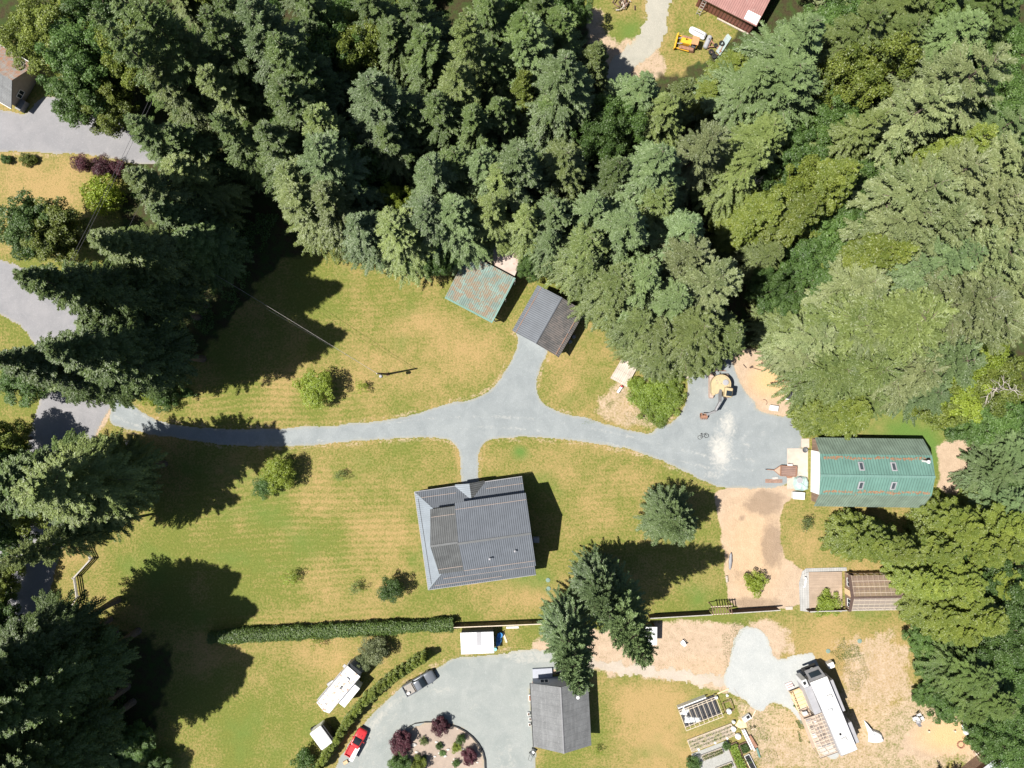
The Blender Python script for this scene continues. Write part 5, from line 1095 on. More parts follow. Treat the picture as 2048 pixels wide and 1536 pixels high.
MB().slab([(-2.02, 2.28, 2.3), (-2.02, 2.2, 2.42), (.98, 2.2, 2.42), (.98, 2.28, 2.3)], .05).box(-.5, 2.35, .8, 2.9, .22, 1.4, 0, .05).build('nose_panel', M_BLACK, R)
wheels(R, (-.5,), 1.0, .34); R.children[-1].location.y = 1.1
for c in R.children:
    if c.name.startswith('wheel'): c.location.y = 1.1
tag(MB().box(0, 0, 0, .9, .5, .5, .5, .1).build('tool_bag', M_BLACK), 'dark covered gear above the white cargo trailer', 'gear').location = (*W(628, 1455), 0)

# ------------------------------------------------------------------ fifth-wheel trailer, deck, pergola
R = thing('fifth_wheel_trailer', 'long white and grey fifth-wheel camper with slide-outs on the pale gravel', 'camper', xy=(49.31, -50.93), deg=22)
MB().box(-.85, 1.2, .7, 2.45, 10.2, 3.15, 0, .1).build('body', M_LGREY, R)
MB().slab([(-2.3, 8.1, 4.0), (-1.95, -3.6, 4.0), (.52, -3.66, 4.0), (.4, 8.05, 4.0)], .16).build('roof', M_WHITE, R)
b = MB()
for i in range(9): b.beam((-2.25 + i * .035, 7.0 - i * 1.22, 4.02), (.4 + i * .012, 6.96 - i * 1.22, 4.02), .03, .02)
b.tube([(-2.3, 8.1, 4.0), (-1.95, -3.6, 4.0)], .05, 6).tube([(.4, 8.05, 4.0), (.52, -3.66, 4.0)], .05, 6); b.build('roof_seams', M_LGREY, R)
MB().box(-1.1, 3.2, 4.0, .75, .65, .28, .03, .08).build('air_conditioner', M_WHITEG, R)
MB().box(-.95, 7.2, 1.6, 2.45, 1.8, 2.2, 0, .1).build('gooseneck', M_LGREY, R)
MB().slab([(-2.1, 8.12, 3.84), (.3, 8.07, 3.84), (.2, 9.1, 2.4), (-2.05, 9.2, 2.4)], .08).build('front_cap', M_MGREY, R)
MB().slab([(-1.75, 8.4, 3.50), (-.05, 8.36, 3.50), (-.1, 8.85, 2.86), (-1.75, 8.9, 2.86)], .03).build('front_window', M_GLASS, R)
MB().box(-1.0, 9.0, 1.2, 2.2, .3, .5, 0, .06).build('front_bumper', M_BLACK, R)
MB().box(-2.75, 5.3, .9, 1.1, 4.3, 2.7, 0, .05).build('slide_out', M_LGREY, R)
MB().box(.85, 4.5, .9, .7, 5.0, 2.6, 0, .05).build('slide_out', M_LGREY, R); MB().box(.95, -1.5, .9, .85, 3.3, 2.6, 0, .05).build('slide_out', M_LGREY, R)
f = MB().box(-2.85, 7.9, 1.1, .8, 1.3, 2.4, 0, .08).build('front_corner', M_WHITEG, R)
MB().box(-2.9, 7.1, 3.52, .55, .45, .06).box(-2.95, 8.1, 3.52, .4, .45, .06).build('solar_panel', M_BLACK, R)
for (x, y) in ((-.35, 5.1), (-.75, -1.6)):
    b = MB().box(x, y, 4.0, .7, .5, .1, 0, .03); b.build('roof_vent', M_WHITE, R); MB().beam((x - .4, y + .32, 4.03), (x + .38, y + .36, 4.03), .05).beam((x + .38, y + .36, 4.03), (x + .42, y - .3, 4.03), .05).build('vent_lip', M_BLACK, R)
MB().box(-1.0, -.6, 4.0, .3, .3, .16, 0, .03).build('antenna_box', M_BLACK, R)
MB().box(.75, 1.2, 1.8, .5, .9, .5, 0, .04).build('awning_box', M_WHITE, R)
wheels(R, (0,), 1.15, .4); 
for c in R.children:
    if c.name.startswith('wheel'): c.rotation_euler = (0, 0, PI / 2); c.location = (-.9, .6, 0)
for s in (-1, 1): MB().box(-1 + s * .9, 8.3, 0, .12, .12, 1.6).build('landing_leg', M_BLACK, R)
tag(MB().box(0, 0, 0, .95, .85, 1.0, .38, .04).build('white_cabinet', M_WHITE), 'white square cabinet at the nose of the long camper', 'cabinet').location = (*W(1657, 1326), 0)
R = thing('wooden_deck', 'new wooden steps and landing against the long camper', 'deck', xy=(49.31, -50.93), deg=22)
MB().box(-4.1, 4.6, .5, 1.7, 3.0, .12).build('landing', ribbed('deck_new_boards', (.64, .46, .26), .6, axis='y', dark=.7, width=.14, rough=.7, var=.1), R)
b = MB()
for x in (-4.9, -3.3):
    for y in (3.3, 4.6, 6.0): b.box(x, y, 0, .1, .1, 1.5)
    b.beam((x, 3.2, 1.45), (x, 6.1, 1.45), .09).beam((x, 3.2, 1.0), (x, 6.1, 1.0), .06)
b.build('railing', M_WOODN, R)
for i in range(3): MB().box(-4.5, 6.5 + i * .3, .12 + (2 - i) * .14, 1.1, .3, .06).build('step', simple('pink_paver', (.55, .42, .42), .9) if i == 0 else bpy.data.materials['pink_paver'], R)
R = thing('pergola', 'wooden pergola frame with clear roof panels along the long camper', 'pergola', xy=(49.31, -50.93), deg=22)
b = MB()
for i in range(12): y = -3.5 + i * .56; b.beam((-4.78, y, 2.72), (-1.8, y, 2.95), .08, .14)
for x in (-4.75, -4.0, -3.25, -2.5, -1.85): b.beam((x, -3.55, 2.76 + (x + 4.75) * .075), (x, 2.72, 2.76 + (x + 4.75) * .075), .06, .08)
b.build('rafters', M_WOODW, R)
for x in (-4.72, -3.2, -1.85):
    for y in (-3.5, 2.65): MB().box(x, y, 0, .1, .1, 2.66 + (x + 4.75) * .07).build('post', M_WOODW, R)
MB().box(-3.3, -.4, .02, 2.9, 6.2, .22).build('floor', M_TANX, R)
poly = new_mat('clear_polycarbonate')[0]; pp = poly.node_tree.nodes['Principled BSDF']; pp.inputs['Base Color'].default_value = (.6, .5, .44, 1); pp.inputs['Roughness'].default_value = .25; pp.inputs['Alpha'].default_value = .22
MB().face([(-4.8, -3.55, 2.86), (-1.8, -3.55, 3.09), (-1.8, 2.75, 3.09), (-4.8, 2.75, 2.86)]).build('roof_panels', poly, R)
MB().beam((-4.85, -3.62, 2.7), (-1.75, -3.62, 2.93), .08, .2).beam((-4.85, 2.8, 2.7), (-1.75, 2.8, 2.93), .08, .2).build('fascia', M_WOODD, R)
rgd = random.Random(2)
for i in range(9): tag(MB().box(0, 0, 0, rgd.uniform(.3, .7), rgd.uniform(.3, .8), rgd.uniform(.3, .7), .38, .04).build('storage_bin', [M_MGREY, M_BLACK, M_WHITEG][i % 3]), ['lowest', 'second lowest', 'third lowest', 'fourth lowest', 'middle', 'fourth highest', 'third highest', 'second highest', 'highest'][i] + ' of the storage bins under the clear pergola roof', 'bin', 'bins under the pergola').location = tuple(R.matrix_basis @ Vector((-3.9 + (i % 2) * 1.1 + rgd.uniform(-.2, .2), -2.8 + i * .62, .25)))
c = thing('potted_plant', 'leafy potted plant by the wooden steps of the camper', 'plant', 1589, 1409); MB().lathe([(.14, 0), (.2, .3), (.16, .3), (.05, .28)], 0, 0, 12).build('pot', M_RUSTM, c)
me, D = broad_mesh(301, .9, .4, 8, .06, 500, .3, F_MAPLE); o = bpy.data.objects.new('leaves', me); COL.objects.link(o); o.parent = c

# ------------------------------------------------------------------ greenhouse, deck, fence
R = thing('greenhouse', 'greenhouse with ridged clear roof, timber rafters and brown end wall', 'greenhouse', xy=W(1752, 1184, 1.5), deg=1)
gx0, gx1, gyN, gyS, gz, gr = -4.1, 5.0, 2.75, -2.6, 2.2, 3.1
polyb = new_mat('smoky_polycarbonate')[0]; pq = polyb.node_tree.nodes['Principled BSDF']; pq.inputs['Base Color'].default_value = (.36, .31, .27, 1); pq.inputs['Roughness'].default_value = .35; pq.inputs['Alpha'].default_value = .6
polyc = new_mat('dark_clear_polycarbonate')[0]; pq = polyc.node_tree.nodes['Principled BSDF']; pq.inputs['Base Color'].default_value = (.30, .22, .17, 1); pq.inputs['Roughness'].default_value = .3; pq.inputs['Alpha'].default_value = .55
MB().face([(gx0, gyS, gz), (gx1, gyS, gz), (gx1, -.3, gr), (gx0, -.3, gr)]).build('roof_panels', polyb, R)
MB().face([(gx0, -.3, gr), (gx1, -.3, gr), (gx1, gyN, gz), (gx0, gyN, gz)]).build('roof_panels', polyc, R)
b = MB()
for i in range(12): x = gx0 + .1 + i * .8; b.beam((x, gyS, gz - .07), (x, -.3, gr - .07), .05, .1).beam((x, -.3, gr - .07), (x, gyN, gz - .07), .05, .1)
for t_ in (.25, .5, .78): b.beam((gx0, gyS + (-.3 - gyS) * t_, gz + (gr - gz) * t_ + .03), (gx1, gyS + (-.3 - gyS) * t_, gz + (gr - gz) * t_ + .03), .05); b.beam((gx0, gyN + (-.3 - gyN) * t_, gz + (gr - gz) * t_ + .03), (gx1, gyN + (-.3 - gyN) * t_, gz + (gr - gz) * t_ + .03), .05)
b.build('rafters', M_WOODW, R)
MB().beam((gx0 - .1, -.3, gr + .04), (gx1 + .1, -.3, gr + .04), .28, .08).build('ridge_cap', M_WOODD, R)
b = MB(); 
for s in (gyN - .05, gyS + .05): b.box((gx0 + gx1) / 2, s, 0, gx1 - gx0 - .1, .1, .9)
b.build('low_wall', M_SIDEB, R)
b = MB()
for i in range(8):
    for s in (gyN - .05, gyS + .05): b.box(gx0 + .1 + i * 1.27, s, .9, .1, .1, gz - 1.0)
b.build('studs', M_WOODW, R)
MB().face([(gx0 + .1, gyN, 0), (gx0 + .1, gyS, 0), (gx0 + .1, gyS, gz - .05), (gx0 + .1, -.3, gr - .1), (gx0 + .1, gyN, gz - .05)]).build('end_wall', M_SIDEB, R)
MB().face([(gx1 - .1, gyN, 0), (gx1 - .1, gyS, 0), (gx1 - .1, gyS, gz - .05), (gx1 - .1, -.3, gr - .1), (gx1 - .1, gyN, gz - .05)][::-1]).build('end_wall', M_SIDEB, R)
MB().slab([(gx0 - .45, gyN + .1, gz - .06), (gx0 - .45, -.3, gr + .0), (gx0, -.3, gr + .0), (gx0, gyN + .1, gz - .06)][::-1][::-1], .08).slab([(gx0 - .45, -.3, gr), (gx0 - .45, gyS - .1, gz - .06), (gx0, gyS - .1, gz - .06), (gx0, -.3, gr)], .08).build('barge_board', M_WOODD, R)
for y in (1.5, -1.6): win(R, gx0 + .04, y, .9, 1.2, 1.1, 0, -1, 0)
MB().box(gx0 + .03, -.1, .05, .08, .9, 2.0).build('door', M_WOODN, R)
MB().box(.4, 1.6, .0, 8, .8, .8).box(.4, -1.6, 0, 8, .8, .8).build('plant_bench', M_WOODB, R)
dkx, dky = W(1650, 1180)
R = thing('garden_deck', 'tan board deck in front of the greenhouse', 'deck', xy=(dkx, dky), deg=1)
MB().box(0, 0, .05, 5.0, 5.7, .25).build('boards', M_TAN, R)
R = thing('paver_border', 'grey stone paving around the left of the greenhouse deck', 'paving', xy=(dkx, dky), deg=1); R['kind'] = 'structure'; 
del R['category']; del R['label']
MB().slab([(-2.5, 2.85, .1), (-3.6, 2.4, .1), (-4.0, 1.2, .1), (-3.9, -3.1, .1), (-2.5, -3.3, .1)], .1).slab([(-2.6, 2.86, .1), (3.4, 2.9, .1), (3.3, 3.45, .1), (-2.9, 3.4, .1), (-3.5, 2.9, .1), (-3.6, 2.42, .1)][::1], .1).slab([(-2.5, -3.0, .1), (-2.5, -3.4, .1), (2.5, -3.4, .1), (2.5, -2.9, .1)], .1).build('pavers', ribbed('paver_grid', (.36, .355, .345), .35, axis='x', dark=.3, width=.12, rough=.9, var=.15, cross=.35, jitter=.2, spec=.2), R)
R = thing('garden_bench', 'white curved bench on the stone paving', 'bench', 1608, 1163, deg=80, z=.1)
MB().slab([(-.8, 0, .42), (-.4, -.16, .42), (.4, -.16, .42), (.8, 0, .42), (.8, .25, .42), (.4, .12, .42), (-.4, .12, .42), (-.8, .25, .42)], .06).build('seat', M_WHITE, R)
for x in (-.6, .6): MB().box(x, .06, 0, .1, .25, .36).build('leg', M_WHITE, R)
R = thing('round_stool', 'small round stool on the garden deck with dark rim', 'stool', 1661, 1197, z=.3)
MB().lathe([(.26, .38), (.28, .42), (.22, .42), (.05, .43)], 0, 0, 18).build('seat', M_WOODB, R)
for a in range(4): MB().beam((.2 * math.cos(a * PI / 2), .2 * math.sin(a * PI / 2), 0), (.15 * math.cos(a * PI / 2), .15 * math.sin(a * PI / 2), .38), .03).build('leg', M_BLACK, R)

def board_fence(label, pa, pb, h, mat, top=None, name='board_fence'):
    a = Vector(W(*pa)).to_3d(); b = Vector(W(*pb)).to_3d(); L = (b - a).length; ang = math.atan2((b - a).y, (b - a).x)
    R = thing(name, label, 'fence', xy=(a.x, a.y), deg=math.degrees(ang)); rr = random.Random(int(L * 10))
    m = MB(); n = int(L / .15)
    for i in range(n): m.box((i + .5) * L / n, 0, .04, L / n - .012, .025, h - .1 + rr.uniform(-.015, .015))
    m.build('boards', mat, R)
    MB().box(L / 2, 0, h - .02, L, .13, .05).build('cap_rail', top or M_WOODG, R)
    MB().box(L / 2, -.05, .4, L, .05, .09).box(L / 2, -.05, h - .35, L, .05, .09).build('rail', mat, R)
    for i in range(int(L / 2.4) + 1): MB().box(min(L, i * 2.4), -.07, 0, .1, .1, h).build('post', mat, R)
    return R
board_fence('dark board fence between the hedge and the tall cypresses', (908, 1247), (1084, 1240), 1.8, M_WOODD, M_WOODW)
board_fence('dark board fence from the cypresses to the slatted arbor', (1296, 1229), (1418, 1222), 1.8, M_WOODD)
board_fence('dark board fence right of the slatted arbor', (1458, 1219), (1552, 1213), 1.8, M_WOODD)
board_fence('dark low fence under the greenhouse deck and lime vine', (1612, 1217), (1685, 1215), 1.5, M_WOODD)
board_fence('dark fence strip along the bottom side of the greenhouse', (1690, 1215.5), (1806, 1212), 1.3, M_WOODD)
R = thing('arbor', 'brown slatted arbor standing over the gap in the board fence', 'arbor', 1436, 1217, deg=3)
b = MB()
for i in range(8): b.beam((-1.4 + i * .4, -.1, 2.45), (-1.55 + i * .4, 1.25, 2.45), .09, .12)
b.build('slats', M_WOODB, R)
MB().beam((-1.6, -.05, 2.36), (1.6, -.05, 2.36), .1, .14).beam((-1.7, 1.1, 2.36), (1.5, 1.1, 2.36), .1, .14).build('beam', M_WOODW, R)
for x in (-1.4, 1.35):
    for y in (0, 1.05): MB().box(x, y, 0, .12, .12, 2.3).build('post', M_WOODB, R)
tag(MB().box(0, 0, 0, 1.1, .5, .12, .05, .03).build('stone_step', M_CONC), 'pale stone slab at the right end of the board fence', 'slab').location = (*W(1578, 1216), 0)
# split rail zigzag fence
def rail_fence(label, pts):
    P = [Vector(W(*p)).to_3d() for p in pts]; R = thing('rail_fence', label, 'fence', xy=(P[0].x, P[0].y)); P = [p - P[0] for p in P]
    for i in range(len(P) - 1):
        a, b = P[i], P[i + 1]; d = (b - a).normalized(); n_ = Vector((-d.y, d.x, 0))
        m = MB()
        for j, z in enumerate((.35, .7, 1.05)): m.beam(a - d * .15 + Vector((0, 0, z)) + n_ * (.12 * (j - 1)), b + d * .15 + Vector((0, 0, z + .03)) + n_ * (.12 * (j - 1)), .15, .12)
        m.build('rails', M_WOODG, R)
    for p in P: MB().tube([p, p + Vector((0, 0, 1.25))], .08, 8).build('post', M_WOODG, R)
rail_fence('grey zigzag split-rail fence beside the road at the left', [(176, 1093), (187, 1116), (154, 1152), (160, 1192), (140, 1222), (95, 1246), (52, 1268)])
rail_fence('grey split-rail fence corner in the shade below the driveway mouth', [(257, 882), (267, 912), (248, 926)])
rail_fence('short grey rail fence in deep shade above the zigzag fence', [(230, 948), (230, 985)])

# ------------------------------------------------------------------ carport, shed
R = thing('metal_shed', 'flat white metal shed roof with a grey skylight strip beside the fence', 'shed', xy=W(955, 1285.5, 2.3), deg=1.6)
MB().slab([(-2.5, -1.7, 2.25), (2.45, -1.65, 2.25), (2.42, 1.62, 2.4), (-2.55, 1.6, 2.4)], .06).build('roof', M_WHT, R)
MB().slab([(-.1, -.4, 2.345), (.6, -.4, 2.345), (.6, 1.6, 2.43), (-.1, 1.6, 2.43)], .02).build('skylight_panel', M_LGREY, R)
for x in (-2.35, 2.3):
    for y in (-1.5, 1.45): MB().box(x, y, 0, .09, .09, 2.2).build('post', M_LGREY, R)
MB().box(-2.4, 0, .1, .04, 3.0, 2.0).box(0, 1.5, .1, 4.6, .04, 2.1).build('wall_panel', M_LGREY, R)
R = thing('wheelbarrow', 'dark wheelbarrow in the shade right of the white shed', 'wheelbarrow', 1000, 1268, deg=40)
MB().lathe([(.25, .35), (.45, .6), (.42, .62), (.2, .4)], 0, 0, 12).build('tray', M_BLUE, R); MB().wheel(.65, 0, .2, .2, .08).build('wheel', M_RUBBER, R); MB().tube([(.6, .05, .2), (-.2, .25, .35), (-.9, .3, .6)], .025).tube([(.6, -.05, .2), (-.2, -.25, .35), (-.9, -.3, .6)], .025).build('handle', M_WOODB, R)
tag(drape('tarp_bundle', [(-.35, -.9), (.3, -.6), (.7, .3), (.4, 1.0), (-.3, .9)], .5, M_BLUE, None, 6), 'crumpled blue tarp bundle right of the white shed', 'tarp').location = (*W(996, 1283), 0)
tag(MB().lathe([(.22, 0), (.26, .4), (.22, .42), (.05, .4)], 0, 0, 12).build('bucket', M_CYAN), 'bright cyan bucket at the lower right corner of the white shed', 'bucket').location = (*W(990.5, 1297), 0)
tag(MB().box(0, 0, 0, .3, 1.6, .12, .35, .03).build('plank', M_WOODW), 'pale plank leaning in the dirt right of the white shed', 'plank').location = (*W(1010, 1275), 0)
tag(MB().box(0, 0, 0, 1.9, .3, .12, .03, .02).build('metal_strip', M_WHITE), 'white panel lying along the fence above the gravel drive', 'panel').location = (*W(1025, 1254.5), 0)
R = thing('garden_shed', 'small shed with pale flat roof half hidden under the cypress', 'shed', xy=W(1306, 1272, 2.2), deg=0)
MB().slab([(-1.3, -1.4, 2.2), (.6, -1.4, 2.2), (.6, 1.4, 2.35), (-1.3, 1.4, 2.35)], .1).build('roof', M_WHITEG, R); MB().box(-.35, 0, 0, 1.7, 2.5, 2.1).build('wall', M_WOODD, R); MB().box(-.35, 1.28, .1, .8, .05, 1.8).build('door', M_WOODB, R)
def chair(label, px, py, deg, mat, group=None, z=0):
    c = thing('lawn_chair', label, 'chair', px, py, deg=deg, group=group, z=z)
    MB().slab([(-.27, -.27, .38), (.27, -.27, .40), (.27, .27, .40), (-.27, .27, .38)], .04).build('seat', mat, c)
    MB().slab([(-.27, -.27, .40), (-.5, -.25, .95), (-.5, .25, .95), (-.27, .27, .40)][::-1], .04).build('backrest', mat, c)
    for s in (-1, 1): MB().box(0, s * .3, .55, .55, .07, .04).build('armrest', mat, c)
    for sx in (-1, 1):
        for sy in (-1, 1): MB().box(sx * .24, sy * .27, 0, .05, .05, .56).build('leg', mat, c)
    return c
chair('white plastic chair alone on the bare dirt lane', 1364, 1283, 130, M_WHITE)
chair('white lawn chair topmost of the group by the fire pit', 1834, 1427, -60, M_WHITEG, 'lawn chairs by the fire pit'); chair('white lawn chair at the left of the group by the fire pit', 1826, 1435, 200, M_WHITEG, 'lawn chairs by the fire pit'); chair('pale grey lawn chair lowest of the group by the fire pit', 1833, 1441, 100, M_LGREY, 'lawn chairs by the fire pit'); chair('white lawn chair at the right of the group by the fire pit', 1841, 1434, 30, M_WHITEG, 'lawn chairs by the fire pit')

# ------------------------------------------------------------------ garden frame (cold frame under construction)
R = thing('cold_frame', 'timber greenhouse frame over black weed mat and white sheets', 'garden frame', xy=(29.85, -50.93), deg=21)
MB().box(-.7, 1.0, .0, 5.8, 3.0, .08).build('weed_mat', M_WEAVE, R)
b = MB()
for y, z in ((2.62, 1.0), (-.62, 1.0), (-.05, 1.0), (2.3, 1.0)): b.beam((-3.78, y, z), (2.3, y, z), .08)
for i in range(9): x = -3.74 + i * .75; b.beam((x, -.62, 1.0), (x, 2.62, 1.0), .06)
for x in (-3.74, -1.5, .75, 2.26):
    for y in (-.62, 2.62): b.box(x, y, 0, .09, .09, 1.0)
b.build('timber_frame', M_WOODW, R)
tag(drape('white_sheet', [(-1.2, -.5), (1.3, -.35), (1.3, .35), (.2, .45), (-1.2, .5)], .3, M_WTARP, None, 11), 'white plastic sheet along the lower edge inside the timber frame', 'sheet').location = (*tuple(R.matrix_basis @ Vector((-2.2, .15, 0)))[:2], .1)
tag(drape('white_sheet', [(-.8, -.4), (.2, -.6), (.7, .4), (-.3, .7)], .3, M_WTARP, None, 12), 'crumpled white sheet in the left part of the timber frame', 'sheet').location = (*tuple(R.matrix_basis @ Vector((-2.8, 1.7, 0)))[:2], .1)
tag(MB().box(0, 0, 0, 4.6, .18, .9, 0, .02).build('polycarbonate_sheets', M_WTARP), 'white panels leaning along the upper side of the timber frame', 'panel').matrix_basis = R.matrix_basis @ Matrix.Translation((-1.4, 2.95, 0))
R2 = thing('wooden_gate', 'open brown wooden gate frame right of the timber frame', 'gate', 1453, 1412, deg=21)
MB().beam((-.5, -.7, .5), (.8, -.7, .5), .09).beam((.8, -.7, .5), (.8, .9, .5), .09).beam((.8, .9, .5), (-.5, .9, .5), .09).beam((-.5, -.7, .5), (-.5, .9, .5), .09).build('frame', M_WOODB, R2)
for s in (-.5, .8): MB().box(s, -.7, 0, .09, .09, .5).build('post', M_WOODB, R2)
def bag(label, px, py, r=.4, mat=None, h=.6): return tag(MB().lathe([(r * .85, 0), (r, h * .4), (r * .8, h * .85), (r * .25, h), (.02, h)], 0, 0, 12).build('bulk_bag', mat or M_WTARP), label, 'bag').__setattr__('location', Vector((*W(px, py), 0)))
bag('white bag at the right end of the timber frame', 1457, 1421, .45); bag('small white bag topmost above the garden bed', 1466, 1442, .28); bag('white bulk bag between two others beside the garden bed', 1466, 1456, .42); bag('largest white bulk bag beside the garden bed', 1475, 1471, .48)
bag('white sack beside the timber frame gate', 1432, 1394, .3, None, .3); bag('pale sack by the long plank', 1454, 1390, .22, None, .3)
def stick(label, p0, p1, w, h, mat, name='plank', cat='plank', z=.0):
    a = Vector((*W(*p0), z + h / 2)); b = Vector((*W(*p1), z + h / 2)); m = MB(); L = (b - a).length; m.box(0, 0, 0, L, w, h, 0, min(w, h) * .15)
    o = tag(m.build(name, mat), label, cat); c = (a + b) / 2; o.location = (c.x, c.y, z + .01); o.rotation_euler = (0, 0, math.atan2(b.y - a.y, b.x - a.x)); return o
stick('pale timber plank above the corner of the timber frame', (1434, 1387), (1457, 1377), .22, .12, M_WOODN); stick('thin dark-edged stick on the pale gravel', (1467, 1376), (1477, 1391), .08, .08, M_WOODG, 'stick', 'stick')
stick('upright thin stick beside the wood chips', (1487, 1427), (1493, 1411), .07, .07, M_WOODN, 'stick', 'stick'); stick('pale pole beside the metal sink', (1502, 1438), (1511, 1420), .16, .1, M_WOODW, 'pole', 'pole')
stick('long white beam, left one of the pair by the raised bed', (1483, 1458), (1502, 1497), .2, .35, M_WHITE, 'beam', 'beam'); stick('long white beam, right one of the pair by the raised bed', (1487, 1457), (1508, 1499), .24, .4, M_WHITE, 'beam', 'beam')
stick('brown timber stack beside the white beams', (1498, 1470), (1512, 1493), .5, .35, M_RUSTM, 'timber_stack', 'timber')
stick('teal folded umbrella on the dry grass', (1513, 1495), (1519, 1514), .28, .2, M_TEALC, 'folded_umbrella', 'umbrella')
R = thing('metal_sink', 'white metal sink with black basin on the dry ground', 'sink', 1492, 1434, deg=35)
MB().box(0, 0, .0, 1.3, .8, .5, 0, .06).build('cabinet', M_WHITEG, R); MB().box(.25, .1, .505, .5, .45, .02).build('basin', M_BLACK, R)
R = thing('sawhorse', 'small dark-legged sawhorse right of the wood chips', 'sawhorse', 1504, 1454, deg=10)
MB().beam((-.35, 0, .6), (.35, 0, .6), .1).build('beam', M_WOODW, R)
for sx in (-1, 1):
    for sy in (-1, 1): MB().beam((sx * .3, sy * .3, 0), (sx * .28, 0, .58), .06).build('leg', M_BLACK, R)
tag(drape('wood_chips', [(-.9, -.3), (0, -.7), (1.2, -.5), (.9, .4), (-.2, .8)], .2, M_WOODN, None, 21), 'orange heap of wood chips below the metal sink', 'heap').location = (*W(1481, 1448), 0)
# vegetable beds
def rowplants(parent, x0, x1, ys, n, size, mat, name='foliage', h=.3, seed=1):
    rg = np.random.default_rng(seed); C = []
    for y in ys:
        X = rg.uniform(x0, x1, n); C.append(np.stack([X, y + rg.normal(0, size * 1.1, n), rg.uniform(.28, .28 + h, n)], 1))
    C = np.concatenate(C); m = len(C); nn = nrm(np.array([0, 0, 1.]) + rg.normal(0, .6, (m, 3))); t = nrm(np.cross(nn, rg.normal(0, 1, (m, 3))))
    o = bpy.data.objects.new(name, leaf_mesh(name, C, t * size * rg.uniform(.6, 1.3, m)[:, None], np.cross(nn, t) * size * .5, rg.random(m), mat)); COL.objects.link(o); o.parent = parent; return o
def bed(label, px, py, deg, sx, sy, mat, rows, fol, n=260, frame=M_WOODG, hz=.3, seed=1, size=.12):
    R = thing('raised_bed', label, 'garden bed', px, py, deg=deg)
    b = MB()
    for s in (-1, 1): b.box(s * sx / 2, 0, 0, .06, sy, .3).box(0, s * sy / 2, 0, sx - .06, .06, .298)
    b.build('boards', frame, R); MB().box(0, 0, 0, sx - .08, sy - .08, .24).build('soil', mat, R)
    if rows: rowplants(R, -sx / 2 + .1, sx / 2 - .1, rows, n, size, fol, 'foliage', hz, seed)
    return R
bed('long brown vegetable bed just below the timber frame', 1422, 1474, 21, 7.2, 1.9, M_BEDS, (-.5, 0, .55), F_MAPLE, 200, M_WOODW, .2, 3, .07)
bed('middle vegetable bed with grey-green plants in the grey gravel', 1424, 1507, 21, 3.4, .95, M_BEDS, (-.2, .2), F_OLIVE, 300, M_WOODG, .3, 4, .07)
bed('lowest vegetable bed cut by the lower edge', 1448, 1533, 21, 2.6, .8, M_BEDS, (0,), F_WEED, 260, M_WOODG, .3, 5)
bed('bright green leafy bed running down at the right of the garden', 1475, 1515, -67, 4.8, 1.5, M_SOIL, (-.45, -.15, .15, .45), F_BRAMB, 420, M_WOODB, .35, 6, .11)
bed('square bed full of dark green plants beside the white beams', 1488, 1494, -67, 1.5, 1.3, M_SOIL, (-.4, -.13, .13, .4), F_MAPLE, 260, M_WOODB, .3, 7, .08)
bed('narrow black-lined bed at the lower right of the garden', 1500, 1524, -63, 2.6, .8, M_BLACK, (-.1,), F_MAPLE, 20, M_WHITE, .2, 8)
R = thing('garden_path', None, None, 1424, 1518, deg=21); R['kind'] = 'structure'
MB().slab([(-2.9, -2.6, .05), (3.3, -2.6, .05), (3.3, 1.9, .05), (-2.7, 1.9, .05)], .05).build('gravel', simple('garden_gravel', (.30, .30, .285), .95, .2, 5), R)
for i, (a, b) in enumerate([(1396.5, 1497), (1429.5, 1484), (1453.5, 1475)]): tag(MB().lathe([(.16, .2), (.2, .26), (.16, .34), (.03, .36)], 0, 0, 12).build('white_cloche', M_WHITE), ['left', 'middle', 'right'][i] + ' one of three white cloches in the long brown bed', 'cloche', 'cloches in the bed').location = (*W(a, b), 0)
plant('d', 1390, 1535, 1.6, 1.3, 'dark bush at the lower left corner of the vegetable garden')
plant('m', 1454, 1495, 1.2, .7, 'leafy plant at the top of the bright green bed')

# ------------------------------------------------------------------ tarp, fire pit
tag(drape('white_tarp', [(-1.6, 1.9), (-.8, .7), (.6, .2), (1.1, -.2), (1.5, -1.3), (.3, -1.7), (-.9, -1.5), (-.9, -.2)], .7, M_WTARP, None, 31), 'white sail-shaped tarp heap right of the long camper', 'tarp').location = (*W(1748, 1464), 0)
R = thing('fire_ring', 'ring of brown stones in the orange dirt near the lower right', 'fire ring', 1921, 1489)
for i in range(11): a = i * 2 * PI / 11; MB().box(.5 * math.cos(a), .5 * math.sin(a), 0, .26, .18, .2, a + PI / 2, .04).build('stone', M_RUSTM, R)
tag(MB().lathe([(.55, 0), (.55, .06), (.50, .08), (.1, .08)], 0, 0, 20).build('round_mat', M_STONE), 'round grey-mauve disc on the ground by the hedge of shrubs', 'disc').location = (*W(1929.5, 1438), 0)
tag(drape('white_tarp', [(-1.1, .7), (-.3, 1.0), (.9, .9), (1.2, .2), (.6, -.9), (-.1, -1.2), (-.8, -.5)], .12, M_WTARP, None, 33), 'flat white ground sheet beside the orange fire pit area', 'tarp').location = (*W(1937, 1459), 0)
stick('log bench above the orange dirt', (1895, 1434), (1911, 1440), .25, .4, M_WOODW, 'log_bench', 'bench'); stick('short dark log beside the white ground sheet', (1940, 1445), (1950, 1449), .16, .2, M_WOODB, 'log', 'log')
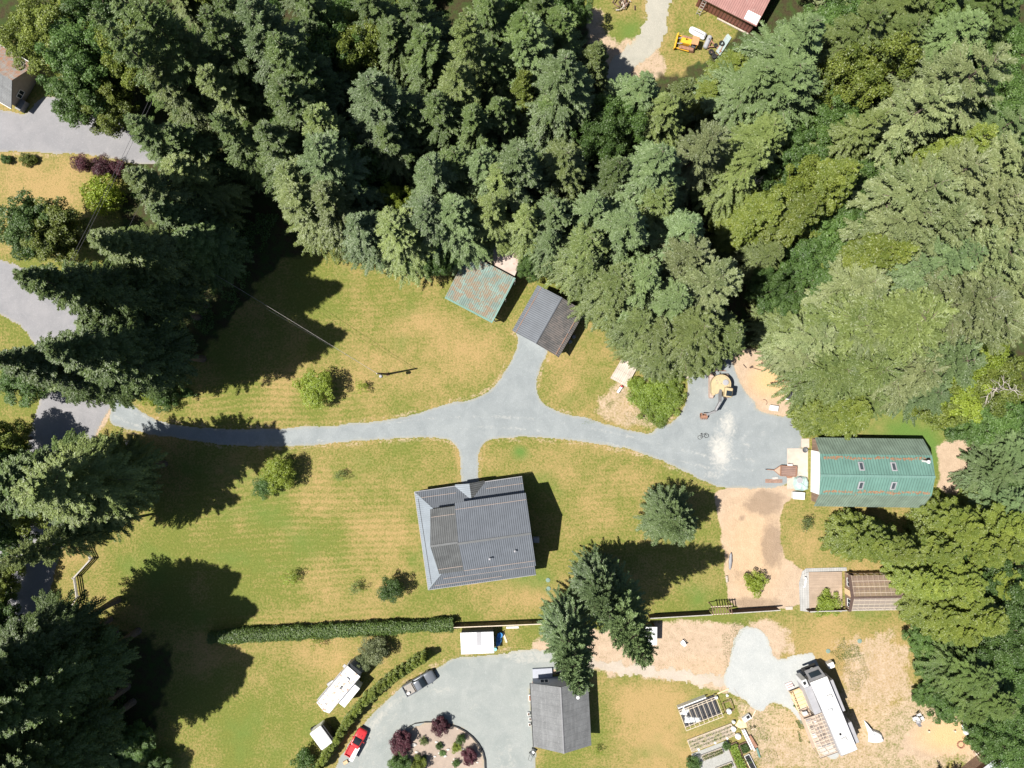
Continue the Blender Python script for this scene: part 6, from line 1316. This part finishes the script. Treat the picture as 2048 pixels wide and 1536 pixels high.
for i, (a, b, l) in enumerate([(1856, 1461.5, 'leftmost stump seat on the orange dirt'), (1908, 1461, 'middle stump seat on the orange dirt'), (1947.5, 1475, 'rightmost stump seat on the orange dirt'), (1913, 1432, 'stump just right of the log bench')]): tag(MB().lathe([(.17, 0), (.15, .1), (.15, .36), (.05, .37)], 0, 0, 10).build('stump', M_WOODW), l, 'stump', 'stump seats').location = (*W(a, b), 0)
tag(drape('rubble_heap', [(-.7, -.7), (.6, -.8), (.8, .5), (-.3, .8)], .3, M_ROCK, None, 41), 'heap of pale rubble above the slatted stairs', 'heap').location = (*W(1968, 1476), 0)
R = thing('white_roof_cabin', 'cabin with pale blue-white metal roof cut by the lower right corner', 'cabin', xy=W(1990, 1545, 2.6), deg=38)
MB().slab([(-4.6, -4.5, 2.5), (2.0, -4.5, 2.5), (2.0, 1.9, 3.0), (-4.6, 1.9, 3.0)], .1).build('roof', ribbed('pale_roof', (.50, .53, .60), .4, dark=.1, width=.1, rough=.5, var=.05, spots=(.62, .56, .54), spot_scale=.5, spot_amt=.42), R)
MB().box(-1.3, -1.3, 0, 6.0, 5.8, 2.4).build('wall', M_SIDEB, R)
R = thing('slatted_stairs', 'brown slatted wooden stairs beside the corner cabin', 'stairs', 1962, 1500, deg=35)
for i in range(6): MB().box(-.1, .85 - i * .34, .15 + i * .1, 2.3, .2, .06).build('step', M_WOODB if i % 2 else M_PAL, R)
b = MB(); b.beam((-1.2, 1.0, .9), (-1.2, -1.0, 1.5), .08).beam((1.1, 1.0, .9), (1.1, -1.0, 1.5), .08)
for x in (-1.2, 1.1):
    for y in (1.0, -1.0): b.box(x, y, 0, .08, .08, 1.5 if y < 0 else .95)
b.build('railing', M_WOODW, R)

# ------------------------------------------------------------------ excavator
R = thing('excavator', 'faded yellow excavator with its long grey arm resting on gravel', 'excavator', 1435, 772, deg=0)
for x in (-1.15, 1.15):
    o = MB().loft([(0, 0, .28, .0, .5), (0, 0, .28, .0, .5)], 4).v
    t_ = MB(); prof = [(-1.9, .45), (-1.75, .78), (-1.4, .9), (1.4, .9), (1.75, .78), (1.9, .45), (1.7, .12), (1.4, 0), (-1.4, 0), (-1.7, .12)]
    n_ = len(prof); t_.add([(x + s * .28, y, z) for s in (-1, 1) for y, z in prof], [(i, (i + 1) % n_, n_ + (i + 1) % n_, n_ + i) for i in range(n_)] + [tuple(range(n_)), tuple(range(2 * n_ - 1, n_ - 1, -1))])
    for i in range(13): t_.box(x, -1.5 + i * .25, .9, .58, .12, .05)
    t_.build('track', simple('rusty_track', (.42, .31, .26), .9, .3, 5) if x < 0 else bpy.data.materials['rusty_track'], R)
MB().box(0, 0, .45, 1.9, 1.6, .5).build('undercarriage', M_DGREY, R)
U = bpy.data.objects.new('upper_structure', None)
b = MB(); pts = [(-1.45, -1.0), (-1.2, -1.35), (.1, -.9), (1.2, -.8), (1.45, -.2)] + [(1.5 * math.cos(a), .25 + 1.5 * math.sin(a)) for a in np.linspace(.1, PI - .1, 12)]
b.slab([(x, y, 1.95) for x, y in pts], .9); b.build('counterweight', M_CREAM, R)
MB().slab([(x * .86 - .05, y * .86 + .08, 2.08) for x, y in pts], .14).build('engine_hood', M_CREAM, R)
MB().lathe([(.46, 2.08), (.46, 2.16), (.40, 2.2), (.08, 2.21)], .62, .55, 18).build('engine_cover', M_LGREY, R)
b = MB()
for x, y in ((-.35, .9), (-.6, .45), (-.1, .35), (-.75, .8)): b.lathe([(.06, 2.08), (.06, 2.2)], x, y, 8)
b.build('exhaust_and_caps', M_MGREY, R)
c = MB().box(.85, -.95, 1.2, 1.15, 1.45, 1.75, -.15, .1).build('cab', M_CREAM, R)
MB().box(.88, -1.1, 2.955, .85, .8, .03, -.15).build('roof_window', M_GLASS, c); MB().box(.75, -1.69, 1.7, .9, .04, 1.0, -.15).build('windscreen', M_GLASS, c); MB().box(1.43, -.86, 1.7, .04, 1.0, .9, -.15).build('side_window', M_GLASS, c)
MB().box(-.95, -.85, 1.5, .45, 1.1, .55, -.5, .06).box(-1.2, -1.2, 1.4, .3, .4, .5, -.3, .05).build('tool_locker', M_YEL if False else M_CREAM, R)
bb = MB(); P0 = Vector((-.15, -.6, 1.9)); P1 = Vector((-.55, -2.6, 3.6)); P2 = Vector((-1.05, -3.9, 3.3)); P3 = Vector((-1.75, -4.1, .9))
P1 = Vector((-.6, -2.3, 3.3)); P2 = Vector((-1.2, -3.9, 2.6)); P3 = Vector((-1.8, -4.35, .85))
bb.beam(P0, P1, .36, .42).beam(P1, P2, .30, .36); bb.build('boom', M_MGREY, R)
MB().beam(P2 + Vector((.12, .25, .3)), P3, .26, .34).build('stick', M_MGREY, R)
MB().tube([P0 + Vector((.2, -.4, -.4)), P1 + Vector((.15, .2, -.25))], .07).tube([P1 + Vector((0, 0, .3)), P2 + Vector((.1, .3, .45))], .06).tube([P2 + Vector((-.1, .1, .3)), P3 + Vector((-.2, .1, .5))], .05).build('hydraulic_ram', M_LGREY, R)
b = MB(); cx, cy = -2.25, -4.55
for i in range(7):
    a0 = PI * .15 + i * PI * .2; a1 = a0 + PI * .2
    y0, z0, y1, z1 = .45 * math.cos(a0), .5 + .45 * math.sin(a0 + PI), .45 * math.cos(a1), .5 + .45 * math.sin(a1 + PI)
    b.face([(cx - .5, cy + y0, z0), (cx + .5, cy + y0, z0), (cx + .5, cy + y1, z1), (cx - .5, cy + y1, z1)])
    if i < 6: 
        for s in (-1, 1): b.face([(cx + s * .5, cy, .5), (cx + s * .5, cy + y0, z0), (cx + s * .5, cy + y1, z1)])
for i in range(4): b.beam((cx - .42 + i * .28, cy - .4, .5), (cx - .42 + i * .28, cy - .62, .62), .07)
b.build('bucket', M_RUSTM, R); MB().beam((-2.5, -4.15, .75), (-1.75, -4.2, .95), .1).beam((-2.5, -4.15, .75), (-2.55, -4.5, .8), .08).build('bucket_linkage', M_DGREY, R)
stick('long dark steel bar on the ground behind the excavator', (1416, 739.5), (1452, 742), .12, .12, M_RUSTM, 'steel_bar', 'bar')
for i, (p0, p1, l) in enumerate([((1416, 746), (1425, 746), 'short bent steel bar, leftmost behind the excavator'), ((1428, 745), (1431, 750), 'curved steel tine, left of two behind the excavator'), ((1439, 745), (1441, 751), 'curved steel tine, right of two behind the excavator'), ((1442, 748), (1452, 748), 'short steel bar, rightmost behind the excavator')]): stick(l, p0, p1, .1, .25, M_WOODD, 'steel_tine', 'bar')
R = thing('bicycle', 'dark bicycle lying on the gravel below the excavator', 'bicycle', 1406, 873, deg=14)
for x in (-.5, .5):
    b = MB(); P = [(x + .33 * math.cos(a), .33 * math.sin(a) * .9, .06 + .1 * (x > 0) + .02 * math.sin(a)) for a in np.linspace(0, 2 * PI, 19)]; b.tube(P, .03, 6, False); b.build('wheel', M_RUBBER, R)
MB().tube([(-.5, 0, .1), (-.1, -.1, .14), (.35, .25, .2), (-.15, .4, .2), (-.5, 0, .1)], .025, 6).tube([(-.1, -.1, .14), (-.18, .45, .22)], .022, 6).tube([(.5, 0, .15), (.33, .35, .22)], .025, 6).build('frame', M_DGREY, R)
MB().box(-.2, .5, .18, .25, .12, .08, .2, .02).build('saddle', M_BLACK, R); MB().tube([(.15, .42, .3), (.33, .38, .24), (.5, .5, .3)], .02, 6).build('handlebar', M_BLACK, R)
# yard objects near
R = thing('plank_platform', 'weathered plank platform beside the bramble bank', 'platform', 1247.5, 745, deg=-29)
MB().slab([(-1.45, -1.8, .55), (1.4, -1.75, .55), (1.35, 1.75, .55), (-1.35, 1.75, .55)], .12).build('planks', M_PAL, R)
for x in (-1.2, 1.2):
    for y in (-1.5, 0, 1.5): MB().box(x, y, 0, .15, .15, .43).build('leg', M_WOODB, R)
R = thing('push_mower', 'white and red push mower beside the plank platform', 'mower', 1239, 779, deg=55)
MB().box(0, 0, .1, 1.2, .4, .3, 0, .08).build('body', M_WHITE, R); MB().box(.55, .05, .3, .25, .3, .15, 0, .03).build('engine', M_RED, R)
for x in (-.4, .45): MB().wheel(x, .24, .14, .14, .06).wheel(x, -.24, .14, .14, .06).build('wheel', M_RUBBER, R)
R = thing('fuel_can', 'red fuel can at the edge of the bramble bank', 'can', 1359, 779); MB().box(0, 0, 0, .6, .4, .5, .3, .08).build('body', M_RED, R); MB().tube([(0, 0, .5), (.1, 0, .6), (.3, 0, .55)], .04).build('spout', M_BLACK, R)
tag(MB().lathe([(.42, 0), (.38, .3), (.36, .45), (.05, .46)], 0, 0, 12).build('tree_stump', M_PAL), 'cut tree stump at the top of the bramble bank', 'stump').location = (*W(1372, 752), 0)
R = thing('black_sheet', 'black sheet with pale edge stretched below the trees by the dirt pile', 'sheet', 1590, 786)
MB().slab([(-.95, 1.35, .5), (-1.65, -.85, .25), (1.15, -1.35, .25), (1.6, .2, .4), (1.4, 1.0, .5)], .04).build('sheet', M_DSHEET, R); MB().beam((-1.65, -.88, .25), (1.15, -1.38, .25), .14, .08).beam((-.95, 1.35, .5), (-1.65, -.85, .25), .08, .06).build('edge', M_WHITE, R)
R = thing('white_chest', 'small white chest on the dry ground near the black sheet', 'chest', 1545.5, 816, deg=-8)
MB().box(0, 0, 0, 1.25, .75, .55, 0, .05).build('body', M_WHITEG, R); MB().box(0, 0, .56, 1.3, .8, .06, 0, .02).build('lid', M_WHITE, R)
b = MB(); b.tube([(.45 * math.cos(a), .45 * math.sin(a), .05) for a in np.linspace(-.9, 1.9, 12)], .05, 6); tag(b.build('curved_hose', M_WOODB), 'curved dark pipe on the tan soil above the white chest', 'pipe').location = (*W(1528, 805), 0)
for i, (y, l) in enumerate([(845.5, 'upper of two bent steel posts lying by the cedar'), (851.5, 'lower of two bent steel posts lying by the cedar')]):
    tag(MB().tube([(-.45, .15, .05), (-.15, -.02, .2), (.5, .12, .06)], .045, 6).build('bent_post', M_WOODD), l, 'post').location = (*W(1585, y), 0)
stick('thin dark pole on the tan soil under the conifer edge', (1504, 735), (1528, 742), .09, .09, M_WOODD, 'pole', 'pole')
tag(MB().box(0, 0, 0, .5, .25, .3, .6, .05).build('dark_log', M_WOODD), 'short black log beside the thin pole on tan soil', 'log').location = (*W(1502, 734), 0); tag(MB().tube([(-.3, .25, .08), (-.1, 0, .15), (.2, -.3, .08)], .06, 6).build('branch', M_WOODD), 'bent dark branch on the tan soil left of the black log', 'branch').location = (*W(1490, 732), 0)
R = thing('canoe', 'narrow blue-grey canoe upside down on the brown dirt', 'canoe', 1460, 1122, deg=86)
MB().loft([(-1.35, 0, .05, .18, .3), (-1.0, 0, .2, .05, .36), (0, 0, .3, 0, .4), (1.0, 0, .2, .05, .36), (1.35, 0, .05, .18, .3)], 12, 2.2).build('hull', M_MGREY, R, True); MB().beam((-1.2, 0, .4), (1.2, 0, .42), .05).build('keel', M_LGREY, R)
stick('narrow pale timber box at the lawn edge below the canoe', (1452.5, 1151), (1453.5, 1164), .3, .3, M_PAL, 'timber_box', 'box')

# ------------------------------------------------------------------ round garden bed
bx, by = W(874, 1530); R = None
pts = []
for i in range(48): a = 2 * PI * i / 48; pts.append((874 + 93 * math.cos(a) + 2, 1533 - 92 * math.sin(a)))
bs = grid_sheet('bed_soil', pts, .05, .13, gravel_mat('bed_earth', (.27, .22, .185), (.36, .29, .24), (.36, .30, .15)), .15, {'chalk': lambda x, y: .4 * fbm(x, y, 1.2, 5, 3)}, 12)
R = thing('bed_edging', 'black curved edging around the round garden bed', 'edging', xy=(bx, by))
b = MB(); ed = [(815, 1454), (830, 1446), (850, 1443), (870, 1443), (895, 1447), (915, 1453), (930, 1461), (945, 1473), (957, 1487), (966, 1503), (970, 1520), (971, 1545)]
b2 = [Vector((*W(*p), .0)) - Vector((bx, by, 0)) for p in ed]
for i in range(len(b2) - 1):
    w_ = .07 + .16 * min(1, i / 6); b.beam(b2[i] + Vector((0, 0, .12)), b2[i + 1] + Vector((0, 0, .12)), w_, .26 + .03 * (i % 2))
b.build('kerb', M_BLACK, R)
rs = random.Random(8)
for i, (a, b_, r_) in enumerate([(828, 1488, .5), (896.5, 1498, .3), (873, 1483, .28), (833, 1503, .3), (955, 1524, .22), (870, 1512, .25), (890, 1511, .35), (909, 1517, .22), (905, 1523, .2), (926, 1497, .25), (915, 1457, .16), (878, 1505, .2)]):
    lab = ['largest pale rock, right of the big purple maple', 'white rock in the middle of the round bed', 'flat pale rock below the topmost purple maple', 'small pale rock below the largest rock', 'white rock right of the smallest purple maple', 'pale rock left of the low centre plants', 'broad flat rock low in the round bed', 'white rock left of the smallest purple maple', 'white rock at the foot of the flecked bush', 'pale rock above the smallest purple maple', 'tiny rock beside the black edging', 'small rock beside the grey-green plant'][i]
    tag(MB().loft([(-r_ * .8, 0, r_ * .3, .03, r_ * .5), (-r_ * .2, 0, r_ * .55, 0, r_ * .75), (r_ * .4, 0, r_ * .5, 0, r_ * .6), (r_ * .85, 0, r_ * .2, .02, r_ * .4)], 8, 2.3).build('rock', M_ROCK), lab, 'rock', 'rocks in the round bed').location = (*W(a, b_), .05)

# ------------------------------------------------------------------ utility pole and wires
px_, py_ = W(775, 748.3); top = 8.0
R = thing('utility_pole', 'wooden utility pole with transformer standing on the lawn', 'pole', xy=(px_, py_))
MB().tube([(0, 0, 0), (0, 0, top)], [.17, .12], 12).build('pole', M_WOODD, R)
MB().lathe([(.2, 5.2), (.24, 5.3), (.24, 5.9), (.2, 6.0), (.05, 6.05)], .05, -.38, 12).build('transformer', M_LGREY, R)
MB().lathe([(.06, 7.8), (.09, 7.9), (.05, 8.1)], -.1, -.05, 8).lathe([(.05, 6.9), (.07, 7.0), (.04, 7.1)], .16, .05, 8).build('insulator', M_WHITE, R)
MB().box(0, 0, 0, .5, .5, .25, .3, .1).build('base_collar', M_WOODB, R)
def wire(label, a, b, sag, r=.018, mat=None):
    A_ = Vector(a); B_ = Vector(b); pts = [A_.lerp(B_, t) - Vector((0, 0, sag * 4 * t * (1 - t))) for t in np.linspace(0, 1, 22)]
    return tag(MB().tube([p - A_ for p in pts], r, 5, False).build('power_line', mat or M_WIRE), label, 'wire').__setattr__('location', A_)
M_WIRE = simple('twisted_wire', (.34, .31, .31), .6); M_WIRED = simple('dark_wire', (.05, .05, .06), .6)
wire('pale service wire from the utility pole up into the dark trees', (px_ - .1, py_, 7.9), (*W(300, 470, 11), 11), .6, .018)
wire('thin second wire from the utility pole into the dark trees', (px_ - .1, py_, 7.2), (*W(310, 490, 10), 10), .7, .012, M_WIRED)
for i, (o1, o2, l) in enumerate([(0, 0, 'left of two dark wires crossing the upper left asphalt'), (8, 6, 'right of two dark wires crossing the upper left asphalt')]):
    wire(l, (*W(330 + o1, 130, 9), 9), (*W(120 + o2, 560, 9), 9), .4, .022, M_WIRED)
wire('dark wire crossing beside the fir at the upper left', (*W(360, 225, 9), 9), (*W(250, 470, 9), 9), .3, .018, M_WIRED)

# ------------------------------------------------------------------ machinery at the top
R = thing('bulldozer', 'yellow bulldozer with rusty canopy in the grass near the top', 'bulldozer', 1374, 91, deg=-14)
for s in (-1, 1):
    t_ = MB(); prof = [(-1.2, .4), (-1.05, .68), (-.8, .75), (.8, .75), (1.05, .68), (1.2, .4), (1.0, .08), (-1.0, .08)]; n_ = len(prof)
    t_.add([(x, s * .78 + q_ * .22, z) for q_ in (-1, 1) for x, z in prof], [(i, n_ + i, n_ + (i + 1) % n_, (i + 1) % n_) for i in range(n_)] + [tuple(range(n_)), tuple(range(2 * n_ - 1, n_ - 1, -1))])
    for i in range(10): t_.box(-.9 + i * .2, s * .78, .75, .09, .46, .04)
    t_.build('track', M_RUSTM, R)
MB().box(-.35, 0, .6, 1.7, .85, .75, 0, .08).build('hood', M_YEL, R); MB().box(.7, 0, .5, 1.0, 1.1, .5, 0, .05).build('seat_platform', M_DGREY, R)
MB().slab([(.3, -.6, 1.95), (1.35, -.6, 1.95), (1.35, .65, 2.0), (.3, .65, 2.0)], .08).build('canopy', simple('rusty_canopy', (.48, .24, .12), .85, .2), R)
for x in (.38, 1.28):
    for y in (-.52, .55): MB().box(x, y, .8, .07, .07, 1.1).build('canopy_post', M_YEL, R)
b = MB()
for i in range(6): a = -.5 + i * .22; b.beam((-1.75 - .16 * math.cos(a * 2), -1.25, .15 + i * .14), (-1.75 - .16 * math.cos(a * 2), 1.15, .15 + i * .14), .08, .15)
b.build('blade', M_YEL, R)
for s in (-1, 1): MB().beam((-1.7, s * .95, .4), (.4, s * 1.05, .45), .12, .16).build('push_arm', M_YEL, R); MB().tube([(-1.6, s * .4, .7), (-.9, s * .45, 1.2)], .06).build('hydraulic_ram', M_LGREY, R)
MB().lathe([(.06, 1.3), (.06, 1.9)], -.5, .1, 8).build('exhaust', M_BLACK, R)
R = thing('boat', 'small white boat resting upside up in the grass above the bulldozer', 'boat', 1393.5, 68, deg=-27)
MB().loft([(-1.35, 0, .25, .25, .6), (-1.1, 0, .5, .08, .62), (0, 0, .62, 0, .62), (1.2, 0, .55, 0, .62), (1.35, 0, .5, .1, .6)], 16, 3).build('hull', M_WHITE, R, True)
MB().slab([(-.95, -.3, .635), (1.1, -.42, .635), (1.1, .42, .635), (-.95, .3, .635)], .02).build('inner_deck', M_WHITEG, R); MB().beam((-.8, 0, .66), (1.0, 0, .66), .1, .05).beam((1.2, -.35, .66), (1.2, .35, .66), .1, .05).build('thwart', M_MGREY, R)
R = thing('steel_tank', 'cylindrical grey steel tank lying between the bulldozer and scrap', 'tank', 1413.5, 87, deg=66)
MB().tube([(-1.05, 0, .45), (-.98, 0, .45), (-.9, 0, .45), (.9, 0, .45), (.98, 0, .45), (1.05, 0, .45)], [.16, .3, .38, .38, .3, .16], 20).build('shell', M_LGREY, R, False)
for x in (-.6, .6): MB().box(x, 0, 0, .12, .6, .15).build('cradle', M_BLACK, R)
MB().lathe([(.08, .8), (.08, .92)], .3, 0, 8).build('valve', M_BLACK, R)
R = thing('scrap_axle', 'rusty axle frame with black tyres among scrap at the top', 'scrap', 1429, 95, deg=-25)
MB().beam((-1.0, .5, .4), (1.2, -.4, .4), .16).beam((-1.0, -.6, .4), (1.1, .6, .4), .14).beam((-.9, -.7, .4), (-.9, .7, .4), .12).beam((1.0, -.7, .4), (1.0, .7, .4), .12).tube([(-.9, -.9, .4), (.2, -1.2, .5), (1.0, -1.0, .4)], .05).build('frame', M_RUSTM, R)
for x, y, r_ in ((.7, .75, .42), (.0, .1, .3), (-.2, -1.1, .42), (.5, -1.5, .4)): MB().lathe([(r_ * .5, .35), (r_ * .95, .38), (r_, .45), (r_, .6), (r_ * .92, .66), (r_ * .5, .66), (r_ * .45, .5)], x, y, 18).build('tyre', M_RUBBER, R)
R = thing('glass_panels', 'stack of clear corrugated sheets leaning beside the scrap axle', 'sheets', 1446, 92, deg=57)
MB().slab([(-1.6, -.4, .25), (1.7, -.4, .2), (1.7, .4, .55), (-1.6, .4, .6)], .05).build('sheet', ribbed('clear_corrugated', (.50, .60, .60), .15, axis='y', dark=.3, width=.3, rough=.3, var=.1), R); MB().box(0, .45, 0, 3, .08, .5).build('rest', M_WOODG, R)
R = thing('wood_pile', 'heap of cut wood and branches at the top edge', 'wood pile', 1246, 4)
for i in range(34): a = rs.uniform(0, 6.3); x, y, z = rs.gauss(0, .7), rs.gauss(0, .8), rs.uniform(.08, .6); l = rs.uniform(.4, 1.3); MB().tube([(x - l * math.cos(a) / 2, y - l * math.sin(a) / 2, z), (x + l * math.cos(a) / 2, y + l * math.sin(a) / 2, z + rs.uniform(-.1, .1))], rs.uniform(.04, .1), 6).build('log', rs.choice([M_PAL, M_WOODB, M_WOODD, BARE]), R)
# dead trees
def dead(label, top, h, r=.16, n=26, seed=1, seglen=1.6, lean=(0, 0)):
    x, y = W(*top, h); R = thing('dead_tree', label, 'dead tree', xy=(x - lean[0], y - lean[1])); rr = random.Random(seed)
    MB().tube([(lean[0] * t, lean[1] * t, h * t) for t in np.linspace(0, 1, 8)], [r * (1.05 - t) for t in np.linspace(0, 1, 8)], 7).build('trunk', BARE, R)
    b = MB()
    for i in range(n):
        t = rr.uniform(.3, .98); a = rr.uniform(0, 6.3); l = seglen * rr.uniform(.5, 1.3) * (1.2 - t); p = Vector((lean[0] * t, lean[1] * t, h * t))
        q1 = p + Vector((math.cos(a), math.sin(a), .1)) * l * .5; q2 = p + Vector((math.cos(a + .3), math.sin(a + .3), .05)) * l
        b.tube([p, q1, q2], [.045, .03, .012], 4, False)
        for s in (-.6, .6): b.tube([q1, q1 + Vector((math.cos(a + s), math.sin(a + s), .1)) * l * .45], [.02, .008], 4, False)
    b.build('branches', BARE, R)
dead('bleached dead snag poking out between trees above the excavator', (1528, 350), 15, .2, 30, 1, 2.4, (.5, .5)); dead('dead grey branches in a dark gap of the upper left wood', (575, 262), 13, .14, 30, 2, 3.0); dead('bare dead tree at the right edge among green maples', (2040, 780), 16, .2, 44, 3, 4)
dead('dead twiggy treetop in the shade at the left', (235, 655), 18, .14, 40, 5, 2.2)

# ------------------------------------------------------------------ labels that single out each tree
MARKS = [('teal pole shed', 960, 575), ('grey metal garage', 1097, 642), ('excavator', 1435, 775), ('yellow bulldozer', 1374, 91), ('green barn', 1750, 945), ('greenhouse', 1750, 1180), ('utility pole', 760, 747),
         ('driveway mouth', 235, 815), ('upper left asphalt', 160, 260), ('zigzag rail fence', 165, 1150), ('bleached snag', 1500, 375), ('brown barn', 1450, 25), ('laurel hedge', 660, 1262), ('fire pit dirt', 1900, 1465), ('lower left corner', 10, 1530),
         ('upper right corner', 2040, 10), ('top edge middle', 900, 0), ('black sheet', 1590, 786), ('dead branches gap', 570, 262), ('left edge road bend', 40, 580), ('right edge middle', 2045, 620), ('upper left corner', 0, 0), ('lawn shadow tips', 640, 620)]
def direction(dx, dy):
    a = math.degrees(math.atan2(-dy, dx)) % 360
    return ['right of', 'upper right of', 'above', 'upper left of', 'left of', 'lower left of', 'below', 'lower right of'][int(((a + 22.5) % 360) // 45)]
groups = {}
for T in TREES:
    root, desc, px, py, h, r, lab, grp = T
    if grp: root['group'] = grp
    if lab: root['label'] = lab; continue
    px = min(2040, max(5, px)); py = min(1530, max(5, py))
    m = min(MARKS, key=lambda q_: (q_[1] - px) ** 2 + (q_[2] - py) ** 2); d = math.hypot(m[1] - px, m[2] - py)
    size = 'tall' if h > 24 else 'mid-height' if h > 13 else 'low'
    groups.setdefault((size + ' ' + desc, direction(px - m[1], py - m[2]), m[0]), []).append((d, root))
ORD = ['nearest', 'second nearest', 'third nearest', 'fourth nearest', 'fifth nearest', 'sixth nearest', 'seventh nearest', 'eighth nearest', 'ninth nearest', 'tenth nearest', 'eleventh nearest', 'twelfth nearest', 'thirteenth nearest']
for (nm, dr, mk), L in groups.items():
    L.sort(key=lambda q_: q_[0])
    for i, (d, root) in enumerate(L):
        root['label'] = f'{nm} {dr} the {mk}' + (f', {ORD[min(i, 12)]} of {len(L)}' if len(L) > 1 else '')
        if not root.get('group') and root.name.split('.')[0] in ('fir_tree', 'hemlock_tree', 'cedar_tree', 'maple_tree'): root['group'] = 'trees of the surrounding wood'
for o in list(bpy.data.objects):      # only the crowns and trunks of copied meshes remain as parts
    if o.type == 'MESH' and o.parent is None and not o.get('label') and not o.get('kind'): print('UNTAGGED', o.name)
